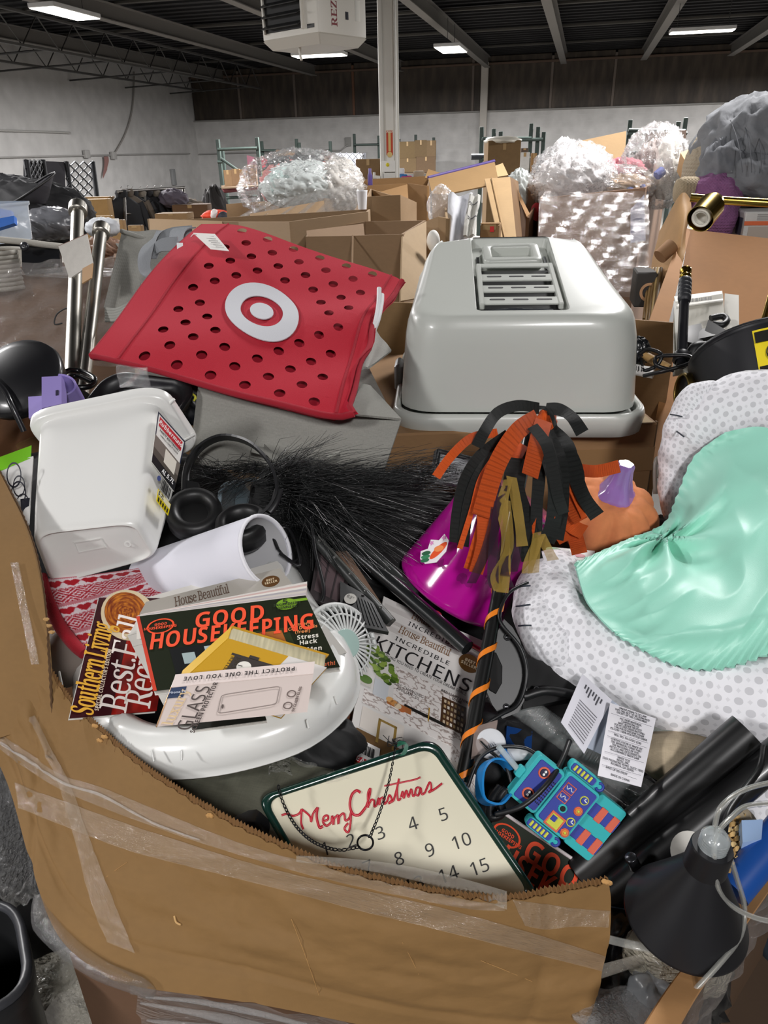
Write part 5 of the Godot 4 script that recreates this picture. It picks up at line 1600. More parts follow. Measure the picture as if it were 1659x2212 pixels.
	# hanger hooks beside the carton
	for k in 4:
		var x = [1418, 1430, 1447, 1452][k] as float
		var y = [992, 996, 1018, 1002][k] as float
		solo("hanger_hook", tube(path([[x - 2, y + 75, 1.33], [x - 3, y + 40, 1.33], [x - 2, y + 8, 1.33], [x + 3, y - 2, 1.33], [x + 8, y + 8, 1.33], [x + 7, y + 40, 1.325]]), 0.0042, 8), mat("b9b8b0", 0.3), ["first white plastic hook from the carton corner", "second white plastic hook from the carton corner", "lowest white plastic hook standing by the carton corner", "white plastic hook closest to the baby lounger"][k], "hook", "white hooks by the carton")


# four corners into a closed loop with rounded corners; r is the share of each side
func rquad(c: Array, r := 0.2, n := 6) -> Array:
	var out = []
	for i in 4:
		var p: Vector3 = c[i]
		var a: Vector3 = p.lerp(c[(i + 3) % 4], r)
		var b: Vector3 = p.lerp(c[(i + 1) % 4], r)
		for k in n + 1:
			var t = float(k) / n
			out.append(a.lerp(p, t).lerp(p.lerp(b, t), t))
	return out


func grow(c: Array, by: float) -> Array:
	var m: Vector3 = (c[0] + c[1] + c[2] + c[3]) / 4.0
	return c.map(func(p): return p + (p - m).normalized() * by)


func move(c: Array, by: Vector3) -> Array:
	return c.map(func(p): return p + by)


# a place on the face with corners top-left, top-right, bottom-right, bottom-left
func onface(q: Array, u: float, v: float, lift := 0.0006, turn := 0.0) -> Transform3D:
	var x: Vector3 = (q[1] - q[0]).normalized()
	var y: Vector3 = (q[0] - q[3]).normalized()
	var z = x.cross(y).normalized()
	if z.dot(cam.basis.z) < 0:
		z = -z
	# the print follows the face even where its corners are not quite square
	var t = Transform3D(Basis(x, z.cross(x).normalized(), z), q[0].lerp(q[1], u).lerp(q[3].lerp(q[2], u), v) + z * lift)
	return t.rotated_local(Vector3.BACK, deg_to_rad(turn))


func patch(q: Array, u0: float, v0: float, u1: float, v1: float, lift := 0.0004) -> ArrayMesh:
	var c = []
	for k in [[u0, v0], [u1, v0], [u1, v1], [u0, v1]]:
		c.append(onface(q, k[0], k[1], lift).origin)
	return sheet(4, 4, func(u, v): return c[0].lerp(c[1], u).lerp(c[3].lerp(c[2], u), v), 0.0003)


func ellipse_on(q: Array, u: float, v: float, rx: float, ry: float, lift := 0.0005, inner := 0.0) -> ArrayMesh:
	var t = onface(q, u, v, lift)
	return sheet(28, 1, func(a, b): return t * Vector3(cos(a * TAU) * rx * lerpf(inner, 1, b), sin(a * TAU) * ry * lerpf(inner, 1, b), 0), 0.0002)


# magazine: cover sheet, page block below it, spine
func magazine(called: String, label: String, q: Array, th: float, cover: Material, pages := "e6e2da", category := "magazine") -> Node3D:
	q[2] = q[1] + q[3] - q[0]  # keeps the cover flat
	var o = thing(called, label, category)
	var n: Vector3 = onface(q, 0.5, 0.5).basis.z
	part("cover", board(q, 0.0007), cover, o)
	var sides = loft([move(q, n * -0.0008), move(grow(q, -0.0015), n * -0.0008), move(grow(q, -0.0015), n * (-th + 0.001)), move(grow(q, -0.0015), n * (-th + 0.001))])
	part("page_block", sides, mat(pages, 0.85, 0.0, {"tex": "brush", "uvs": Vector3(1, 1, 1)}), o)
	part("back_cover", board(move(q, n * -th), 0.0007), mat("d9d6d0", 0.35), o)
	return o


func pile_mid() -> void:
	wastebasket()
	headphones()
	bristles()
	bin_and_books()
	dark_gap()
	kitchen_magazines()
	magenta_bucket()
	ribbon_broom()
	pumpkin()
	lounger()


func wastebasket() -> void:
	var o = thing("wastebasket", "white plastic wastebasket tipped over with its base towards the viewer", "wastebasket")
	var m = mat("e9e9e6", 0.3, 0.0, {"coat": 0.2})
	var R = [at(72, 905, 1.175), at(335, 852, 1.175), at(414, 965, 1.235), at(130, 1010, 1.23)]
	var B = [at(62, 1152, 1.045), at(298, 1124, 1.05), at(348, 1205, 1.105), at(108, 1270, 1.095)]
	R[3] = R[0] + (R[2] - R[1])
	var loops = []
	var ax: Vector3 = ((B[0] + B[2]) - (R[0] + R[2])).normalized()
	loops.append(rquad(move(grow(B, -0.022), ax * -0.004), 0.22, 8))
	loops.append(rquad(move(grow(B, -0.014), ax * -0.004), 0.22, 8))
	loops.append(rquad(move(grow(B, -0.011), ax * -0.0005), 0.22, 8))
	loops.append(rquad(move(grow(B, -0.008), ax * 0.0), 0.22, 8))
	loops.append(rquad(move(grow(B, -0.003), ax * -0.003), 0.22, 8))
	loops.append(rquad(move(grow(B, 0.0), ax * -0.011), 0.22, 8))
	var side = func(t: float) -> Array:
		var c = []
		for i in 4:
			c.append(B[i].lerp(R[i], t))
		return c
	for t in [0.25, 0.5, 0.75, 0.95]:
		loops.append(rquad(side.call(t), 0.22, 8))
	loops.append(rquad(side.call(0.96), 0.22, 8))
	loops.append(rquad(grow(side.call(0.97), 0.012), 0.24, 8))
	loops.append(rquad(grow(side.call(0.97), 0.016), 0.24, 8))
	loops.append(rquad(grow(side.call(0.99), 0.018), 0.24, 8))
	loops.append(rquad(grow(side.call(1.04), 0.018), 0.24, 8))
	loops.append(rquad(grow(side.call(1.045), 0.014), 0.24, 8))
	loops.append(rquad(grow(side.call(1.03), -0.002), 0.22, 8))
	loops.append(rquad(grow(side.call(0.3), -0.004), 0.22, 8))
	part("body", loft(loops, true, true, true), m, o)
	# embossed marks on the base
	var bq = [B[0], B[1], B[2], B[3]]
	bq = move(grow(bq, -0.018), ax * -0.0035)
	part("embossed_frame", join([patch(bq, 0.3, 0.25, 0.62, 0.28, 0.0012), patch(bq, 0.3, 0.5, 0.62, 0.53, 0.0012), patch(bq, 0.3, 0.25, 0.315, 0.53, 0.0012), patch(bq, 0.605, 0.25, 0.62, 0.53, 0.0012)]), m, o)
	part("recycling_mark", ellipse_on(bq, 0.86, 0.55, 0.005, 0.005, 0.0014, 0.6), m, o)
	# rib at the lip
	part("lip_rib", tube([at(362, 876, 1.185), at(376, 862, 1.18)], 0.003, 6), m, o)
	part("lip_rib", tube([at(398, 950, 1.215), at(420, 938, 1.22)], 0.003, 6), m, o)
	# the label on the narrow side
	var F = [at(344, 890, 1.165), at(402, 955, 1.20), at(378, 1062, 1.15), at(330, 998, 1.115)]
	var lab = part("label", board(F.map(func(p): return p + cam.basis.z * 0.006), 0.0006), mat("f1efea", 0.35), o)
	var q = F.map(func(p): return p + cam.basis.z * 0.006)
	part("black_border", join([patch(q, 0.0, 0.0, 1.0, 0.025, 0.0006), patch(q, 0.0, 0.0, 0.03, 0.46, 0.0006), patch(q, 0.97, 0.0, 1.0, 0.46, 0.0006)]), mat("14213d", 0.4), lab)
	part("red_badge", patch(q, 0.08, 0.06, 0.92, 0.24, 0.0006), mat("c8202f", 0.4), lab)
	letters("Rubbermaid", 0.0085, "f6f0ee", lab, onface(q, 0.5, 0.15, 0.001), "Droid Sans", true, 0.78)
	letters("VANITY WASTEBASKET", 0.0042, "2a2a2a", lab, onface(q, 0.5, 0.29, 0.001), "Droid Sans", true, 0.75)
	letters("CORBEILLE A PAPIER DE TOILETTE", 0.0026, "2a2a2a", lab, onface(q, 0.5, 0.37, 0.001), "Droid Sans", false, 0.75)
	part("photo_print", patch(q, 0.0, 0.46, 1.0, 0.84, 0.0006), mat("7d746c", 0.4), lab)
	part("photo_floor", patch(q, 0.0, 0.7, 1.0, 0.84, 0.0008), mat("575049", 0.4), lab)
	part("photo_basket", patch(q, 0.42, 0.5, 0.86, 0.76, 0.001), mat("ece6da", 0.4), lab)
	part("black_band", patch(q, 0.0, 0.84, 1.0, 1.0, 0.0006), mat("17171c", 0.4), lab)
	letters("1.5GAL 5.7L", 0.0085, "f6f6f6", lab, onface(q, 0.5, 0.92, 0.001), "Droid Sans", true, 0.7)
	var G = [at(345, 1015, 1.115), at(378, 1062, 1.145), at(370, 1094, 1.135), at(336, 1048, 1.103)].map(func(p): return p + cam.basis.z * 0.007)
	part("flag_print", ellipse_on(G, 0.12, 0.4, 0.004, 0.0045, 0.001), mat("4a5690", 0.4), lab)
	for k in 9:
		part("bar", patch(G, 0.32 + k * 0.06, 0.1, 0.345 + k * 0.06 + 0.012 * (k % 3), 0.75, 0.0004), mat("303030", 0.5), lab)
	var Y = [at(345, 1056, 1.10), at(372, 1090, 1.13), at(366, 1114, 1.122), at(341, 1082, 1.092)].map(func(p): return p + cam.basis.z * 0.007)
	var ys = part("price_sticker", board(Y, 0.0005), mat("e9d31e", 0.4), o)
	part("sticker_band", patch(Y, 0.03, 0.06, 0.97, 0.45, 0.0004), mat("f2ecc8", 0.4), ys)
	letters("5.7L", 0.006, "2a2a1a", ys, onface(Y, 0.25, 0.25, 0.0008), "Droid Sans", true)
	for k in 5:
		part("block", patch(Y, 0.08 + k * 0.18, 0.58, 0.18 + k * 0.18, 0.9, 0.0004), mat("2b2a18", 0.5), ys)
	# printed carton behind the cardboard edge
	var gb = thing("printed_carton", "white carton with a lime green edge and dark ring print behind the wastebasket", "box")
	var Q = [at(-30, 1018, 1.12), at(72, 985, 1.16), at(62, 1130, 1.05), at(-30, 1200, 1.0)]
	part("front", board(Q, 0.004), mat("dedddb", 0.45), gb)
	part("green_edge", board([at(-30, 998, 1.13), at(68, 962, 1.18), at(66, 990, 1.155), at(-30, 1030, 1.11)], 0.004), mat("76c01f", 0.4), gb)
	for k in [[30, 1026, 0.011, 0.019], [41, 1050, 0.009, 0.016], [40, 1065, 0.011, 0.018], [49, 1085, 0.009, 0.013]]:
		var c = at(k[0], k[1], 1.085)
		part("ring_print", sheet(24, 1, func(u, v): return c + (cam.basis.x * cos(u * TAU) * k[2] + cam.basis.y * sin(u * TAU) * k[3]) * (0.86 + 0.14 * v), 0.0004), mat("1c1e2c", 0.5), gb)
	part("dark_print", board([at(44, 1078, 1.083), at(64, 1075, 1.085), at(60, 1125, 1.06), at(46, 1112, 1.06)], 0.0004), mat("1b1c28", 0.5), gb)


func headphones() -> void:
	var o = thing("headphones", "black over ear headphones with padded cups leaning on the fabric bin", "headphones")
	var blk = mat("1c1c1e", 0.4)
	var pad = mat("151516", 0.45, 0.0, {"rim": 0.3})
	var band = path([[400, 1062, 1.18], [402, 1020, 1.2], [428, 968, 1.23], [480, 942, 1.25], [540, 955, 1.21], [585, 1000, 1.15], [602, 1055, 1.12], [590, 1092, 1.11], [566, 1118, 1.105]])
	part("band", ribbon(band, band.map(func(_p): return cam.basis.z * 0.022 + cam.basis.y * 0.006), 0.004), blk, o)
	part("band_slider", tube(path([[432, 965, 1.235], [412, 990, 1.222], [402, 1022, 1.205], [400, 1058, 1.185]]), 0.0075, 8, 4, 0.6), mat("242426", 0.35), o)
	part("band_slider", tube(path([[602, 1058, 1.118], [594, 1085, 1.11], [580, 1106, 1.105]]), 0.0075, 8, 4, 0.6), mat("242426", 0.35), o)
	part("hinge", board([at(398, 1036, 1.18), at(428, 1042, 1.175), at(430, 1062, 1.165), at(400, 1060, 1.17)], 0.016), blk, o)
	part("hinge", board([at(560, 1098, 1.10), at(584, 1112, 1.10), at(572, 1132, 1.095), at(552, 1122, 1.095)], 0.014), blk, o)
	for c in [[420, 1106, 1.15, 0.042, 0.35], [522, 1132, 1.115, 0.039, -0.15]]:
		var t = ax(at(c[0], c[1], c[2]), (cam.basis.z * 0.8 + cam.basis.y * (0.55 if c[4] > 0 else 0.9) + cam.basis.x * c[4] * 0.4))
		var r: float = c[3]
		part("cup", lathe([[0.0, -0.035], [r * 0.8, -0.033], [r, -0.022], [r, -0.008]], 32), blk, o, t)
		part("ear_pad", lathe([[r * 1.0, -0.01], [r * 1.04, -0.002], [r * 0.98, 0.008], [r * 0.8, 0.012], [r * 0.6, 0.008], [r * 0.5, -0.002], [r * 0.5, -0.008]], 36), pad, o, t)
		part("ear_mesh", lathe([[0.0, -0.004], [r * 0.35, -0.004], [r * 0.52, -0.007]], 28), mat("0e0e0f", 0.7), o, t)
	part("cable", tube(path([[575, 1135, 1.15], [598, 1150, 1.14], [640, 1180, 1.12], [645, 1205, 1.1], [625, 1212, 1.09], [600, 1185, 1.1]]), 0.002, 6), blk, o)
	var o2 = thing("clear_tub", "smoky translucent plastic tub behind the headphones", "storage tub")
	var T = [at(470, 1050, 1.30), at(566, 1035, 1.30), at(612, 1210, 1.2), at(500, 1240, 1.2)]
	var dn = -cam.basis.z * 0.1
	part("shell", loft([rquad(grow(T, 0.004), 0.28), rquad(grow(T, 0.004), 0.28), rquad(T, 0.28), rquad(T, 0.28), rquad(move(grow(T, -0.012), dn), 0.28)].map(func(l): return l), true, false, true), mat("8fa3ad", 0.22, 0.0, {"alpha": 0.45}), o2)
	part("rim", tube(rquad(grow(T, 0.003), 0.28) + [rquad(grow(T, 0.003), 0.28)[0]], 0.004, 6, 1), mat("a9bcc8", 0.25, 0.0, {"alpha": 0.7}), o2)
	solo("audio_cable", tube(path([[665, 1075, 1.16], [668, 1110, 1.13], [676, 1150, 1.1], [682, 1195, 1.07], [700, 1270, 1.03], [695, 1300, 1.02]]), 0.0026, 7), blk, "thin black cable hanging from the bristles beside the tub rim", "cable")
	solo("audio_cable", tube(path([[600, 1185, 1.1], [590, 1150, 1.12], [620, 1140, 1.13], [640, 1175, 1.11], [650, 1215, 1.08], [640, 1220, 1.08], [605, 1195, 1.09]]), 0.0026, 7), blk, "looped thin black cable next to the white lampshade", "cable")


func bristles() -> void:
	var o = thing("bristle_bundle", "bushy bundle of long black plastic bristles lying across the pile", "broom bristles")
	var sets = [
		[[585, 1035, 1.24], [715, 965, 1.17], 45.0, 150, 30.0], [[600, 1050, 1.22], [760, 1030, 1.14], 70.0, 260, 30.0], [[600, 1060, 1.2], [960, 1035, 1.2], 60.0, 420, 40.0],
		[[620, 1080, 1.18], [930, 1110, 1.16], 90.0, 420, 60.0], [[630, 1080, 1.18], [810, 1200, 1.08], 80.0, 340, 36.0], [[625, 1090, 1.2], [715, 1215, 1.12], 55.0, 180, 30.0],
		[[470, 1025, 1.26], [410, 1005, 1.28], 30.0, 60, 30.0], [[800, 1060, 1.2], [990, 1015, 1.22], 40.0, 260, 40.0], [[560, 1010, 1.27], [430, 1070, 1.25], 60.0, 120, 30.0]]
	var loops_st = []
	var P = PackedVector3Array()
	var UV = PackedVector2Array()
	var I = PackedInt32Array()
	for s in sets:
		for k in s[3]:
			var a = at(s[0][0] + rng.randfn(0, s[4] * 0.5), s[0][1] + rng.randfn(0, s[4] * 0.35), s[0][2] + rng.randf_range(-0.05, 0.03))
			var b = at(s[1][0] + rng.randfn(0, s[2]), s[1][1] + rng.randfn(0, s[2] * 0.55), s[1][2] + rng.randf_range(-0.05, 0.05))
			b = a.lerp(b, rng.randf_range(0.45, 1.08))
			var mid = a.lerp(b, 0.55) + Vector3(rng.randfn(0, 0.008), rng.randfn(0.006, 0.008), rng.randfn(0, 0.008))
			var pts = [a, a.lerp(mid, 0.5) + (mid - a.lerp(b, 0.55)) * 0.25, mid, b]
			var r = 0.0006
			var t = (b - a).normalized()
			var x = t.cross(Vector3(0.3, 0.9, 0.1)).normalized()
			var y = x.cross(t)
			var base = P.size()
			for j in 4:
				for e in 3:
					P.append(pts[j] + (x * cos(TAU * e / 3) + y * sin(TAU * e / 3)) * r * (1.0 - 0.22 * j))
					UV.append(Vector2(e / 3.0, j / 3.0))
			for j in 3:
				for e in 3:
					var p = base + j * 3 + e
					var q = base + j * 3 + (e + 1) % 3
					I.append_array([p, q, p + 3, q, q + 3, p + 3])
	var b = part("strands", finish(P, UV, I), mat("07090a", 0.35), o)
	b.set_meta("kind", "stuff")
	part("core", lump(at(640, 1085, 1.25), Vector3(0.07, 0.06, 0.05), 0.3, 2.0, 91, 20), mat("08090a", 0.8), o)
	part("core", lump(at(800, 1110, 1.26), Vector3(0.17, 0.05, 0.06), 0.3, 2.0, 92, 22), mat("08090a", 0.8), o)
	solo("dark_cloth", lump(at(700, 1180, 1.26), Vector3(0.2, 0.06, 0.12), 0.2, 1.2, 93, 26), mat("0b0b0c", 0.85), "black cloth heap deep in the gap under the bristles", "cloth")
	var fp = thing("framed_print", "dark framed panel with small black writing behind the orange ribbon", "frame")
	var q = [at(945, 975, 1.29), at(1040, 998, 1.29), at(1030, 1050, 1.24), at(935, 1040, 1.24)]
	part("panel", board(q, 0.006), mat("b9bcc0", 0.5), fp)
	for e in [[0, 1], [3, 0]]:
		part("frame_bar", tube([q[e[0]], q[e[1]]], 0.006, 4), mat("131416", 0.5), fp)
	letters("What matters\nmost is 17x", 0.007, "151515", fp, onface(q, 0.45, 0.6, 0.003), "Droid Sans", true)


func bin_and_books() -> void:
	# the tub whose white rim holds the magazines
	var o = thing("laundry_tub", "white plastic tub with a broad rolled rim holding books and magazines", "tub")
	var w = mat("e6e7e4", 0.25, 0.0, {"coat": 0.3})
	var rim = path([[605, 1225, 1.12], [650, 1310, 1.04], [708, 1388, 0.965], [727, 1440, 0.93], [712, 1492, 0.895], [640, 1550, 0.855], [520, 1590, 0.84], [400, 1609, 0.845], [310, 1603, 0.865], [250, 1572, 0.90], [222, 1530, 0.97], [192, 1450, 1.07], [225, 1350, 1.17], [340, 1265, 1.25], [480, 1205, 1.27], [575, 1195, 1.21]])
	rim.append(rim[0])
	var sm = smooth(rim, 5)
	var mid = Vector3.ZERO
	for p in sm:
		mid += p / sm.size()
	var up = (cam.basis.y * 0.75 + cam.basis.z * 0.65).normalized()
	var prof = [[-0.026, -0.012], [-0.024, 0.004], [-0.014, 0.013], [0.0, 0.015], [0.014, 0.011], [0.022, 0.0], [0.025, -0.014], [0.026, -0.022], [0.029, -0.023], [0.029, -0.026], [0.022, -0.026], [0.018, -0.01], [0.0, 0.008], [-0.02, -0.004], [-0.026, -0.09], [-0.03, -0.15]]
	part("rim", sheet(sm.size() - 1, prof.size() - 1, func(u, v):
		var i = int(round(u * (sm.size() - 1)))
		var k = int(round(v * (prof.size() - 1)))
		var t: Vector3 = (sm[(i + 1) % (sm.size() - 1)] - sm[(i - 1 + sm.size() - 1) % (sm.size() - 1)]).normalized()
		var out = t.cross(up).normalized()
		if out.dot(sm[i] - mid) < 0:
			out = -out
		return sm[i] + out * prof[k][0] + up * prof[k][1]), w, o)
	for q in [[328, 1622, 0.822, 333, 1645], [392, 1622, 0.812, 393, 1642], [662, 1556, 0.832, 667, 1574], [722, 1505, 0.87, 729, 1522]]:
		part("rim_rib", tube([at(q[0], q[1], q[2]), at(q[3], q[4], q[2] - 0.004)], 0.0012, 5), w, o)
	part("tub_wall", loft([sm.map(func(p): return mid + (p - mid) * 0.9 - up * 0.03), sm.map(func(p): return mid + (p - mid) * 0.66 - up * 0.26)], true, false, true), mat("b9bbb6", 0.35), o)
	# grey cloth bag below it
	solo("cloth_bag", lump(at(530, 1700, 0.92), Vector3(0.16, 0.07, 0.13), 0.10, 0.9, 101, 34), mat("5f5f51", 0.8, 0.0, {"tex": "linen", "tri": 6.0}), "olive grey cloth bag bulging under the white tub rim", "bag")
	solo("clear_wrap", lump(at(600, 1672, 0.90), Vector3(0.09, 0.035, 0.06), 0.2, 2.0, 102, 30), film("f0f0e8", 0.08, "crumple_n", 3.0, 1.2), "crinkled clear plastic over the olive grey cloth bag", "film")
	# white lampshade drum
	var sh = thing("lampshade", "white fabric drum lampshade lying on its side", "lampshade")
	var c0 = at(575, 1188, 1.06)
	var c1 = at(335, 1262, 1.19)
	var ts = ax(c0, c1 - c0)
	var L = c0.distance_to(c1)
	var rr = 0.053
	part("drum", lathe([[rr - 0.003, L], [rr, L], [rr, L], [rr, 0.003], [rr, 0.0], [rr - 0.003, -0.001], [rr - 0.005, 0.0], [rr - 0.005, 0.002], [rr - 0.005, L]], 48), mat("e4e4ee", 0.85, 0.0, {"bump": "weave", "deep": 0.01, "uvs": Vector3(40, 20, 1), "back": 0.15}), sh, ts)
	part("lining", lathe([[rr - 0.0055, 0.002], [rr - 0.0055, L], [0.0, L]], 40), mat("c9c9cc", 0.5), sh, ts)
	part("bottom_roll", tube(ring(rr - 0.002, 0, 40).map(func(p): return ts * p) + [ts * Vector3(rr - 0.002, 0, 0)], 0.003, 6, 1), mat("ececf2", 0.8), sh)
	# stocking
	var kt = thing("knit_stocking", "red and white patterned knitted stocking with a plain red hem", "stocking")
	var f = coons([[100, 1250, 1.09], [220, 1238, 1.12], [330, 1222, 1.16]], [[178, 1402, 1.03], [260, 1370, 1.06], [395, 1290, 1.12]], [[100, 1250, 1.09], [122, 1320, 1.06], [178, 1402, 1.03]], [[330, 1222, 1.16], [365, 1245, 1.14], [395, 1290, 1.12]])
	part("knit_body", sheet(30, 24, func(u, v): return f.call(u, v) + cam.basis.z * (0.012 * sin(u * PI) + 0.005 * sin(v * 7 + u * 9)), 0.004), mat("ffffff", 0.95, 0.0, {"tex": "knit", "uvs": Vector3(1.6, 1.3, 1), "bump": "weave", "deep": 0.08, "rim": 0.3}), kt)
	part("red_hem", tube(path([[92, 1243, 1.085], [102, 1290, 1.06], [125, 1345, 1.04], [160, 1392, 1.02], [182, 1412, 1.01]]), [0.006, 0.0085, 0.009, 0.008], 10), mat("a30d22", 0.95, 0.0, {"rim": 0.5, "bump": "fibre", "deep": 0.1}), kt)
	solo("grey_pouch", lump(at(140, 1420, 1.08), Vector3(0.03, 0.045, 0.04), 0.1, 1.0, 103, 24), mat("857a72", 0.7), "taupe smooth pouch under the knitted stocking", "pouch")
	solo("umbrella_tip", tube([at(128, 1450, 0.98), at(140, 1520, 0.96), at(150, 1560, 0.95)], [0.0012, 0.003, 0.0045], 8), mat("b9b8b2", 0.4), "pale pointed stick end beside the red magazine", "stick")
	# magazine with recipes
	var Q = [at(150, 1552, 0.868), at(214, 1291, 0.975), at(350, 1297, 1.045), at(338, 1536, 0.93)]
	var sl = magazine("magazine", "red recipe magazine with a plate of food leaning at the cardboard edge", Q, 0.006, mat("3a1218", 0.3, 0.0, {"coat": 0.4}))
	part("red_print", patch(Q, 0.0, 0.46, 0.62, 1.0, 0.0005), mat("ffffff", 0.3, 0.0, {"tex": "foodred", "coat": 0.4}), sl)
	letters("Southern Living", 0.026, "e2a92c", sl, onface(Q, 0.02, 0.13, 0.0012), "Droid Serif", true, 0.56, 0.0002, 0, -2, 0.125)
	letters("SPECIAL COLLECTOR'S EDITION", 0.005, "e8d6c0", sl, onface(Q, 0.04, 0.28, 0.0012), "Droid Sans", true, 0.8, 0.0002, 0)
	letters("Best Fall", 0.031, "f3e9e2", sl, onface(Q, 0.02, 0.48, 0.0012), "Droid Serif", false, 0.74, 0.0002, 0, -2, 0.135)
	letters("Recipes", 0.031, "f3e9e2", sl, onface(Q, 0.04, 0.76, 0.0012), "Droid Serif", false, 0.74, 0.0002, 0, -2, 0.115)
	part("plate_print", ellipse_on(Q, 0.84, 0.42, 0.038, 0.036, 0.0007), mat("d9c7a4", 0.3, 0.0, {"coat": 0.4}), sl)
	part("food_print", ellipse_on(Q, 0.86, 0.38, 0.031, 0.028, 0.0010), mat("ffffff", 0.3, 0.0, {"tex": "spice", "coat": 0.4}), sl)
	# two copies of the house magazine
	var H2 = [at(272, 1303, 1.06), at(600, 1212, 1.10), at(640, 1420, 0.97), at(350, 1510, 0.94)]
	magazine("magazine", "pale magazine whose top edge shows above the others in the white tub", H2, 0.005, mat("d8d5cf", 0.3, 0.0, {"coat": 0.4}))
	var H = [at(246, 1318, 1.00), at(604, 1228, 1.045), at(640, 1430, 0.915), at(352, 1520, 0.885)]
	var hb = magazine("magazine", "pale grey home magazine half covered by the orange titled one in the white tub", H, 0.006, mat("cfccc6", 0.3, 0.0, {"coat": 0.4}))
	part("grey_band", patch(H, 0.12, 0.0, 1.0, 0.2, 0.0005), mat("a6a199", 0.3, 0.0, {"coat": 0.4}), hb)
	part("wall_line", patch(H, 0.0, 0.3, 0.5, 0.304, 0.0006), mat("b5b2ac", 0.4), hb)
	part("wall_line", patch(H, 0.0, 0.42, 0.5, 0.424, 0.0006), mat("b5b2ac", 0.4), hb)
	letters("House Beautiful", 0.017, "5a4538", hb, onface(H, 0.33, 0.085, 0.001), "Droid Serif", false, 0.66, 0.0002, 0, -2, 0.074)
	var bs = part("round_badge", ellipse_on(H, 0.9, 0.12, 0.0125, 0.0105, 0.0008), mat("5d3f22", 0.4), hb)
	letters("BEST\nSELLER", 0.0038, "d6c2a0", bs, onface(H, 0.9, 0.12, 0.0014), "Droid Sans", true)
	for k in 26:
		part("leaf", ellipse_on(H, 0.14 + rng.randf() * 0.1, 0.52 + rng.randf() * 0.2, 0.0035, 0.0028, 0.0006 + k * 0.00002), mat(["2f4a22", "3f5f2c", "22381a"][k % 3], 0.5), hb)
	# orange titled magazine
	var G = [at(294, 1332, 0.955), at(660, 1286, 0.965), at(690, 1447, 0.87), at(331, 1493, 0.865)]
	var gh = magazine("magazine", "dark green magazine with orange block title standing in the white tub", G, 0.008, mat("23281c", 0.28, 0.0, {"coat": 0.5}))
	# the print is laid out on the whole page, of which the top shows
	housekeeping(gh, [G[0], G[1], G[1] + (G[2] - G[1]) / 0.72, G[0] + (G[3] - G[0]) / 0.72], true)
	for k in 7:
		part("page_fan", sheet(8, 1, func(u, v):
			var p: Vector3 = G[0].lerp(G[1], u)
			return p + cam.basis.y * (0.0005 + k * 0.0026 * u) - cam.basis.z * (0.002 + k * 0.003) + cam.basis.y * -0.03 * v, 0.0008), mat(["d8d3cb", "b9b1b4", "c9c2bb", "a7a3a8", "e2ddd6", "c4a9a4", "d2cfca"][k], 0.6), gh)
	# novel with the yellow cover
	var N = [at(362, 1500, 0.81), at(494, 1379, 0.875), at(706, 1442, 0.845), at(577, 1563, 0.78)]
	N[0] = N[1].lerp(N[0], 0.84)
	N = [N[1], N[2], N[2] + N[0] - N[1], N[0]]
	var bn = cam.basis.y * 0.011 - cam.basis.z * 0.022
	var bk = thing("book", "yellow hardback novel with a clock on its cover in the white tub", "book")
	part("front_cover", board(N, 0.002), mat("c99b2c", 0.35, 0.0, {"coat": 0.4}), bk)
	part("page_block", loft([move(grow(N, -0.003), bn * 0.1), move(grow(N, -0.003), bn * 0.1), move(grow(N, -0.003), bn * 0.95), move(grow(N, -0.003), bn * 0.95)]), mat("ddd3ae", 0.85, 0.0, {"tex": "brush"}), bk)
	part("back_cover", board(move(grow(N, 0.001), bn), 0.002), mat("bf9028", 0.35, 0.0, {"coat": 0.4}), bk)
	part("spine", board([N[0] + bn, N[0], N[3], N[3] + bn].map(func(p): return p - (N[1] - N[0]).normalized() * 0.001), 0.002), mat("e0b32c", 0.3), bk)
	part("white_print", patch(N, 0.62, 0.0, 1.0, 1.0, 0.0004), mat("dcd8d4", 0.35, 0.0, {"coat": 0.4}), bk)
	# a clock print
	var turn = 0.0
	var ct = onface(N, 0.40, 0.42, 0.0008)
	var cr = func(x0: float, y0: float, x1: float, y1: float, z: float) -> ArrayMesh: return sheet(2, 2, func(u, v): return ct * Vector3(lerpf(x0, x1, u), lerpf(y0, y1, v), z), 0.0002)
	part("clock_case", join([cr.call(-0.022, -0.01, 0.022, 0.012, 0.0), cr.call(-0.027, 0.012, 0.027, 0.015, 0.0), cr.call(-0.006, 0.014, 0.006, 0.019, 0.0), cr.call(0.02, -0.014, 0.04, 0.008, 0.0)]), mat("3a3330", 0.5), bk)
	part("clock_face", ellipse_on(N, 0.36, 0.41, 0.0085, 0.008, 0.0012), mat("e6e2da", 0.5), bk)
	part("clock_hand", cr.call(-0.0125, 0.0, -0.0065, 0.001, 0.0008), mat("222222", 0.5), bk)
	part("clock_pendulum", ellipse_on(N, 0.55, 0.5, 0.0045, 0.004, 0.0012), mat("d98e2c", 0.5), bk)
	letters("INTERNATIONAL BESTSELLER", 0.0042, "4a3a1c", bk, onface(N, 0.2, 0.30, 0.001, 90).translated_local(Vector3(-0.045, 0, 0)), "Droid Serif", true)
	letters("Before the Coffee Gets Cold", 0.0052, "33280f", bk, onface(N, 0.26, 0.34, 0.001, 90).translated_local(Vector3(-0.045, 0, 0)), "Droid Serif", true)
	letters("TALES", 0.012, "8d2330", bk, onface(N, 0.78, 0.55, 0.001, 0), "Droid Serif", true)
	# screen protector box
	var S = [at(370, 1485, 0.80), at(677, 1456, 0.81), at(650, 1545, 0.765), at(338, 1570, 0.755)]
	S[2] = S[1] + S[3] - S[0]
	var sb = thing("phone_box", "pale pink slim carton printed with a phone outline at the front of the white tub", "box")
	var sn = -cam.basis.z * 0.016 + cam.basis.y * 0.010
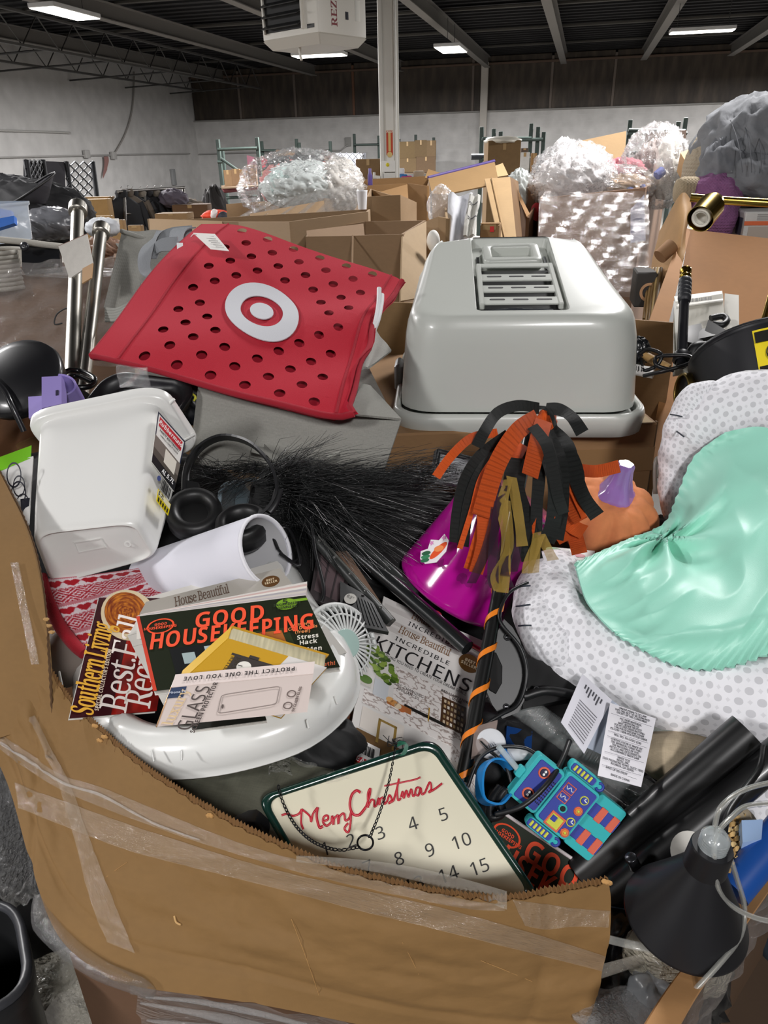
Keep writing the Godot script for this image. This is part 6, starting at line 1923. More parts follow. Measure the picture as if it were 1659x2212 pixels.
	var pk = mat("d3c5bf", 0.35, 0.0, {"coat": 0.3})
	part("body", loft([S, S, move(S, sn), move(S, sn)]), pk, sb)
	var E = [S[0] + sn, S[1] + sn, S[1], S[0]]
	part("spine_face", board(move(E, cam.basis.y * 0.0006), 0.0006), mat("e3d5d0", 0.4), sb)
	letters("PROTECT THE ONE YOU LOVE", 0.0058, "3a3434", sb, onface(E, 0.47, 0.5, 0.0014, 180).translated_local(Vector3(0, 0.0, 0.0006)), "Droid Sans", true, 0.95, 0.0002, 1, 3)
	part("gold_edge", tube([S[0], S[3]], 0.0008, 5), mat("caa37c", 0.3, 0.8), sb)
	letters("GLASS", 0.015, "4d4340", sb, onface(S, 0.215, 0.62, 0.001, 75), "Droid Sans", false, 1.0, 0.0002, 1, 1)
	letters("SCREEN PROTECTOR", 0.0052, "4d4340", sb, onface(S, 0.285, 0.62, 0.001, 75), "Droid Sans", true)
	letters("luxury", 0.011, "d8bd90", sb, onface(S, 0.09, 0.56, 0.001, 75), "Droid Serif", false)
	part("blue_patch", patch(S, 0.0, 0.02, 0.11, 0.3, 0.0006), mat("33415e", 0.4), sb)
	letters("iPhone 14", 0.003, "b8c0d0", sb, onface(S, 0.055, 0.17, 0.0014), "Droid Sans", true)
	var outline = []
	for p in rquad([onface(S, 0.38, 0.36, 0.0012).origin, onface(S, 0.78, 0.27, 0.0012).origin, onface(S, 0.78, 0.74, 0.0012).origin, onface(S, 0.39, 0.84, 0.0012).origin], 0.12, 4):
		outline.append(p)
	outline.append(outline[0])
	part("phone_outline", tube(outline, 0.0005, 5, 1), mat("8f837e", 0.5), sb)
	part("speaker_mark", ellipse_on(S, 0.41, 0.66, 0.0012, 0.003, 0.001), mat("5f5450", 0.5), sb)
	for k in [[0.87, 0.5], [0.86, 0.8]]:
		part("icon_mark", ellipse_on(S, k[0], k[1], 0.005, 0.005, 0.001, 0.75), mat("6d5f5a", 0.5), sb)
		letters("9H GLASS", 0.003, "6d5f5a", sb, onface(S, k[0] + 0.05, k[1], 0.001, 75), "Droid Sans", true)
	# another dark magazine far down in the tub
	var D = [at(405, 1528, 0.83), at(560, 1508, 0.83), at(572, 1560, 0.80), at(415, 1576, 0.80)]
	var dm = magazine("magazine", "dark magazine glimpsed beneath the pink carton in the white tub", D, 0.004, mat("1d211f", 0.3))
	letters("Mushroom", 0.007, "a8bf4a", dm, onface(D, 0.4, 0.35, 0.001), "Droid Serif", true, 0.7)


# the printed cover of the two orange titled magazines
func housekeeping(o: Node3D, G: Array, full: bool) -> void:
	var org = "f2512a"
	letters("GOOD", 0.026, org, o, onface(G, 0.525, 0.125, 0.001), "Droid Sans", true, 1.0, 0.0002, 1, 0, 0.087)
	letters("HOUSEKEEPING", 0.026, org, o, onface(G, 0.51, 0.275, 0.001), "Droid Sans", true, 1.0, 0.0002, 1, 0, 0.203)
	var bd = part("oval_badge", ellipse_on(G, 0.125, 0.13, 0.0175, 0.0125, 0.0006, 0.86), mat(org, 0.4), o)
	letters("GOOD\nHOUSEKEEPING", 0.0042, org, bd, onface(G, 0.125, 0.13, 0.001), "Droid Sans", true, 0.95)
	var pan = part("green_badge", ellipse_on(G, 0.87, 0.07, 0.0135, 0.0095, 0.0008), mat("79a32c", 0.4), o)
	part("pan_handle", patch(G, 0.92, 0.03, 1.0, 0.055, 0.0008), mat("79a32c", 0.4), pan)
	letters("5", 0.008, "20300e", pan, onface(G, 0.87, 0.045, 0.0014), "Droid Sans", true, 1.2)
	letters("INGREDIENT\nDINNERS", 0.0042, "20300e", pan, onface(G, 0.87, 0.088, 0.0014), "Droid Sans", true)
	if not full:
		return
	part("spine_stripe", patch(G, 0.0, 0.0, 0.02, 0.72, 0.0004), mat("c9402a", 0.4), o)
	letters("Anyone\nCan Do This\n(free!)", 0.0047, "d98a4e", o, onface(G, 0.9, 0.325, 0.001), "Droid Sans", true)
	letters("Stress\nHack", 0.0066, "dcd9cc", o, onface(G, 0.9, 0.44, 0.001), "Droid Sans", true)
	letters("Men\nvs.\nMess", 0.0064, "dcd9cc", o, onface(G, 0.9, 0.585, 0.001), "Droid Sans", true)
	letters("The Truth!", 0.0055, "d0643a", o, onface(G, 0.9, 0.685, 0.001), "Droid Sans", true)
	part("cabinet_print", patch(G, 0.14, 0.36, 0.52, 0.71, 0.0004), mat("17191a", 0.35), o)
	part("cabinet_print", patch(G, 0.58, 0.30, 0.82, 0.71, 0.0004), mat("2d351f", 0.35), o)
	for k in [[0.2, 0.42, 0.27, 0.52, "9fb0b0"], [0.33, 0.38, 0.45, 0.52, "aebabd"], [0.2, 0.56, 0.27, 0.70, "5a2a1c"], [0.33, 0.56, 0.46, 0.7, "6a2f1e"], [0.5, 0.38, 0.57, 0.46, "8a6a5a"], [0.62, 0.32, 0.78, 0.48, "a8622c"], [0.62, 0.5, 0.7, 0.62, "3f4a2c"], [0.71, 0.5, 0.79, 0.62, "584028"]]:
		part("shelf_print", patch(G, k[0], k[1], k[2], k[3], 0.0006), mat(k[4], 0.4), o)
	part("lamp_print", ellipse_on(G, 0.55, 0.34, 0.008, 0.004, 0.0007), mat("101210", 0.5), o)


func dark_gap() -> void:
	# things deep in the dark between tub and bucket
	var cl = thing("calendar_board", "dark printed board with pale pink columns beside the tub rim", "board")
	var C = [at(690, 1175, 1.13), at(762, 1225, 1.12), at(735, 1320, 1.05), at(668, 1290, 1.06)]
	part("board", board(C, 0.006), mat("3b3436", 0.6), cl)
	for k in 3:
		part("print_column", patch(C, 0.1 + k * 0.28, 0.12, 0.32 + k * 0.28, 0.85, 0.0005), mat("5c4d50", 0.6), cl)
	var np = thing("newspaper", "folded brown newsprint wedged beside the black tubes", "newspaper")
	for k in 3:
		part("fold", board([at(716 + k * 5, 1197 - k * 3, 1.12 - k * 0.004), at(742 + k * 4, 1198 - k * 4, 1.125 - k * 0.004), at(838, 1325, 1.07 - k * 0.004), at(820, 1322, 1.06 - k * 0.004)], 0.002), mat(["a58a76", "c2a894", "8f7462"][k], 0.8), np)
	var fr1 = thing("framed_picture", "dark picture frame edge lying under the newsprint", "frame")
	part("rail", tube([at(680, 1165, 1.12), at(845, 1345, 1.03)], 0.009, 4), mat("2b2d2c", 0.4), fr1)
	part("rail_edge", tube([at(688, 1160, 1.118), at(850, 1340, 1.028)], 0.004, 4), mat("5b5c58", 0.4), fr1)
	for k in 5:
		part("rivet", lathe([[0.0, 0.002], [0.0022, 0.001], [0.0026, 0]], 10), mat("8d8e8c", 0.3, 0.8), fr1, ax(at(690 + k * 33, 1168 + k * 36, 1.105 - k * 0.018), cam.basis.z))
	var bp = thing("ribbed_plate", "black ribbed panel with a round size sticker", "panel")
	var B = [at(735, 1255, 1.06), at(800, 1290, 1.05), at(840, 1365, 1.0), at(735, 1345, 1.0)]
	part("panel", board(B, 0.006), mat("121314", 0.5), bp)
	for k in 6:
		part("rib", patch(B, 0.45 + k * 0.09, 0.2, 0.48 + k * 0.09, 0.9, 0.001), mat("1d1e20", 0.4), bp)
	var rs = part("round_sticker", ellipse_on(B, 0.27, 0.37, 0.0085, 0.0105, 0.002), mat("b9b7b0", 0.4), bp)
	letters("63\"", 0.0055, "30302e", rs, onface(B, 0.27, 0.34, 0.0026), "Droid Serif", false, 0.9)
	solo("black_tube", tube([at(690, 1130, 1.16), at(860, 1270, 1.08), at(1010, 1400, 1.0)], 0.011, 12, 3), mat("1c1e1f", 0.25, 0.0, {"coat": 0.4}), "glossy black tube running under the magenta bucket", "tube")
	solo("black_tube", tube([at(740, 1140, 1.17), at(900, 1285, 1.09)], 0.009, 12, 3), mat("4b4f4e", 0.3, 0.4), "grey black tube beside the glossy one under the bucket", "tube")
	# white fan
	var o = thing("desk_fan", "small white round desk fan with many cage spokes beside the tub", "fan")
	var w = mat("d9dcda", 0.35)
	var t = ax(at(735, 1395, 0.985), (cam.basis.z * 0.72 + cam.basis.x * 0.55 + cam.basis.y * 0.32))
	part("outer_ring", tube(ring(0.056, 0, 40).map(func(p): return t * p) + [t * Vector3(0.056, 0, 0)], 0.0035, 8, 1), w, o)
	part("rear_ring", tube(ring(0.056, -0.022, 40).map(func(p): return t * p) + [t * Vector3(0.056, -0.022, 0)], 0.0035, 8, 1), w, o)
	for k in 36:
		var a = TAU * k / 36
		part("spoke", tube([t * Vector3(cos(a) * 0.019, 0.016, sin(a) * 0.019), t * Vector3(cos(a) * 0.04, 0.013, sin(a) * 0.04), t * Vector3(cos(a) * 0.0545, 0.003, sin(a) * 0.0545), t * Vector3(cos(a) * 0.0565, -0.012, sin(a) * 0.0565), t * Vector3(cos(a) * 0.055, -0.022, sin(a) * 0.055)], 0.0017, 5, 2), w, o)
	part("mid_ring", tube(ring(0.04, 0.0128, 36).map(func(p): return t * p) + [t * Vector3(0.04, 0.0128, 0)], 0.0014, 5, 1), w, o)
	part("hub", lathe([[0.02, 0.01], [0.021, 0.016], [0.018, 0.018], [0, 0.0185]], 28), mat("a9c4bd", 0.3), o, t)
	for k in 3:
		part("blade", sheet(6, 6, func(u, v):
			var a = TAU * k / 3 + v * 1.5 - u * 0.4
			var r = lerpf(0.012, 0.046, u)
			return t * Vector3(cos(a) * r, -0.008 + 0.012 * (v - 0.5), sin(a) * r), 0.001), mat("c3c7c4", 0.4), o)
	part("back_shell", lathe([[0.056, -0.022], [0.05, -0.034], [0.03, -0.04], [0, -0.041]], 32), mat("2a2d2d", 0.6), o, t)


func kitchen_magazines() -> void:
	var q = [[at(745, 1505, 0.985), at(960, 1600, 0.97), at(905, 1720, 0.9), at(700, 1635, 0.9)], [at(829, 1288, 1.105), at(1068, 1402, 1.085), at(1020, 1680, 0.95), at(775, 1570, 0.965)], [at(803, 1318, 1.06), at(1042, 1432, 1.04), at(985, 1754, 0.87), at(746, 1640, 0.89)]]
	var ml = ["bent brown edged magazine under the kitchen magazines", "pale kitchen magazine partly hidden beneath the top one and the bucket", "kitchen magazine with a marble kitchen cover lying beside the striped stick"]
	for i in 3:
		var Q: Array = q[i]
		var m = magazine("magazine", ml[i], Q, 0.007, mat("8d5a44" if i == 0 else "dad7d4", 0.22, 0.0, {"coat": 0.7}), "d5cfc4")
		if i == 0:
			continue
		part("beam_shade", patch(Q, 0.02, 0.05, 0.3, 0.09, 0.0003), mat("c9c5c2", 0.3, 0.0, {"coat": 0.7}), m)
		part("beam_shade", patch(Q, 0.12, 0.0, 1.0, 0.03, 0.0003), mat("c4c0bd", 0.3, 0.0, {"coat": 0.7}), m)
		letters("House Beautiful", 0.0125, "7a5a3e", m, onface(Q, 0.486, 0.045, 0.001), "Droid Serif", false, 0.58, 0.0002, 1, -2, 0.079)
		letters("INCREDIBLE", 0.0068, "1d1d1f", m, onface(Q, 0.476, 0.122, 0.001), "Droid Sans", false, 0.95, 0.0002, 1, 3, 0.082)
		if i == 1:
			continue
		letters("KITCHENS", 0.0205, "141416", m, onface(Q, 0.485, 0.215, 0.001), "Droid Sans", false, 0.92, 0.0002, 1, 0, 0.142)
		letters("EVERYTHING YOU NEED TO CREATE YOUR DREAM SPACE", 0.0046, "3a3a3c", m, onface(Q, 0.48, 0.275, 0.001), "Droid Sans", false, 0.95, 0.0002, 1, 1, 0.135)
		# the pictured kitchen
		part("marble_print", patch(Q, 0.28, 0.31, 0.80, 0.55, 0.0004), mat("ffffff", 0.2, 0.0, {"tex": "marble", "coat": 0.7}), m)
		part("counter_print", patch(Q, 0.05, 0.55, 0.98, 0.64, 0.0005), mat("ffffff", 0.2, 0.0, {"tex": "marble", "coat": 0.7, "uvs": Vector3(1.5, 0.4, 1)}), m)
		part("island_print", patch(Q, 0.04, 0.80, 0.78, 1.0, 0.0005), mat("6b5133", 0.3, 0.0, {"coat": 0.7}), m)
		part("marble_print", patch(Q, 0.78, 0.64, 0.99, 0.98, 0.0005), mat("ffffff", 0.2, 0.0, {"tex": "marble", "coat": 0.7}), m)
		part("cabinet_print", patch(Q, 0.675, 0.36, 0.88, 0.54, 0.0007), mat("4b3423", 0.3, 0.0, {"coat": 0.7}), m)
		for r in 5:
			for c in 6:
				part("jar_print", patch(Q, 0.695 + c * 0.029, 0.375 + r * 0.033, 0.713 + c * 0.029, 0.393 + r * 0.033, 0.0010), mat(["c9b9a0", "b59a72", "d8d2c8", "8f7a55"][(r + c) % 4], 0.4), m)
		part("cooktop_print", patch(Q, 0.38, 0.525, 0.72, 0.545, 0.0010), mat("242220", 0.3), m)
		part("board_print", patch(Q, 0.24, 0.54, 0.44, 0.575, 0.0012), mat("a8683a", 0.4), m)
		for k in 4:
			part("bread_print", ellipse_on(Q, 0.26 + k * 0.035, 0.545 + 0.008 * k, 0.005, 0.004, 0.0016), mat(["d9a86a", "c98d4e", "e0cdb0", "b4683a"][k], 0.5), m)
		part("faucet_print", patch(Q, 0.575, 0.475, 0.585, 0.56, 0.0012), mat("b08a3a", 0.3), m)
		for k in [[0.06, 0.66, 0.40, 0.79], [0.52, 0.72, 0.84, 0.86]]:
			part("chair_print", patch(Q, k[0], k[1], k[2], k[3], 0.0009), mat("d9d2ca", 0.3, 0.0, {"coat": 0.7}), m)
			for e in [[0.4, 0.0, 0.46, 1.1], [0.78, 0.0, 0.84, 1.1], [0.4, 0.0, 0.84, 0.1]]:
				part("chair_frame", patch(Q, lerpf(k[0], k[2], e[0]), lerpf(k[1], k[3], e[1] + 0.2), lerpf(k[0], k[2], e[2]), lerpf(k[1], k[3], e[3] + 0.2), 0.0014), mat("8f7437", 0.4), m)
		# plants in a vase
		part("vase_print", patch(Q, 0.12, 0.45, 0.24, 0.56, 0.0009), mat("c9cdd2", 0.3, 0.0, {"coat": 0.7}), m)
		part("bowl_print", patch(Q, 0.0, 0.50, 0.1, 0.53, 0.0009), mat("c8c4bc", 0.3, 0.0, {"coat": 0.7}), m)
		for k in 70:
			var a = rng.randf() * TAU
			var rad = sqrt(rng.randf())
			part("leaf_print", ellipse_on(Q, 0.15 + cos(a) * rad * 0.14 + 0.03 * sin(a) * rad, 0.345 + sin(a) * rad * 0.09 + cos(a) * rad * 0.05, 0.0042, 0.003, 0.0010 + k * 0.00001), mat(["4f6b26", "6d8a36", "39511c", "82993f"][k % 4], 0.4), m)
		part("moss_print", ellipse_on(Q, 0.05, 0.49, 0.009, 0.006, 0.0012), mat("4f7024", 0.5), m)
		letters("LIFE-CHANGING\nAPPLIANCES", 0.0042, "4a4644", m, onface(Q, 0.40, 0.44, 0.0012), "Droid Sans", false)
		letters("BRILLIANT STORAGE\nIDEAS", 0.0036, "4a4644", m, onface(Q, 0.80, 0.335, 0.0012), "Droid Sans", true)
		letters("SPILL-PROOF\nSEATING", 0.0046, "f0ece4", m, onface(Q, 0.44, 0.945, 0.0012), "Droid Sans", true)
		letters("THE HARDEST\nWORKING ISLAND", 0.0036, "4a4644", m, onface(Q, 0.68, 0.745, 0.0012), "Droid Sans", false)
		var bs = part("round_badge", ellipse_on(Q, 0.885, 0.05, 0.0155, 0.0155, 0.0008), mat("6b4a22", 0.35), m)
		letters("BEST\nSELLER", 0.005, "e0cfae", bs, onface(Q, 0.885, 0.05, 0.0014), "Droid Sans", true)
		part("barcode_box", patch(Q, 0.03, 0.855, 0.24, 0.95, 0.0012), mat("efedea", 0.4), m)
		for k in 16:
			part("bar", patch(Q, 0.06 + k * 0.009, 0.875, 0.064 + k * 0.009 + 0.002 * (k % 3), 0.93, 0.0016), mat("222222", 0.5), m)
		part("publisher_band", patch(Q, 0.03, 0.95, 0.24, 0.985, 0.0012), mat("d3202c", 0.4), m)
		letters("HEARST", 0.0062, "f5eeee", m, onface(Q, 0.135, 0.967, 0.0018), "Droid Sans", true, 1.0, 0.0002, 1, 3)
	solo("brown_strap", tube(path([[745, 1540, 0.99], [715, 1590, 0.96], [705, 1650, 0.92], [740, 1690, 0.9]]), 0.012, 8), mat("6d3a28", 0.6), "reddish brown curved band behind the kitchen magazines", "strap")
	var rp = thing("red_notepad", "white paper pad with a red edge under the magenta bucket", "notepad")
	part("pad", board([at(930, 1335, 1.06), at(1045, 1385, 1.03), at(1035, 1410, 1.02), at(940, 1350, 1.05)], 0.006), mat("e4e0e0", 0.6), rp)
	part("red_edge", tube([at(928, 1330, 1.06), at(985, 1372, 1.04), at(1040, 1405, 1.015)], 0.003, 6), mat("c42432", 0.4), rp)
	solo("red_ribbon", tube(path([[930, 1335, 1.05], [940, 1322, 1.045], [952, 1330, 1.045], [945, 1345, 1.045], [930, 1338, 1.05]]), 0.004, 6, 4, 0.4), mat("c3202c", 0.4), "looped red ribbon end poking out beneath the bucket", "ribbon")


func magenta_bucket() -> void:
	var o = thing("magenta_bucket", "shiny magenta plastic bucket tipped on its side with star shapes and a carrot sticker", "bucket")
	var m = mat("b3128f", 0.12, 0.0, {"coat": 0.8})
	var mouth = at(972, 1278, 1.15)
	var base = at(1105, 1078, 1.10)
	var t = ax(mouth, base - mouth)
	var L = mouth.distance_to(base)
	part("shell", lathe([[0.082, 0.004], [0.0845, 0.0], [0.088, 0.001], [0.0905, 0.006], [0.0905, 0.012], [0.089, 0.02], [0.084, L * 0.3], [0.076, L * 0.62], [0.069, L], [0.066, L + 0.006], [0.0, L + 0.008]], 64), m, o, t)
	part("inside", lathe([[0.082, 0.004], [0.066, L], [0.0, L]], 48), mat("8d0e70", 0.3), o, t)
	# shapes pressed into the wall, each bent to the wall's curve
	var on = func(a: float, y: float, x: float, z: float, lift: float) -> Vector3:
		var yy = y + z
		var r = lerpf(0.0885, 0.0705, clampf(yy / L, 0, 1)) + lift
		var aa = a + x / 0.08
		return t * Vector3(cos(aa) * r, yy, sin(aa) * r)
	var star = func(a: float, y: float, R: float, turn: float, mm: Material) -> void:
		part("star_shape", sheet(20, 3, func(u, v):
			var k = int(round(u * 20))
			var an = TAU * k / 20 + turn
			var s = 1.0 if k % 4 == 0 else (0.46 if k % 4 == 2 else 0.68)
			return on.call(a, y, cos(an) * R * s * v, sin(an) * R * s * v, 0.0006), 0.0004), mm, o)
	var dk = mat("8e0f74", 0.15, 0.0, {"coat": 0.8})
	var a0 = 0.0
	# find the wall's angle that faces the camera
	var best = -1e9
	for k in 72:
		var n = t.basis * Vector3(cos(TAU * k / 72), 0, sin(TAU * k / 72))
		var sc = n.normalized().dot(cam.basis.z)
		if sc > best:
			best = sc
			a0 = TAU * k / 72
	star.call(a0 + 0.55, 0.05, 0.013, 0.3, dk)
	star.call(a0 - 0.35, 0.075, 0.011, 0.0, dk)
	star.call(a0 + 0.05, 0.115, 0.012, 0.6, dk)
	star.call(a0 - 0.75, 0.05, 0.011, 0.9, dk)
	for e in [[-0.006, 0.0, 0.006], [0.006, 0.003, 0.007]]:
		part("heart_shape", sheet(18, 2, func(u, v): return on.call(a0 + 0.02, 0.052, e[0] + cos(u * TAU) * e[2] * v, e[1] + sin(u * TAU) * e[2] * 1.2 * v, 0.0006), 0.0004), dk, o)
	part("slot_hole", sheet(18, 2, func(u, v): return on.call(a0 - 0.05, 0.012, cos(u * TAU) * 0.008 * v, sin(u * TAU) * 0.003 * v, 0.0006), 0.0004), mat("2b0420", 0.6), o)
	# carrot sticker on the wall
	var ct = at(939, 1190, 1.052)
	var sn = (cam.basis.z * 0.77 + (cam.basis.y * 0.55 - cam.basis.x * 0.83) * 0.64).normalized()
	var sxd = (cam.basis.x - sn * cam.basis.x.dot(sn)).normalized()
	var sp = part("sticker", prism(PackedVector2Array([Vector2(-0.018, -0.006), Vector2(-0.012, -0.013), Vector2(0.002, -0.014), Vector2(0.014, -0.004), Vector2(0.018, 0.008), Vector2(0.013, 0.017), Vector2(0.006, 0.011), Vector2(-0.004, 0.014), Vector2(-0.008, 0.004), Vector2(-0.017, 0.003)]), 0.001), mat("ece6ea", 0.4), o, Transform3D(Basis(sxd, sn.cross(sxd), sn), ct).scaled_local(Vector3(1.3, 1.3, 1.0)))
	part("carrot", sheet(20, 2, func(u, v): return Vector3(0.005 + cos(u * TAU) * 0.0105 * v + sin(u * TAU) * 0.003 * v, -0.001 + sin(u * TAU) * 0.0065 * v + cos(u * TAU) * 0.005 * v, 0.0016), 0.0006), mat("e5562a", 0.3), sp)
	part("carrot_shine", sheet(20, 2, func(u, v): return Vector3(0.006 + cos(u * TAU) * 0.006 * v, 0.001 + sin(u * TAU) * 0.0035 * v, 0.002), 0.0002), mat("f09055", 0.3), sp)
	for k in 3:
		part("carrot_leaf", sheet(16, 2, func(u, v): return Vector3(-0.011 + (k - 1) * 0.001 + cos(u * TAU) * 0.0055 * v, -0.005 + (k - 1) * 0.004 + sin(u * TAU) * 0.0024 * v, 0.0017 + k * 0.0001), 0.0004), mat(["1f6b45", "2d8257", "1b5c3a"][k], 0.4), sp)
	for k in [[-0.003, 0.0095], [0.0125, 0.0125]]:
		part("sticker_star", sheet(10, 1, func(u, v): return Vector3(k[0] + cos(u * TAU) * 0.0032 * v * (1.0 if int(u * 10) % 2 else 0.5), k[1] + sin(u * TAU) * 0.0032 * v * (1.0 if int(u * 10) % 2 else 0.5), 0.0017), 0.0004), mat("d98ac0", 0.4), sp)


func ribbon_broom() -> void:
	var o = thing("ribbon_wand", "black stick spiralled with orange ribbon and topped by orange and black streamers", "ribbon wand")
	var top = at(1150, 905, 1.10)
	var foot = at(998, 1690, 0.88)
	var blk = mat("141414", 0.3, 0.0, {"coat": 0.3})
	var axis = (foot - top).normalized()
	part("stick", tube([top, top.lerp(foot, 0.5), foot], 0.0092, 16, 4), blk, o)
	var sp = []
	var wd = []
	var s1 = axis.cross(cam.basis.z).normalized()
	var s2 = axis.cross(s1)
	var L = top.distance_to(foot)
	for k in 161:
		var a = k * TAU / 27.0
		sp.append(top + axis * L * (0.42 + 0.58 * k / 160.0) + (s1 * cos(a) + s2 * sin(a)) * 0.0099)
		wd.append(axis * 0.0085)
	part("spiral_ribbon", ribbon(sp, wd, 0.0006, 1), mat("e8801e", 0.35), o)
	var org = mat("ee5f17", 0.75, 0.0, {"bump": "weave", "deep": 0.03, "uvs": Vector3(3, 30, 1), "back": 0.2})
	var bk = mat("232524", 0.75, 0.0, {"bump": "weave", "deep": 0.03, "uvs": Vector3(3, 30, 1)})
	# hand placed streamers: points in view order, then width
	var list = [
		[bk, 26, [[1165, 882, 1.09], [1120, 876, 1.07], [1075, 892, 1.05], [1045, 935, 1.03], [1030, 965, 1.03]]],
		[bk, 30, [[1178, 884, 1.09], [1205, 884, 1.07], [1235, 900, 1.05], [1258, 935, 1.04]]],
		[bk, 10, [[1160, 880, 1.1], [1185, 885, 1.08], [1200, 920, 1.06], [1203, 945, 1.06]]],
		[org, 20, [[1075, 935, 1.06], [1020, 945, 1.04], [975, 985, 1.02], [942, 1030, 1.01]]],
		[org, 40, [[1162, 902, 1.06], [1120, 930, 1.03], [1083, 985, 1.01], [1060, 1040, 1.0], [1040, 1115, 0.99]]],
		[org, 38, [[1175, 908, 1.055], [1163, 950, 1.02], [1145, 1028, 1.0]]],
		[org, 30, [[1045, 1105, 1.0], [1045, 1170, 0.99], [1028, 1238, 0.985]]],
		[bk, 30, [[1100, 940, 1.06], [1040, 985, 1.04], [1005, 1040, 1.03], [990, 1110, 1.02], [985, 1172, 1.01]]],
		[bk, 26, [[1110, 950, 1.06], [1045, 1010, 1.035], [1015, 1080, 1.02], [1000, 1180, 1.01]]],
		[org, 12, [[1085, 965, 1.05], [1040, 1030, 1.025], [1020, 1100, 1.01], [993, 1185, 1.0]]],
		[bk, 34, [[1190, 930, 1.06], [1225, 960, 1.04], [1240, 1020, 1.03], [1262, 1075, 1.02], [1290, 1115, 1.02]]],
		[org, 12, [[1195, 950, 1.05], [1215, 1010, 1.035], [1240, 1070, 1.025], [1262, 1118, 1.02]]],
		[org, 32, [[1200, 960, 1.055], [1215, 1030, 1.04], [1235, 1090, 1.03], [1255, 1125, 1.025]]],
		[org, 28, [[1250, 1015, 1.06], [1290, 1018, 1.04], [1338, 1007, 1.03]]],
		[org, 34, [[1215, 1080, 1.05], [1230, 1130, 1.04], [1262, 1150, 1.04]]],
		[org, 34, [[1220, 1095, 1.06], [1240, 1150, 1.05], [1252, 1196, 1.04]]],
		[org, 30, [[1195, 1090, 1.055], [1205, 1140, 1.045], [1222, 1170, 1.04]]],
		[bk, 36, [[1165, 925, 1.05], [1185, 985, 1.02], [1200, 1050, 1.0], [1195, 1130, 1.0], [1180, 1170, 1.0]]],
		[bk, 34, [[1180, 930, 1.05], [1210, 1000, 1.02], [1212, 1090, 1.01], [1200, 1165, 1.0]]],
		[bk, 46, [[1120, 990, 1.03], [1110, 1050, 1.01], [1130, 1120, 1.0], [1150, 1210, 0.99]]],
		[bk, 28, [[1155, 935, 1.04], [1165, 1010, 1.015], [1160, 1090, 1.0], [1158, 1150, 1.0]]],
		[org, 16, [[1150, 960, 1.035], [1160, 1040, 1.01], [1150, 1120, 1.0], [1143, 1172, 0.995]]],
		[org, 6, [[1175, 955, 1.035], [1195, 1030, 1.01], [1196, 1120, 1.0]]],
		[org, 22, [[1100, 955, 1.04], [1062, 1040, 1.02], [1045, 1120, 1.01], [1012, 1230, 1.0]]],
		[bk, 24, [[1150, 920, 1.03], [1180, 960, 1.0], [1195, 1020, 0.99], [1205, 1070, 0.99], [1218, 1110, 1.0]]],
		[bk, 30, [[1210, 950, 1.06], [1238, 990, 1.05], [1250, 1030, 1.045], [1245, 1060, 1.04]]],
		[org, 26, [[1130, 960, 1.05], [1115, 990, 1.04], [1112, 1030, 1.03]]]]
	for e in list:
		var p = path(e[2])
		var w: float = e[1] / FOCAL * 1.02
		var wide = []
		for i in p.size():
			var t2: Vector3 = (p[mini(i + 1, p.size() - 1)] - p[maxi(i - 1, 0)]).normalized()
			wide.append(t2.cross(cam.basis.z + cam.basis.x * rng.randf_range(-0.35, 0.35)).normalized() * w)
		part("streamer", ribbon(p, wide, 0.0008), e[0], o)
	part("knot", lump(at(1180, 915, 1.10), Vector3(0.014, 0.02, 0.014), 0.3, 6.0, 111, 14), org, o)
	# net strips
	var gold = mat("a88a3a", 0.8, 0.0, {"alpha": 0.42, "back": 0.3})
	var plum = mat("2a1426", 0.8, 0.0, {"alpha": 0.5})
	var nets = [
		[gold, [[1098, 1035, 1.0], [1085, 1090, 0.99], [1092, 1160, 0.98], [1090, 1225, 0.975], [1085, 1280, 0.97]]], [gold, [[1105, 1030, 1.0], [1118, 1100, 0.99], [1125, 1150, 0.985], [1128, 1180, 0.985]]], [gold, [[1090, 1080, 0.995], [1100, 1180, 0.98], [1070, 1240, 0.97], [1078, 1278, 0.968]]],
		[gold, [[1160, 1150, 0.99], [1155, 1200, 0.985], [1152, 1238, 0.985]]], [gold, [[1165, 1155, 0.995], [1185, 1190, 0.99], [1195, 1210, 0.99]]], [gold, [[1165, 1160, 0.99], [1145, 1210, 0.985], [1138, 1238, 0.985]]],
		[plum, [[1070, 1040, 1.005], [1072, 1110, 0.99], [1050, 1190, 0.985], [1018, 1260, 0.98]]], [plum, [[1085, 1050, 1.0], [1068, 1150, 0.98], [1065, 1240, 0.972], [1068, 1272, 0.97]]], [plum, [[1095, 1150, 0.985], [1085, 1220, 0.975], [1098, 1270, 0.972]]], [plum, [[1120, 1140, 1.0], [1110, 1210, 0.985], [1105, 1235, 0.985]]]]
	for e in nets:
		var p = path(e[1])
		part("net_strip", ribbon(p, p.map(func(_q): return (cam.basis.x + cam.basis.y * rng.randf_range(-0.3, 0.3) + cam.basis.z * rng.randf_range(-0.8, 0.8)).normalized() * 0.016), 0.0003), e[0], o)


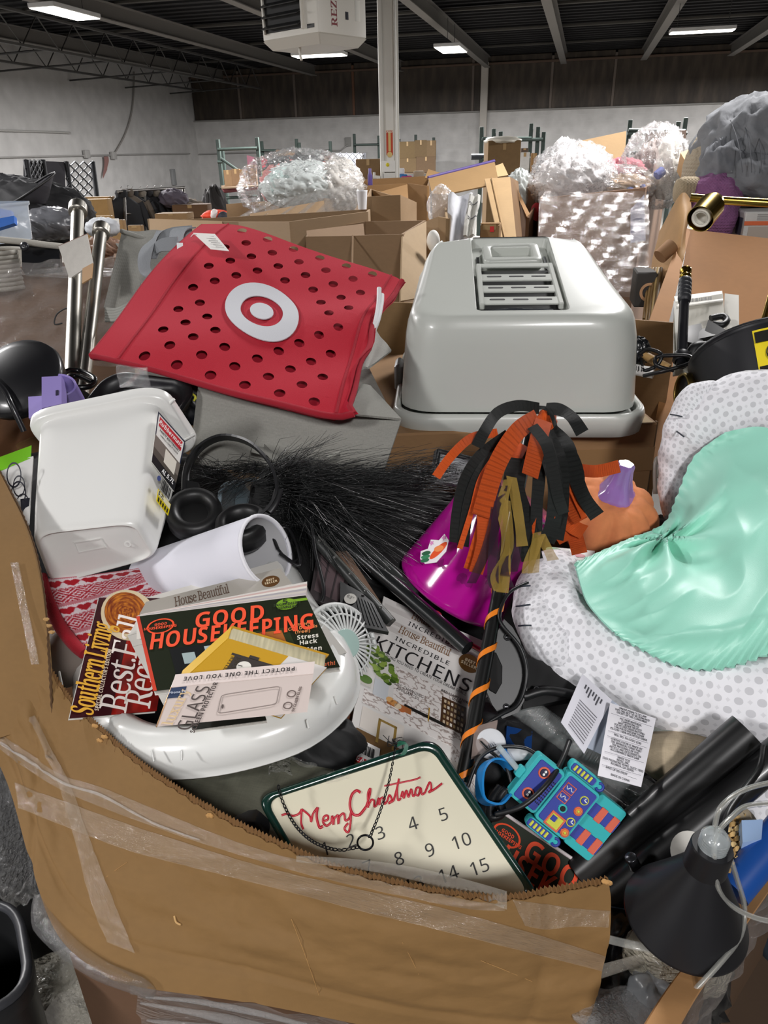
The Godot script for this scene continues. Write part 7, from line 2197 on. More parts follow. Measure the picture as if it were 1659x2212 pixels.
func pumpkin() -> void:
	var o = thing("pumpkin", "matt orange ribbed decorative pumpkin with a glossy purple stem", "pumpkin")
	var c = at(1312, 1118, 1.22)
	var t = ax(c, cam.basis.y * 0.62 + cam.basis.z * 0.74 + cam.basis.x * 0.04)
	var loops = []
	for j in 25:
		var v = PI * j / 24.0
		var lp = []
		for i in 72:
			var u = TAU * i / 72.0
			var rib = 1.0 - 0.14 * pow(absf(cos(u * 5.0 + 0.4)), 4.0)
			var r = 0.082 * pow(sin(v), 0.75) * rib
			lp.append(Vector3(cos(u) * r, 0.058 * cos(v) - 0.012 * exp(-pow(sin(v) / 0.28, 2)) * signf(cos(v)), sin(u) * r))
		loops.append(lp)
	part("body", loft(loops, true, false, false), mat("f79a63", 0.85, 0.0, {"tex": "grime", "tri": 9.0, "rim": 0.2}), o, t)
	var st = []
	for k in [[0.036, 0.028, 0.0], [0.037, 0.03, 0.008], [0.033, 0.03, 0.014], [0.024, 0.024, 0.024], [0.018, 0.018, 0.04], [0.0145, 0.0145, 0.058], [0.014, 0.014, 0.068], [0.011, 0.011, 0.072]]:
		var lp = []
		for i in 30:
			var u = TAU * i / 30
			var f = 1.0 + 0.08 * cos(u * 5)
			lp.append(Vector3(cos(u) * k[0] * f, 0.038 + k[2], sin(u) * k[1] * f + k[2] * 0.0))
		st.append(lp)
	part("stem", loft(st), mat("a37cc6", 0.22, 0.0, {"coat": 0.6}), o, ax(c + t.basis.y * -0.004, cam.basis.y * 0.80 + cam.basis.z * 0.60 + cam.basis.x * 0.1))
	# small printed cards between pumpkin and lounger
	var pc = thing("printed_card", "white printed card with a green leaf and red drawing under the pumpkin", "card")
	var q = [at(1195, 1182, 1.12), at(1285, 1190, 1.12), at(1285, 1215, 1.08), at(1190, 1215, 1.08)]
	part("card", board(q, 0.004), mat("dcdbd6", 0.5), pc)
	part("green_leaf", ellipse_on(q, 0.02, 0.25, 0.012, 0.008, 0.002), mat("4f8f3a", 0.5), pc)
	part("red_print", ellipse_on(q, 0.62, 0.5, 0.010, 0.005, 0.001), mat("b3344a", 0.5), pc)
	part("black_print", patch(q, 0.15, 0.2, 0.4, 0.7, 0.0006), mat("3a3a3a", 0.5), pc)


func lounger() -> void:
	var o = thing("baby_lounger", "puffy baby lounger of white dotted cloth with a mint green satin seat", "baby lounger")
	var cl = mat("ffffff", 0.85, 0.0, {"tex": "dots", "uvs": Vector3(14, 34, 1), "rim": 0.3})
	var cl2 = mat("ffffff", 0.85, 0.0, {"tex": "dots", "uvs": Vector3(12, 20, 1), "rim": 0.3})
	var roll = func(list: Array, radii: Array, sd: int, squash: float) -> ArrayMesh:
		var no = FastNoiseLite.new()
		no.seed = sd
		no.frequency = 9.0
		var q = smooth(path(list), 9)
		var loops = []
		var side = Vector3.ZERO
		for i in q.size():
			var t: Vector3 = (q[mini(i + 1, q.size() - 1)] - q[maxi(i - 1, 0)]).normalized()
			side = cam.basis.z - t * cam.basis.z.dot(t)
			side = side.normalized()
			var up = side.cross(t)
			var x = float(i) / (q.size() - 1) * (radii.size() - 1)
			var r = lerpf(radii[int(floor(x))], radii[mini(int(floor(x)) + 1, radii.size() - 1)], fposmod(x, 1.0))
			var lp = []
			for k in 40:
				var a = TAU * k / 40
				var p = q[i] + (side * cos(a) * squash + up * sin(a)) * r
				lp.append(p + (side * cos(a) + up * sin(a)) * no.get_noise_3dv(p) * 0.012)
			loops.append(lp)
		return loft(loops)
	part("lower_bolster", roll.call([[1235, 1228, 1.10], [1205, 1250, 1.07], [1190, 1310, 1.03], [1240, 1390, 0.99], [1340, 1450, 0.965], [1480, 1500, 0.94], [1640, 1520, 0.91], [1820, 1490, 0.89], [1930, 1390, 0.92], [1965, 1230, 0.98]], [0.018, 0.042, 0.05, 0.05, 0.05, 0.054, 0.058, 0.06, 0.06, 0.055], 121, 0.8), cl, o)
	part("end_cushion", roll.call([[1215, 1232, 1.09], [1165, 1262, 1.05], [1160, 1330, 1.01], [1205, 1395, 0.985], [1262, 1425, 0.975]], [0.012, 0.026, 0.032, 0.03, 0.01], 122, 1.0), cl2, o)
	part("upper_bolster", roll.call([[1450, 1120, 1.22], [1462, 1040, 1.24], [1490, 950, 1.23], [1560, 895, 1.2], [1680, 872, 1.17], [1820, 880, 1.13], [1930, 970, 1.08], [1970, 1120, 1.02], [1965, 1240, 0.98]], [0.012, 0.03, 0.05, 0.054, 0.058, 0.06, 0.06, 0.058, 0.055], 123, 0.8), cl, o)
	part("end_cushion", roll.call([[1470, 1000, 1.23], [1468, 930, 1.22], [1490, 872, 1.21], [1535, 862, 1.2], [1560, 900, 1.18]], [0.008, 0.022, 0.026, 0.024, 0.008], 124, 1.0), cl2, o)
	# tail of dotted cloth at the edge
	part("skirt", sheet(20, 20, func(u, v): return at(lerpf(1500, 1800, u), lerpf(1560, 1900, v) - u * 40, 0.95 - 0.06 * v) + cam.basis.z * 0.01 * sin(u * 9 + v * 6), 0.004), mat("ffffff", 0.85, 0.0, {"tex": "dots", "uvs": Vector3(9, 9, 1), "rim": 0.3}), o)
	# stitches
	for k in [[1118, 1267, 1146, 1265, 0.985], [1115, 1310, 1146, 1306, 0.965], [1120, 1352, 1148, 1351, 0.95], [1448, 895, 1474, 900, 1.185], [1462, 932, 1478, 944, 1.18]]:
		part("stitch", tube([at(k[0], k[1], k[4] + 0.015), at((k[0] + k[2]) / 2, (k[1] + k[3]) / 2, k[4] - 0.002), at(k[2], k[3], k[4] - 0.004)], 0.0012, 5), mat("2c3440", 0.6), o)
	# satin seat with gathers
	var f = coons([[1238, 1215, 1.03], [1340, 1168, 1.10], [1425, 1132, 1.14], [1456, 1070, 1.18], [1492, 988, 1.19], [1560, 935, 1.165]], [[1330, 1370, 0.945], [1440, 1428, 0.92], [1540, 1440, 0.90], [1659, 1402, 0.89], [1800, 1330, 0.88]], [[1238, 1215, 1.03], [1264, 1298, 0.985], [1330, 1370, 0.945]], [[1560, 935, 1.165], [1659, 930, 1.13], [1760, 1050, 1.05], [1800, 1330, 0.88]])
	var no = FastNoiseLite.new()
	no.seed = 9
	no.frequency = 3.2
	no.fractal_type = FastNoiseLite.FRACTAL_RIDGED
	no.fractal_octaves = 2
	part("seat", sheet(90, 70, func(u, v):
		var p: Vector3 = f.call(u, v)
		var edge = minf(minf(u, 1 - u) * 5, minf(v, 1 - v) * 6)
		edge = clampf(edge, 0, 1)
		# gathers fan out from the notch
		var dx = u - 0.42
		var dy = v - 0.12
		var r = Vector2(dx, dy).length()
		var fan = sin(atan2(dy, dx) * 7.0 + r * 4) * exp(-r * 3.6) * 0.028
		var dip = -0.045 * exp(-pow((u - 0.42) / 0.12, 2)) * exp(-pow((v - 0.15) / 0.3, 2))
		var puff = 0.05 * sin(u * PI) * sin(v * PI)
		var wr = no.get_noise_2d(u * 0.5 + v * 0.2, v * 0.45) * 0.012
		var pucker = 0.0035 * sin((u + v) * 130) * exp(-minf(v, 1 - v) * 26)
		return p + (cam.basis.z * 0.9 + cam.basis.y * 0.4) * edge * (puff + dip + fan + wr) + cam.basis.z * (pucker + 0.012), 0.003), mat("9fe0cb", 0.42, 0.0, {"rim": 0.5, "bump": "fibre", "deep": 0.02, "tri": 20.0}), o)
	# care tags
	var tg = [[at(1258, 1455, 0.93), at(1322, 1512, 0.92), at(1262, 1628, 0.87), at(1212, 1560, 0.885)], [at(1318, 1518, 0.905), at(1417, 1552, 0.895), at(1385, 1700, 0.835), at(1291, 1675, 0.84)]]
	var t0 = part("care_tag", board(tg[0], 0.0006), mat("dcdbe4", 0.7), o)
	for k in 11:
		part("print_line", patch(tg[0], 0.22, 0.42 + k * 0.048, 0.86, 0.432 + k * 0.048, 0.0006), mat("6c6a72", 0.7), t0)
	for k in 7:
		part("print_bar", patch(tg[0], 0.2 + k * 0.09, 0.12, 0.24 + k * 0.09, 0.2 + 0.04 * (k % 3), 0.0006), mat("4b4a52", 0.7), t0)
	var t1 = part("care_tag", board(tg[1], 0.0006), mat("e4e2e8", 0.7), o)
	var rows = ["UNDER PENALTY OF LAW", "THIS TAG NOT TO BE REMOVED", "EXCEPT BY THE CONSUMER", "", "ALL NEW MATERIAL", "CONSISTING OF", "MAT: RESIN TREATED", "POLYESTER FIBER BATTING", "15% POLYETHYLENE FOAM", "PILLOW: 100% POLYESTER FIBER", "", "REG. NO. PA-37072 (CN)", "", "CERTIFICATION IS MADE BY", "THE MANUFACTURER THAT", "THE MATERIALS IN THIS", "ARTICLE ARE DESCRIBED IN", "ACCORDANCE WITH LAW", "", "MADE FOR", "KIDS2, INC.", "3333 PIEDMONT ROAD, SUITE 1800", "ATLANTA, GA 30305", "", "DATE OF DELIVERY ________", "", "MADE IN CHINA"]
	for k in rows.size():
		if rows[k]:
			letters(rows[k], 0.0026, "33323a", t1, onface(tg[1], 0.5, 0.035 + k * 0.0355, 0.0008), "Droid Sans", false, 0.82)
		elif k < 24:
			part("rule", patch(tg[1], 0.06, 0.035 + k * 0.0355, 0.94, 0.039 + k * 0.0355, 0.0006), mat("8a8990", 0.7), t1)
	part("care_tag", board([at(1322, 1512, 0.925), at(1345, 1530, 0.92), at(1300, 1630, 0.88), at(1268, 1615, 0.885)], 0.0006), mat("b9c2d2", 0.7), o)
	part("grey_strap", ribbon(path([[1410, 1560, 0.93], [1440, 1595, 0.92], [1475, 1600, 0.915], [1512, 1590, 0.91]]), path([[1410, 1560, 1], [1440, 1590, 1], [1475, 1600, 1], [1512, 1580, 1]]).map(func(_p): return cam.basis.y * 0.028), 0.003), mat("a3a7a3", 0.85, 0.0, {"bump": "weave", "deep": 0.05, "uvs": Vector3(20, 2, 1)}), o)


# the panel's own surface at a pixel of the photograph
func snap(f: Callable, x: float, y: float, lift: float) -> Vector3:
	var best = 1e9
	var at_uv = Vector2.ZERO
	var inv = cam.affine_inverse()
	var span = 1.0
	var mid = Vector2(0.5, 0.5)
	for pass_no in 4:
		var c = mid
		for j in 11:
			for i in 11:
				var q = Vector2(clampf(c.x + (i - 5) / 10.0 * span, 0, 1), clampf(c.y + (j - 5) / 10.0 * span, 0, 1))
				var p: Vector3 = inv * f.call(q.x, q.y)
				var e = Vector2(829.5 - p.x / p.z * FOCAL - x, 1106.0 + p.y / p.z * FOCAL - y).length()
				if e < best:
					best = e
					mid = q
		span *= 0.26
	var p0: Vector3 = f.call(mid.x, mid.y)
	return p0 + (cam.origin - p0).normalized() * lift


func pile_front() -> void:
	christmas_sign()
	robot()
	lamps_and_tubes()
	small_front()


func christmas_sign() -> void:
	var o = thing("hanging_sign", "cream metal calendar sign with a dark green rim and red holiday script", "sign")
	var q = para([[553, 1722], [938, 1594], [1172, 1945], [787, 2080]], 0.80)
	q = [at(553, 1722, 0.81), at(938, 1594, 0.85), at(1168, 1940, 0.785), at(787, 2078, 0.74)]
	q[3] = q[0] + q[2] - q[1]
	var n: Vector3 = onface(q, 0.5, 0.5).basis.z
	var cream = mat("dcd7c0", 0.22, 0.0, {"coat": 0.5})
	var out = rquad(q, 0.09, 8)
	var lp = [move(out, n * -0.004), move(out, n * -0.004), out, rquad(grow(q, -0.002), 0.09, 8)]
	lp = [move(out, n * -0.004), move(out, n * -0.004), move(out, n * 0.002), move(rquad(grow(q, -0.004), 0.09, 8), n * 0.004), move(rquad(grow(q, -0.010), 0.085, 8), n * 0.0035), move(rquad(grow(q, -0.0125), 0.08, 8), n * 0.0005)]
	part("green_rim", loft(lp, true, true, false), mat("12312a", 0.2, 0.0, {"coat": 0.6}), o)
	var inn = move(rquad(grow(q, -0.0125), 0.08, 8), n * 0.0006)
	part("face", loft([inn, inn], true, false, true), cream, o)
	# red script, written as pen strokes
	var red = mat("b8142c", 0.35)
	var w = (q[1] - q[0]).length()
	var sx = func(pts: Array, r: float) -> void:
		var l = []
		for p in pts:
			l.append(snap(func(u, v): return q[0].lerp(q[1], u).lerp(q[3].lerp(q[2], u), v), p[0], p[1], 0.0012))
		part("script_stroke", tube(l, r, 6, 6, 1.0), red, o)
	var th = 0.0012
	sx.call([[608, 1761], [620, 1758], [632, 1763], [645, 1758], [652, 1748]], th)  # flourish
	sx.call([[652, 1748], [650, 1775], [655, 1792]], th)
	sx.call([[652, 1748], [668, 1762], [672, 1775], [676, 1758], [686, 1744]], th)
	sx.call([[686, 1744], [684, 1765], [690, 1787], [698, 1784]], 0.0015)
	sx.call([[698, 1775], [708, 1770], [708, 1762], [700, 1764], [698, 1776], [706, 1784], [716, 1776]], th)
	sx.call([[716, 1776], [718, 1762], [720, 1782], [722, 1768], [730, 1760]], th)
	sx.call([[730, 1760], [731, 1780], [734, 1764], [742, 1757], [745, 1764]], th)
	sx.call([[744, 1758], [746, 1772], [754, 1768], [758, 1754]], th)
	sx.call([[758, 1754], [757, 1780], [752, 1798], [744, 1790], [752, 1778]], th)
	sx.call([[779, 1712], [770, 1708], [760, 1718], [756, 1740], [762, 1758], [776, 1760], [790, 1744]], 0.0016)  # C
	sx.call([[790, 1744], [798, 1720], [800, 1704], [795, 1715], [795, 1745]], th)
	sx.call([[795, 1742], [802, 1728], [808, 1730], [808, 1742], [814, 1740]], th)
	sx.call([[814, 1740], [818, 1724], [820, 1738], [822, 1726], [828, 1722]], th)
	sx.call([[829, 1722], [830, 1736], [836, 1732]], th)
	sx.call([[836, 1732], [841, 1718], [846, 1728], [840, 1735], [850, 1730]], th)
	sx.call([[850, 1730], [858, 1700], [862, 1682], [858, 1706], [860, 1728], [866, 1724]], th)
	sx.call([[830, 1698], [860, 1692], [895, 1684], [908, 1679]], 0.001)
	sx.call([[866, 1722], [870, 1710], [872, 1724], [878, 1708], [882, 1722], [888, 1705], [892, 1720], [898, 1714]], th)
	sx.call([[908, 1702], [900, 1702], [897, 1714], [904, 1718], [909, 1702], [911, 1716], [918, 1712]], th)
	sx.call([[918, 1712], [928, 1690], [932, 1704], [926, 1712], [940, 1704], [955, 1692]], th)
	# numbers
	for k in [["1", 704, 1834], ["2", 760, 1816], ["3", 822, 1800], ["4", 892, 1780], ["5", 958, 1760], ["7", 795, 1875], ["8", 862, 1856], ["9", 929, 1837], ["10", 996, 1818], ["12", 820, 1935], ["13", 895, 1912], ["14", 968, 1890], ["15", 1036, 1874]]:
		var p = snap(func(u, v): return q[0].lerp(q[1], u).lerp(q[3].lerp(q[2], u), v), k[1], k[2], 0.001)
		var t = onface(q, 0.5, 0.5)
		t.origin = p
		letters(k[0], 0.0125, "1d1c1a", o, t, "Droid Sans", false, 1.15)
	# chain with a ring
	var cm = mat("1c1d20", 0.3, 0.8)
	var ch = thing("chain", "black metal chain with a ring hanging across the cream sign", "chain")
	var links = smooth(path([[600, 1692, 0.79], [612, 1735, 0.785], [640, 1785, 0.775], [680, 1820, 0.765], [730, 1836, 0.757], [772, 1830, 0.757]]), 14) + smooth(path([[800, 1805, 0.762], [822, 1750, 0.78], [842, 1680, 0.80], [855, 1605, 0.826]]), 14)
	var link = tube(range(13).map(func(i): return Vector3(cos(TAU * i / 12) * 0.0026, sin(TAU * i / 12) * 0.0016, 0)), 0.0006, 5, 1)
	var d = 0.0
	for i in range(1, links.size()):
		var s: Vector3 = links[i] - links[i - 1]
		if s.length() > 0.02:
			continue
		d += s.length()
		if d > 0.0036:
			d = 0.0
			part("link", link, cm, ch, fr(links[i], s, cam.basis.z.rotated(s.normalized(), PI / 2 * (i % 2) + 0.5)))
	part("ring", tube(range(25).map(func(i): return at(789 + 17 * cos(TAU * i / 24), 1820 + 16 * sin(TAU * i / 24), 0.757)), 0.0011, 6, 1), cm, ch)
	var rb = thing("ribbon_tie", "dark green ribbon and frayed black thread tied to the sign rim", "ribbon")
	part("bow", ribbon(path([[852, 1612, 0.825], [868, 1604, 0.824], [878, 1610, 0.823], [872, 1628, 0.822], [862, 1632, 0.822]]), [cam.basis.y * 0.005, cam.basis.y * 0.005, cam.basis.x * 0.004, cam.basis.x * 0.005, cam.basis.x * 0.004], 0.0008), mat("155a44", 0.4), rb)
	for k in 10:
		part("thread", tube(path([[856, 1608, 0.824], [850 + rng.randfn(0, 8), 1600 + rng.randfn(0, 5), 0.82], [850 + rng.randfn(0, 12), 1596 + rng.randfn(0, 8), 0.82]]), 0.0005, 4, 3), mat("0e0e10", 0.6), rb)
	# torn tape at the sign's edge
	part("tape_scrap", sheet(8, 4, func(u, v): return snap(func(a, b): return q[0].lerp(q[1], a).lerp(q[3].lerp(q[2], a), b), 705 + u * 48, 1668 - u * 12 + v * 26, 0.0025 + 0.001 * sin(u * 9 + v * 5))), film("e8e4d8", 0.12, "crumple_n", 1.0, 0.8), o)


func robot() -> void:
	var o = thing("robot_toy", "turquoise and blue rubber robot toy with printed eyes and dials", "toy")
	var c = at(1218, 1735, 0.845)
	var k = 0.845 / FOCAL
	var x = (cam.basis.x * 0.78 - cam.basis.y * 0.625)
	var y = (cam.basis.x * 0.625 + cam.basis.y * 0.78)
	var tilt = Basis(x.normalized(), y.normalized(), x.cross(y).normalized())
	o.transform = Transform3D(tilt, c)
	var tq = mat("2fb0b4", 0.5, 0.0, {"rim": 0.2})
	var bl = mat("33429c", 0.5)
	var co = mat("d4664e", 0.5)
	var ye = mat("c9cc4a", 0.5)
	var wh = mat("e8ecec", 0.5)
	var dk = mat("1c1a3a", 0.5)
	# a rounded slab in the picture's own small units
	var slabf = func(called: String, cx: float, cy: float, w: float, h: float, z0: float, z1: float, r: float, m: Material, par: Node) -> MeshInstance3D:
		var lp = []
		for e in [[-2.0, z0], [0.0, z0 + 2], [0.0, z1 - 2], [-2.0, z1]]:
			lp.append(rrect((w + e[0]) * k, (h + e[0]) * k, r * k, 0, 4).map(func(p): return Vector3(p.x + cx * k, -p.z + cy * k, e[1] * k)))
		return part(called, loft(lp), m, par)
	var head = slabf.call("head", -74, -3, 72, 112, -22, 8, 8, tq, o)
	slabf.call("face_plate", -72, -3, 58, 98, 8, 9, 5, bl, head)
	for s in [[-78, 26], [-78, -30]]:
		slabf.call("eye_ring", s[0], s[1], 26, 26, 9, 10.4, 13, co, head)
		slabf.call("eye", s[0], s[1], 18, 18, 10, 11, 9, dk, head)
		for e in [-3, 4]:
			slabf.call("eye_glint", s[0] + 1, s[1] + e, 5, 6, 11, 11.6, 2.5, wh, head)
	for r in 4:
		for cidx in 9:
			slabf.call("mouth_dot", -58 + r * 4.4, -34 + cidx * 7, 2.2, 3.6, 9, 9.6, 1, dk, head)
	slabf.call("antenna", -116, -6, 16, 26, -14, 2, 5, tq, o)
	part("antenna_rod", tube([Vector3(-122, -6, -8) * k, Vector3(-185, 6, -8) * k], 0.0035, 8), mat("c9d6da", 0.2, 0.0, {"alpha": 0.5}), o)
	var body = slabf.call("body", 4, 2, 86, 126, -24, 14, 9, tq, o)
	slabf.call("chest_plate", 4, 2, 74, 112, 14, 15, 5, bl, body)
	for s in [34, 12]:
		slabf.call("gauge_frame", -16, s, 24, 20, 15, 15.8, 1, co, body)
		slabf.call("gauge", -16, s, 20, 16, 15.6, 16.2, 1, bl, body)
		part("gauge_line", tube([Vector3(-25, s + 3, 16.6) * k, Vector3(-20, s - 3, 16.6) * k, Vector3(-15, s + 4, 16.6) * k, Vector3(-10, s - 2, 16.6) * k, Vector3(-6, s, 16.6) * k], 0.9 * k, 5, 3), wh, body)
	slabf.call("port_ring", -2, -8, 20, 20, 15, 17, 10, tq, body)
	slabf.call("port", -2, -8, 12, 12, 16.6, 17.4, 6, mat("0a0a0c", 0.6), body)
	slabf.call("screen_frame", 2, -40, 36, 34, 15, 15.8, 1, co, body)
	slabf.call("screen", 2, -40, 28, 26, 15.6, 16.4, 1, ye, body)
	slabf.call("screen_patch", -4, -36, 12, 12, 16.4, 16.8, 1, bl, body)
	for s in [[24, 34, true], [28, 8, false], [30, -20, true], [34, -46, false]]:
		slabf.call("dial_rim" if s[2] else "lamp_rim", s[0], s[1], 20, 20, 15, 15.8, 10, ye if s[2] else co, body)
		slabf.call("dial" if s[2] else "lamp_disc", s[0], s[1], 15, 15, 15.8, 16.4, 7.5, bl if s[2] else mat("d9843e", 0.5), body)
		if s[2]:
			slabf.call("dial_hand", s[0] + 3, s[1], 8, 2, 16.4, 17, 1, wh, body)
			slabf.call("dial_hand", s[0], s[1] + 3, 2, 7, 16.4, 17, 1, wh, body)
		else:
			slabf.call("lamp_core", s[0], s[1], 6, 6, 16.4, 17, 3, ye, body)
	for s in [1, -1]:
		var arm = slabf.call("arm", -2 + (4 if s < 0 else 2), s * 76, 84, 24, -20, 4, 9, tq, o)
		slabf.call("arm_print", -8, s * 76, 62, 17, 4, 5, 5, bl, arm)
		for b in 5:
			slabf.call("arm_band", -30 + b * 10, s * 76, 5, 13, 5, 5.8, 1, ye, arm)
		var hook = []
		for e in 9:
			var a = PI * 0.25 + PI * 1.5 * e / 8.0
			hook.append(Vector3(36 - cos(a) * -8 * -1, s * 76 + sin(a) * 8, 5) * k)
		part("claw", tube(hook, 3.2 * k, 6, 3), bl, arm)
	var legs = slabf.call("legs", 84, 2, 72, 134, -22, 4, 7, tq, o)
	for s in [30, -30]:
		slabf.call("leg_print", 84, s, 70, 30, 4, 5, 2, bl, legs)
		for e in [76, 108]:
			slabf.call("leg_band", e, s, 16, 34, 4.6, 5.8, 1, co, legs)


func lamps_and_tubes() -> void:
	# big black tubes
	var tm = mat("151516", 0.35, 0.0, {"coat": 0.15})
	var t1 = thing("black_pipe", "thick matt black pipe with an open ribbed end slanting across the pile", "pipe")
	var a = at(1614, 1578, 0.84)
	var b = at(1255, 1890, 0.86)
	var t = ax(b, a - b)
	var L = a.distance_to(b)
	part("tube", lathe([[0.0215, 0], [0.0215, L * 0.5], [0.0215, L], [0.0215, L], [0.0195, L], [0.0195, L], [0.0195, L - 0.05], [0, L - 0.05]], 36, true), tm, t1, t)
	for k in 5:
		part("inner_thread", tube(ring(0.0188, L - 0.004 - k * 0.006, 24).map(func(p): return t * p) + [t * Vector3(0.0188, L - 0.004 - k * 0.006, 0)], 0.0009, 5, 1), mat("2b2b2c", 0.4), t1)
	var t2 = thing("black_pipe", "second black pipe lying just below the one with the ribbed end", "pipe")
	var a2 = at(1690, 1622, 0.83)
	var b2 = at(1315, 1940, 0.83)
	part("tube", lathe([[0.0, 0.0], [0.0195, 0.0], [0.0195, 0.0], [0.0195, a2.distance_to(b2)]], 32), tm, t2, ax(b2, a2 - b2))
	part("screw_knob", lathe([[0.0, 0.02], [0.0055, 0.0195], [0.0065, 0.018], [0.0065, 0], [0, 0]], 20), mat("46474b", 0.25, 0.9), t2, ax(at(1372, 1872, 0.80), cam.basis.y * 0.8 - cam.basis.x * 0.45 + cam.basis.z * 0.5))
	# cone lamp
	var o = thing("cone_lamp", "matt black cone lampshade with a clear threaded socket on top", "lamp")
	var c = at(1479, 1980, 0.755)
	var tip = at(1540, 1826, 0.70)
	var tt = ax(c, tip - c)
	var H = c.distance_to(tip)
	var cm = mat("1b1b1e", 0.38, 0.1)
	part("shade", lathe([[0.0585, 0.002], [0.0595, 0.0], [0.0605, 0.001], [0.060, 0.004], [0.040, H * 0.36], [0.0195, H * 0.72], [0.0195, H * 0.72]], 64), cm, o, tt)
	part("shade_inside", lathe([[0.0585, 0.002], [0.017, H * 0.72], [0, H * 0.72]], 48), mat("d9d8d2", 0.6), o, tt)
	part("collar", lathe([[0.0195, H * 0.72], [0.0205, H * 0.73], [0.0205, H * 0.73], [0.0195, H * 0.97], [0.0185, H * 0.99], [0.0185, H * 0.99], [0.0, H * 0.99]], 40), cm, o, tt)
	var sp = [[0.0, H * 0.98], [0.0125, H * 0.98]]
	for k in 5:
		sp.append_array([[0.0135, H * 0.99 + k * 0.003], [0.0115, H * 0.99 + k * 0.003 + 0.0015]])
	sp.append_array([[0.009, H * 0.99 + 0.018], [0.0, H * 0.99 + 0.02]])
	part("clear_socket", lathe(sp, 24), mat("d9e2e4", 0.15, 0.0, {"alpha": 0.35}), o, tt)
	part("socket_core", lathe([[0.0, H * 0.97], [0.006, H * 0.97], [0.005, H * 1.06], [0, H * 1.07]], 14), mat("b9bcc0", 0.3, 0.8), o, tt)
	var cord = mat("d5d6d0", 0.18, 0.0, {"alpha": 0.25})
	var core = mat("8f8c82", 0.35, 0.6)
	var runs = [
		[[1545, 1822, 0.70], [1545, 1780, 0.70], [1560, 1740, 0.70], [1610, 1705, 0.72], [1690, 1685, 0.74]], [[1660, 1735, 0.74], [1610, 1742, 0.73], [1580, 1765, 0.71], [1550, 1800, 0.695], [1543, 1850, 0.69], [1552, 1920, 0.70], [1585, 1960, 0.71], [1640, 1985, 0.72], [1700, 1995, 0.73]],
		[[1570, 1830, 0.71], [1592, 1900, 0.72], [1608, 1960, 0.73], [1600, 2020, 0.72], [1560, 2075, 0.70], [1500, 2140, 0.69]]]
	for k in 3:
		var cd = thing("clear_cable", ["clear lamp cord rising from the socket of the cone lamp", "clear lamp cord looping in front of the cone lamp socket", "clear lamp cord running down beside the cone lampshade"][k], "cord")
		part("sheath", tube(path(runs[k]), 0.0026, 8), cord, cd)
		part("wire", tube(path(runs[k]), 0.0011, 5), core, cd)
	solo("black_cable", tube(path([[1650, 1610, 0.80], [1640, 1660, 0.79], [1605, 1710, 0.77], [1572, 1760, 0.74], [1562, 1820, 0.72]]), 0.0035, 8), mat("121213", 0.4), "black cord running from the pipe end down to the cone lamp", "cord")
	solo("clear_strap", tube(path([[1310, 2028, 0.76], [1370, 2042, 0.75], [1430, 2052, 0.75], [1490, 2058, 0.75]]), 0.005, 8, 5, 0.5), cord, "flat clear plastic strap below the cone lamp rim", "strap")
	# wicker basket
	var wb = thing("wicker_basket", "pale woven wicker basket half buried behind the cone lamp", "basket")
	for k in 11:
		var y = 1764 + k * 11
		var pts = []
		for i in 15:
			pts.append([1478 + i * 9.5, y + 10 * sin(i * 0.22) + (3 if (i + k) % 2 else -3), 0.845 - 0.02 * sin(i * 0.22) + (0.003 if (i + k) % 2 else -0.003) - k * 0.004])
		part("weave_strand", ribbon(path(pts), pts.map(func(_p): return cam.basis.y * 0.0055), 0.0012, 3), mat(["c3a26a", "b18f58", "d0b47e"][k % 3], 0.7), wb)
	for k in 12:
		part("upright_cane", tube(path([[1482 + k * 11, 1758, 0.845], [1486 + k * 10.5, 1890, 0.80]]), 0.0018, 6), mat("a58450", 0.7), wb)
	var pw = mat("cbb99d", 0.85, 0.0, {"tex": "linen", "tri": 8.0})
	solo("beige_cloth", lump(at(1475, 1640, 0.90), Vector3(0.055, 0.028, 0.035), 0.16, 1.0, 141, 26), pw, "beige padded cloth under the grey strap of the lounger", "cloth")
	solo("beige_cloth", lump(at(1565, 1775, 0.855), Vector3(0.035, 0.02, 0.03), 0.12, 1.0, 142, 24), pw, "beige rolled cloth lying on the wicker basket", "cloth")
	solo("oval_card", lathe([[0.0, 0.0], [0.022, 0.0], [0.022, 0.001], [0, 0.001]], 28), mat("c9c6bf", 0.6), "round cream disc standing behind the cone lamp collar", "disc", "", ax(at(1492, 1842, 0.80), cam.basis.z * 0.9 + cam.basis.y * 0.4))
	solo("blue_block", board([at(1602, 1772, 0.82), at(1648, 1770, 0.82), at(1645, 1812, 0.80), at(1604, 1820, 0.80)], 0.02), mat("9db8de", 0.4), "light blue plastic block beside the wicker basket", "plastic block")
	solo("blue_cylinder", tube([at(1580, 1925, 0.79), at(1700, 1780, 0.82)], 0.019, 24, 1), mat("1d4f9e", 0.35), "deep blue cylinder lying inside the box edge", "cylinder")


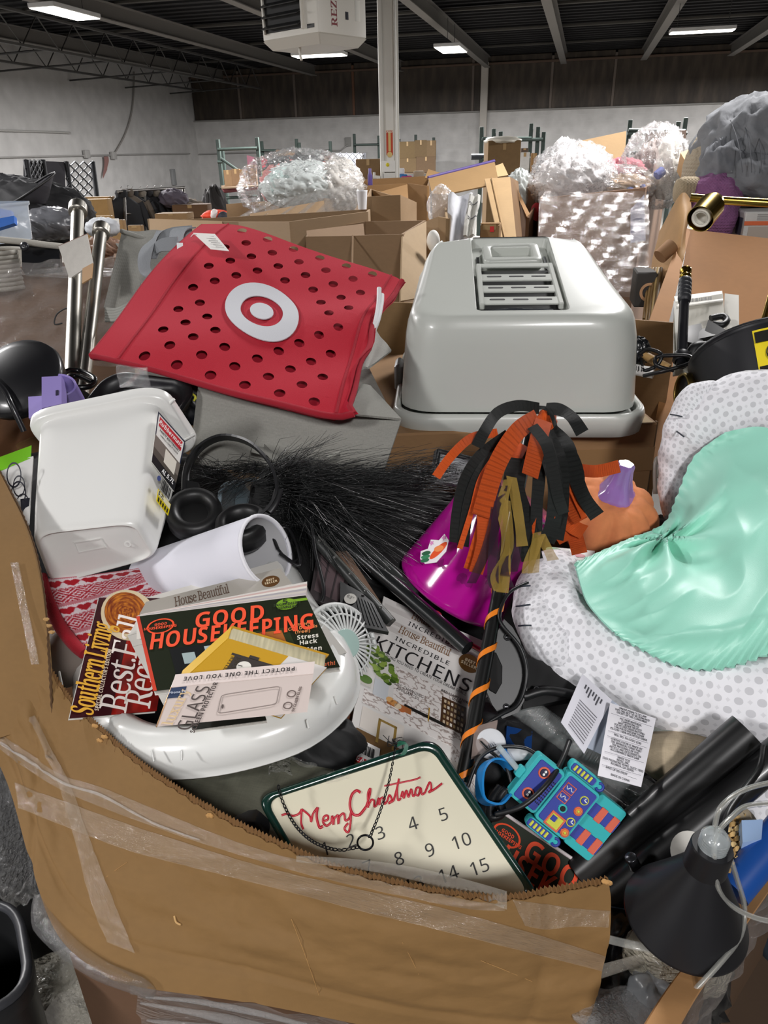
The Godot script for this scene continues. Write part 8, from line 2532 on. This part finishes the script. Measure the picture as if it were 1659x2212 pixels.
func small_front() -> void:
	# orange titled magazine at the front
	var G = [at(1076, 1752, 0.89), at(1364, 1944, 0.84), at(1229, 2194, 0.765), at(941, 2002, 0.81)]
	var gh = magazine("magazine", "dark green magazine with orange block title tucked behind the cream sign", G, 0.006, mat("23281c", 0.45, 0.0, {"coat": 0.1}))
	housekeeping(gh, G, false)
	part("page_edge", tube([G[0] + cam.basis.y * 0.002, G[1] + cam.basis.y * 0.002], 0.0022, 6), mat("d9cfd0", 0.7), gh)
	# black moulded handle
	var o = thing("black_bracket", "black moulded plastic handle with screw holes beside the striped stick", "bracket")
	var m = mat("161617", 0.45)
	var c = at(1085, 1445, 0.955)
	var k = 0.955 / FOCAL
	var P = func(list: Array) -> PackedVector2Array:
		var out = PackedVector2Array()
		for p in list:
			out.append(Vector2(p[0] - 1085, 1445 - p[1]) * k)
		return out
	var bt = Transform3D(cam.basis * Basis(Vector3.RIGHT, -0.25), c)
	part("plate", prism(P.call([[1090, 1340], [1108, 1358], [1122, 1385], [1128, 1410], [1135, 1455], [1132, 1500], [1112, 1535], [1078, 1548], [1058, 1520], [1042, 1480], [1040, 1440], [1048, 1410], [1062, 1395], [1072, 1372]]), 0.012, 0.003), m, o, bt)
	part("hollow", prism(P.call([[1052, 1408], [1070, 1412], [1082, 1440], [1080, 1475], [1066, 1498], [1052, 1490], [1044, 1455]]), 0.014, 0.001), mat("050506", 0.8), o, bt)
	for h in [[1095, 1379, 7.5], [1087, 1524, 6.5], [1152, 1488, 6.5]]:
		part("screw_boss", lathe([[0.0, 0.013], [h[2] * k * 0.6, 0.013], [h[2] * k * 0.65, 0.0155], [h[2] * k, 0.0155], [h[2] * k * 1.05, 0.012]], 20), mat("2a2a2c", 0.4), o, bt * Transform3D(Basis(Vector3.RIGHT, PI / 2), Vector3((h[0] - 1085) * k, (1445 - h[1]) * k, 0)))
		part("screw_slot", box(h[2] * k, 0.0008, h[2] * k * 0.25, 0.0), mat("4a4a4d", 0.3, 0.6), o, bt * Transform3D(Basis(Vector3.RIGHT, PI / 2), Vector3((h[0] - 1085) * k, (1445 - h[1]) * k, 0.0128)))
	part("arm", board([at(1125, 1420, 0.965), at(1250, 1440, 0.975), at(1248, 1505, 0.95), at(1130, 1530, 0.935)], 0.02), m, o)
	part("arm_edge", tube(path([[1132, 1505, 0.935], [1180, 1492, 0.937], [1245, 1502, 0.945]]), 0.006, 8), m, o)
	# cables
	var ck = mat("18191b", 0.4)
	var cables = [
		[[[1140, 1258, 1.0], [1100, 1280, 0.98], [1080, 1320, 0.96], [1085, 1350, 0.945], [1125, 1400, 0.935], [1138, 1460, 0.93], [1120, 1520, 0.92], [1080, 1545, 0.91], [1030, 1580, 0.90], [1045, 1610, 0.885], [1090, 1650, 0.87], [1105, 1690, 0.86]], "thin black cable looping over the moulded black handle"],
		[[[1010, 1700, 0.86], [1035, 1640, 0.865], [1075, 1615, 0.865], [1130, 1615, 0.865], [1160, 1630, 0.86]], "thin black cable arching over the blue strap"],
		[[[1230, 1600, 0.88], [1215, 1640, 0.855], [1185, 1690, 0.832], [1130, 1740, 0.825], [1070, 1760, 0.83]], "pair of thick black cables crossing the robot toy"]]
	for e in cables:
		solo("cable", tube(path(e[0]), 0.0024 if e != cables[2] else 0.0032, 8), ck, e[1], "cable")
	solo("cable_coil", tube(path([[1080, 1700, 0.86], [1062, 1730, 0.85], [1060, 1765, 0.84], [1085, 1755, 0.84], [1078, 1725, 0.85], [1095, 1705, 0.855], [1080, 1745, 0.845]]), 0.005, 8), ck, "tight coil of thick black cable between sign and robot toy", "cable")
	# clear tubes and black pipe under the lounger
	solo("clear_tube", tube([at(1090, 1500, 0.97), at(1260, 1620, 0.93), at(1470, 1770, 0.90)], 0.017, 20, 3), film("cfd3d2", 0.25, "streak_n", 1.5, 0.5), "grey clear plastic tube slanting down under the care tags", "tube")
	solo("black_rod", tube([at(1090, 1560, 0.97), at(1300, 1720, 0.92), at(1420, 1800, 0.90)], 0.010, 14, 3), mat("1b1d20", 0.3, 0.0, {"coat": 0.3}), "dark rod lying beneath the grey clear plastic tube", "rod")
	solo("bubble_film", lump(at(1310, 1715, 0.92), Vector3(0.055, 0.02, 0.03), 0.2, 4.0, 151, 30), film("e8e8ea", 0.2, "crumple_n", 6.0, 2.0), "crumpled bubble film beside the legs of the robot toy", "bubble wrap")
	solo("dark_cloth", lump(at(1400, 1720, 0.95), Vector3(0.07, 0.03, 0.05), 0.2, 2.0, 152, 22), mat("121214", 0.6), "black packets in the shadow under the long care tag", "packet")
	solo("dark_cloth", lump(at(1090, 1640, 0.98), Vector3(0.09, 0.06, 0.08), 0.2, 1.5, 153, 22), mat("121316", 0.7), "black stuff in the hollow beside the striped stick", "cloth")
	solo("navy_case", board([at(1095, 1568, 0.94), at(1150, 1580, 0.94), at(1148, 1622, 0.92), at(1092, 1612, 0.92)], 0.02), mat("123c78", 0.4), "small navy blue case behind the blue strap", "case")
	# bottle cap and blue strap
	var cp = thing("moulded_disc", "white oval moulded cap with faint embossed marks beside the striped stick", "cap")
	var ct = ax(at(1060, 1606, 0.885), cam.basis.z * 0.8 + cam.basis.y * 0.45 - cam.basis.x * 0.2)
	part("disc", lathe([[0.0, 0.001], [0.012, 0.001], [0.0165, 0.002], [0.018, 0.0], [0.018, -0.004], [0.0, -0.004]], 32), mat("d3d5d9", 0.35), cp, ct)
	for k2 in 4:
		part("emboss", box(0.0008, 0.0014, 0.004, 0.0), mat("a9abb2", 0.4), cp, ct * tf(-0.004 + k2 * 0.0025, 0.001, 0.002))
	solo("clear_pouch", board([at(1025, 1570, 0.90), at(1075, 1555, 0.90), at(1065, 1620, 0.88), at(1018, 1635, 0.875)], 0.008), mat("9f8f88", 0.3, 0.0, {"alpha": 0.6}), "small printed pouch behind the white oval cap", "pouch")
	var bs = thing("blue_strap", "bright blue plastic strap bent into a loop near the robot toy", "strap")
	var bp = path([[1100, 1665, 0.865], [1085, 1648, 0.86], [1060, 1645, 0.855], [1042, 1665, 0.85], [1038, 1700, 0.842], [1045, 1728, 0.838], [1075, 1735, 0.84], [1095, 1715, 0.848]])
	part("band", ribbon(bp, bp.map(func(_p): return cam.basis.x * 0.006 + cam.basis.z * 0.016 + cam.basis.y * 0.008), 0.0025), mat("1e7fc4", 0.35), bs)
	var br = thing("cleaning_brush", "blue and white brush head behind the blue strap loop", "brush")
	part("blue_collar", tube([at(1082, 1640, 0.885), at(1100, 1628, 0.885)], 0.013, 14), mat("1d72c0", 0.35), br)
	part("white_neck", tube([at(1100, 1630, 0.885), at(1130, 1628, 0.88), at(1150, 1632, 0.88)], [0.009, 0.008, 0.005], 12), mat("b9bcbf", 0.4), br)
	# dark glossy things left of the sign
	solo("black_shoe", lump(at(520, 1765, 0.84), Vector3(0.05, 0.025, 0.05), 0.08, 1.0, 155, 26), mat("1e1f21", 0.25, 0.0, {"coat": 0.3}), "rounded grey black plastic shell between tub and cream sign", "shell")
	solo("silver_scrap", lump(at(515, 1722, 0.845), Vector3(0.025, 0.009, 0.02), 0.4, 4.0, 156, 18), mat("a9abb0", 0.2, 0.6), "crumpled silver wrapper on the dark shell by the sign", "wrapper")
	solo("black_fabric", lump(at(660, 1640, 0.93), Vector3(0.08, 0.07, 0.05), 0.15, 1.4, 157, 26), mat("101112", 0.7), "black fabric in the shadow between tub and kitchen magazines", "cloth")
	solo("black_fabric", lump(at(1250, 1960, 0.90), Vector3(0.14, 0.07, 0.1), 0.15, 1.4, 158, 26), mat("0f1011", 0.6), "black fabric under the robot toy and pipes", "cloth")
	solo("black_fabric", lump(at(1390, 2090, 0.84), Vector3(0.08, 0.09, 0.08), 0.25, 1.6, 159, 30), mat("0f1012", 0.25, 0.0, {"coat": 0.3}), "glossy black bag below the cone lampshade", "bag")
	solo("grey_bag", lump(at(1405, 2160, 0.76), Vector3(0.025, 0.03, 0.02), 0.3, 3.0, 160, 22), mat("8c9094", 0.3, 0.0, {"alpha": 0.6}), "small smoky grey plastic bag deep beside the panel", "bag")
	solo("clear_bag", lump(at(1455, 2075, 0.775), Vector3(0.05, 0.05, 0.03), 0.2, 2.2, 161, 30), mat("d3ccb8", 0.2, 0.0, {"alpha": 0.4, "nrm": "crumple_n", "uvs": Vector3(3, 3, 1)}), "crumpled clear bag under the cone lampshade rim", "bag")


func outer_box() -> void:
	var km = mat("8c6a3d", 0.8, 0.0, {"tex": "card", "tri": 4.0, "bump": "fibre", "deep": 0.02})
	var o = thing("cardboard_sheet", "torn front panel of the overfull cardboard pallet box with taped creases", "box wall")
	var top = [[-60, 1235, 1.0], [0, 1300, 0.97], [70, 1395, 0.935], [150, 1515, 0.90], [215, 1580, 0.862], [300, 1655, 0.815], [420, 1735, 0.77], [520, 1790, 0.745], [640, 1845, 0.722], [740, 1885, 0.707], [850, 1912, 0.70], [960, 1935, 0.70], [1090, 1947, 0.705], [1200, 1930, 0.715], [1315, 1908, 0.725]]
	var bot = [[-60, 1540, 0.93], [15, 1690, 0.875], [70, 1880, 0.80], [125, 2020, 0.765], [215, 2100, 0.745], [300, 2132, 0.74], [560, 2170, 0.735], [850, 2228, 0.74], [1060, 2262, 0.75], [1245, 2290, 0.76]]
	var f = coons(top, bot, [[-60, 1235, 1.0], [-62, 1400, 0.96], [-60, 1540, 0.93]], [[1315, 1908, 0.725], [1320, 1965, 0.728], [1305, 2100, 0.737], [1268, 2212, 0.752], [1245, 2290, 0.76]])
	var no = FastNoiseLite.new()
	no.seed = 4
	no.frequency = 2.5
	var g = func(u: float, v: float) -> Vector3:
		var p: Vector3 = f.call(u, v)
		var d = no.get_noise_2d(u * 2.0, v * 1.2) * 0.008 * sin(v * PI)
		# creases of the folded board
		d -= 0.004 * exp(-pow((v - 0.83 + u * 0.02) / 0.018, 2)) + 0.002 * exp(-pow((u - 0.55 - v * 0.06) / 0.006, 2)) + 0.002 * exp(-pow((u - 0.93) / 0.006, 2)) + 0.004 * exp(-pow((u - 0.16 - v * 0.10) / 0.012, 2))
		if v < 0.001:
			p += cam.basis.y * (0.0012 * sin(u * 310.0) + 0.002 * no.get_noise_1d(u * 90))
		return p + cam.basis.z * d
	part("outer_liner", sheet(160, 40, g, 0.0012), km, o)
	var inw = -cam.basis.z * 0.0042 + cam.basis.y * 0.0018
	part("inner_liner", sheet(160, 8, func(u, v): return g.call(u, v * 0.5) + inw, 0.001), mat("8a6438", 0.85, 0.0, {"tex": "card", "tri": 4.0}), o)
	var zig = []
	var wid = []
	for k in 421:
		var u = k / 420.0
		var e = 0.5 - 0.5 * cos(PI * k)
		zig.append(g.call(u, 0.004) + inw * (0.1 + 0.8 * e))
		wid.append((g.call(u, 0.03) - g.call(u, 0.0)).normalized() * 0.012)
	part("fluting", ribbon(zig, wid, 0.0004, 1), mat("6f4f2b", 0.9), o)
	for k in [[205, 1568], [215, 1600], [228, 1590], [455, 1762], [1305, 1905], [1318, 1898]]:
		var p = snap(g, k[0], k[1], 0.002)
		part("torn_paper", lump(p, Vector3(0.0035, 0.0022, 0.0018), 0.6, 20.0, int(k[0]), 10), mat("b98d56", 0.9), o)
	part("scuff", tube([snap(g, 377, 1978, 0.001), snap(g, 381, 1992, 0.002), snap(g, 390, 1997, 0.001)], 0.0012, 5), mat("c9a26c", 0.9), o)
	for e in [[[1040, 2075], [1150, 2120]], [[870, 2035], [905, 2105]], [[630, 1985], [690, 2150]], [[230, 1895], [275, 1862]]]:
		part("crease_line", tube([snap(g, e[0][0], e[0][1], 0.0006), snap(g, (e[0][0] + e[1][0]) / 2.0, (e[0][1] + e[1][1]) / 2.0, 0.0006), snap(g, e[1][0], e[1][1], 0.0004)], 0.0003, 4), mat("b58a54", 0.85), o)
	# clear tape and twisted film over the panel
	var tape = mat("d8c8b4", 0.14, 0.0, {"alpha": 0.16, "nrm": "streak_n", "nscale": 0.6, "uvs": Vector3(6, 0.6, 1)})
	var strip = func(called: String, label: String, up: Array, low: Array, m: Material, lift: float, nu := 40) -> void:
		var U = smooth(up.map(func(p): return Vector3(p[0], p[1], 0)), 6)
		var W = smooth(low.map(func(p): return Vector3(p[0], p[1], 0)), 6)
		var cache = {}
		solo(called, sheet(nu, 4, func(u, v):
			var a: Vector3 = U[int(round(u * (U.size() - 1)))]
			var b: Vector3 = W[int(round(u * (W.size() - 1)))]
			var q = a.lerp(b, v)
			return snap(g, q.x, q.y, lift + 0.0008 * sin(u * 60 + v * 7) + 0.0006 * sin(v * 9 + u * 23))), m, label, "tape")
	strip.call("clear_tape", "upper strip of twisted clear tape across the cardboard panel", [[0, 1585], [60, 1625], [130, 1672], [230, 1705], [400, 1775], [560, 1835], [700, 1870], [850, 1905], [1000, 1942], [1090, 1955]], [[0, 1618], [60, 1662], [130, 1705], [230, 1748], [400, 1810], [560, 1860], [700, 1898], [850, 1932], [1000, 1962], [1090, 1968]], tape, 0.002, 50)
	strip.call("clear_tape", "lower strip of wide clear tape across the cardboard panel", [[32, 1690], [150, 1735], [290, 1785], [430, 1830], [560, 1870], [760, 1918], [950, 1960], [1130, 2010], [1315, 2068]], [[40, 1745], [140, 1785], [270, 1835], [400, 1870], [540, 1905], [740, 1958], [950, 2010], [1130, 2055], [1308, 2100]], tape, 0.003, 50)
	strip.call("clear_tape", "slanting strip of clear tape down the cardboard panel corner", [[62, 1550], [90, 1610], [125, 1690], [145, 1760], [170, 1850], [200, 1960], [232, 2035]], [[75, 1545], [112, 1620], [150, 1690], [182, 1780], [215, 1870], [255, 1970], [292, 2060]], tape, 0.004, 40)
	strip.call("clear_tape", "torn patch of clear tape near the corner edge of the cardboard panel", [[1108, 1945], [1170, 1952], [1240, 1962], [1318, 1968]], [[1135, 2000], [1180, 2008], [1240, 2002], [1316, 2004]], tape, 0.002, 24)
	strip.call("film_strand", "glossy twisted film strand along the upper tape strip", [[0, 1600], [70, 1645], [140, 1690], [220, 1715], [330, 1775], [430, 1812]], [[0, 1608], [70, 1653], [140, 1696], [220, 1722], [330, 1780], [430, 1816]], film("ffffff", 0.25, "streak_n", 1.0, 1.2), 0.006, 40)
	# loose tape over the sign's foot
	solo("clear_tape", sheet(24, 5, func(u, v): return at(lerpf(640, 1095, u), lerpf(1848, 1925, u) - 18 * sin(u * PI) + v * (14 + 26 * u), 0.705 + 0.012 * sin(u * PI) - 0.004 * v + 0.001 * sin(u * 40 + v * 9))), mat("dcd8cc", 0.15, 0.0, {"alpha": 0.18, "nrm": "crumple_n", "uvs": Vector3(4, 1, 1)}), "crinkled clear tape bridging the sign and the torn cardboard edge", "tape")
	solo("clear_tape", sheet(16, 4, func(u, v): return at(lerpf(1290, 1425, u), lerpf(2085, 2050, u) + v * lerpf(32, 22, u), 0.742 + 0.02 * u)), mat("dcd6c8", 0.15, 0.0, {"alpha": 0.22, "nrm": "streak_n"}), "tape end stretching from the panel edge under the cone lamp", "tape")
	# corner panel of the box, behind the front one
	var cp = thing("cardboard_sheet", "angled corner panel of the pallet box with a dark corrugated edge", "box wall")
	var ce = curve_of([[-10, 1005, 1.08], [15, 1050, 1.06], [48, 1115, 1.02], [72, 1180, 0.99], [88, 1250, 0.965], [98, 1330, 0.94], [106, 1455, 0.91], [112, 1560, 0.89]])
	part("board", sheet(12, 40, func(u, v): return at(-190 + v * 60, 990 + v * 640, 1.10 - v * 0.19).lerp(ce.call(v), u) + cam.basis.z * 0.004 * sin(u * 6 + v * 5), 0.005), km, cp)
	var ez = []
	for k in 81:
		ez.append(ce.call(k / 80.0) + (-cam.basis.z * 0.0025) + cam.basis.x * (0.0006 if k % 2 else -0.0004))
	part("corrugated_edge", tube(ez, 0.0016, 5, 1), mat("4f371f", 0.9), cp)
	for k in 3:
		part("torn_fibre", lump(at(100 + k * 6, 1338 + k * 14, 0.93), Vector3(0.0035, 0.0018, 0.0018), 0.6, 20.0, 171 + k, 10), mat("b08a58", 0.9), cp)
	part("tape_strip", sheet(4, 24, func(u, v): return at(22 + u * 18 + v * 45, 1215 + v * 220, 0.972 - v * 0.075)), mat("d8c8b4", 0.14, 0.0, {"alpha": 0.2, "nrm": "streak_n"}), cp)
	# lower wall of the box under film
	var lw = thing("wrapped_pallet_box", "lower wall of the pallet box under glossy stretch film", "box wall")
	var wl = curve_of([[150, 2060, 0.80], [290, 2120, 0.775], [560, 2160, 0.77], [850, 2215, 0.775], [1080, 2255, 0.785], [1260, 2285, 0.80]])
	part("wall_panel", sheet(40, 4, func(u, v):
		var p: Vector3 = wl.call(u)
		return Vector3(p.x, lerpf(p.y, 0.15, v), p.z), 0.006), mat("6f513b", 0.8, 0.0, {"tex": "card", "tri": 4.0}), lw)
	var wf = curve_of([[280, 2118, 0.755], [400, 2142, 0.752], [560, 2166, 0.748], [850, 2222, 0.752], [1260, 2290, 0.78]])
	part("film_wrap", sheet(80, 30, func(u, v):
		var p: Vector3 = wf.call(u)
		return Vector3(p.x, lerpf(p.y, 0.5, v), p.z) + cam.basis.z * (0.006 * sin(v * 80 + u * 5) + 0.004 * sin(u * 40 + v * 60))), film("f2ece8", 0.16, "streak_n", 4.0, 5.0), lw)
	for k in 11:
		var off = 0.012 + k * 0.017
		var fold = []
		for i in 9:
			var u0 = 0.02 + rng.randf() * 0.02 + i * 0.12
			var p: Vector3 = wf.call(minf(u0, 1.0))
			fold.append(p + Vector3(0, -off + rng.randfn(0, 0.004), 0) + cam.basis.z * (0.010 + rng.randfn(0, 0.003)))
		part("film_fold", tube(fold, [0.001, 0.0035 + 0.002 * (k % 3), 0.002, 0.005, 0.0025, 0.001], 8, 5, 0.7), film("ffffff", 0.12, "streak_n", 2.0, 1.5), lw)
	solo("film_bundle", tube(path([[85, 1935, 0.79], [95, 1990, 0.775], [150, 2050, 0.755], [220, 2098, 0.74], [300, 2130, 0.733], [330, 2150, 0.735]]), [0.006, 0.012, 0.01, 0.009, 0.008, 0.005], 14), film("ffffff", 0.07, "crumple_n", 9.0, 4.0), "bunched shiny film along the lower corner of the cardboard panel", "film")
	solo("film_bundle", lump(at(45, 1800, 0.95), Vector3(0.03, 0.10, 0.05), 0.3, 3.0, 181, 30), film("ffffff", 0.08, "crumple_n", 5.0, 2.2), "crumpled clear film hanging outside the cardboard corner", "film")
	solo("clear_bag", lump(at(150, 2180, 0.98), Vector3(0.07, 0.06, 0.06), 0.25, 2.0, 182, 34), mat("c9c4b4", 0.2, 0.0, {"alpha": 0.3, "nrm": "crumple_n", "uvs": Vector3(4, 4, 1)}), "empty clear plastic bag on the floor by the black bin", "bag")
	solo("black_garment", lump(at(5, 1660, 1.0), Vector3(0.03, 0.09, 0.05), 0.3, 2.0, 183, 24), mat("2a2a2c", 0.6), "dark patterned cloth beside the outside of the box corner", "cloth")
	solo("black_garment", lump(at(60, 1960, 1.15), Vector3(0.10, 0.17, 0.1), 0.15, 1.2, 184, 28), mat("0c0c0d", 0.8), "black sack in the shadow outside the box corner", "bag")
	# black bin at the corner of the frame
	var bn = thing("black_bin", "black plastic bin with a rounded scuffed rim standing outside the box", "bin")
	var R = [at(-190, 1990, 0.86), at(25, 1955, 0.88), at(60, 2140, 0.76), at(-200, 2250, 0.70)]
	var bm = mat("1c1d20", 0.4)
	var dn = Vector3.DOWN
	part("shell", loft([rquad(grow(R, 0.0), 0.35, 8), rquad(grow(R, 0.012), 0.35, 8), rquad(grow(R, 0.016), 0.35, 8), rquad(move(grow(R, 0.016), dn * 0.02), 0.35, 8), rquad(move(grow(R, 0.008), dn * 0.022), 0.35, 8), rquad(move(grow(R, -0.03), dn * 0.5), 0.35, 8)].map(func(l): return l), true, false, true), bm, bn)
	part("inside", loft([rquad(grow(R, 0.0), 0.35, 8), rquad(move(grow(R, -0.03), dn * 0.3), 0.35, 8)], true, false, true), mat("101113", 0.6), bn)
	part("rim_bead", tube(rquad(grow(R, 0.008), 0.35, 8) + [rquad(grow(R, 0.008), 0.35, 8)[0]], 0.006, 8, 1), mat("3a3b3f", 0.35), bn)
	# opposite wall of the box with film over its edge
	var rw = thing("cardboard_sheet", "side wall of the pallet box beyond the cone lamp with film over its edge", "box wall")
	var re = curve_of([[1750, 1730, 1.0], [1659, 1845, 0.90], [1580, 1950, 0.82], [1490, 2070, 0.735], [1430, 2150, 0.685], [1380, 2230, 0.645]])
	part("board", sheet(30, 4, func(u, v):
		var p: Vector3 = re.call(u)
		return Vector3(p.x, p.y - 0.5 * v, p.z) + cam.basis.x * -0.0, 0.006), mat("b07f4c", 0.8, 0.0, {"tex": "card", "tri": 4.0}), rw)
	part("edge_liner", sheet(30, 2, func(u, v): return re.call(u) + cam.basis.x * 0.030 * v + cam.basis.z * 0.004, 0.003), mat("b98a58", 0.8, 0.0, {"tex": "card", "tri": 4.0}), rw)
	part("film_edge", sheet(50, 10, func(u, v):
		var p: Vector3 = re.call(u) + cam.basis.x * (0.028 + 0.034 * v) - cam.basis.z * (0.01 * v) - cam.basis.y * 0.006 * v
		return p + cam.basis.z * (0.004 * sin(u * 70 + v * 8) + 0.003 * sin(v * 14 + u * 31))), film("f2e8e2", 0.16, "streak_n", 3.0, 4.0), rw)
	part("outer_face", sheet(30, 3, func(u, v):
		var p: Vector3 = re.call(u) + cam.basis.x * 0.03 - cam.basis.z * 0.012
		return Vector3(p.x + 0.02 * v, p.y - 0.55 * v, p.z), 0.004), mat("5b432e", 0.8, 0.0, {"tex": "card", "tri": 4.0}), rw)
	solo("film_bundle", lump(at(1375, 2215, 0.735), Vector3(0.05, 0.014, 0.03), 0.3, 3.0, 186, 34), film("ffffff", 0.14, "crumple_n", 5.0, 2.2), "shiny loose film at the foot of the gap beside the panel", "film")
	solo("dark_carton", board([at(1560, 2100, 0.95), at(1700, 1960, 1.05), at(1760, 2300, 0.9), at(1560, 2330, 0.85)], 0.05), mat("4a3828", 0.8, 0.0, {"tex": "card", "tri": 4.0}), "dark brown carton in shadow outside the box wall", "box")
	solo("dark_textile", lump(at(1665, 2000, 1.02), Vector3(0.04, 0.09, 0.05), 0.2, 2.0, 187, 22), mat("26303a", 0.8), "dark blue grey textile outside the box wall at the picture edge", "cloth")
	# floor of the pile: packed dark goods that close the gaps
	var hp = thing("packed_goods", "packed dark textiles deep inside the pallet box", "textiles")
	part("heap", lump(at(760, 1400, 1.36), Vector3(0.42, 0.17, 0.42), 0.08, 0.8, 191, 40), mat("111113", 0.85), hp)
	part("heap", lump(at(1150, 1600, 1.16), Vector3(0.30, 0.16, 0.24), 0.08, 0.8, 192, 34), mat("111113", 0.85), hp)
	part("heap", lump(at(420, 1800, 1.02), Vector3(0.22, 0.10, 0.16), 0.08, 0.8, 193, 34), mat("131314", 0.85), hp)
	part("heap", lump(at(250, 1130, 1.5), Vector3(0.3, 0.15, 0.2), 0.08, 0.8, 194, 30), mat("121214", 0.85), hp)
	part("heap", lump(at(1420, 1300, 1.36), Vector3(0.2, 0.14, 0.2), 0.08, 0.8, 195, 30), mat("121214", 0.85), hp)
	# bases under the things that stand on the pile
	var bx = thing("pallet_box", "body of the overfull pallet box under the pile", "box")
	part("wall_panel", slab(at(-60, 1000, 1.5), at(420, 800, 1.95), 0.1), mat("8a673f", 0.8, 0.0, {"tex": "card", "tri": 2.0}), bx)
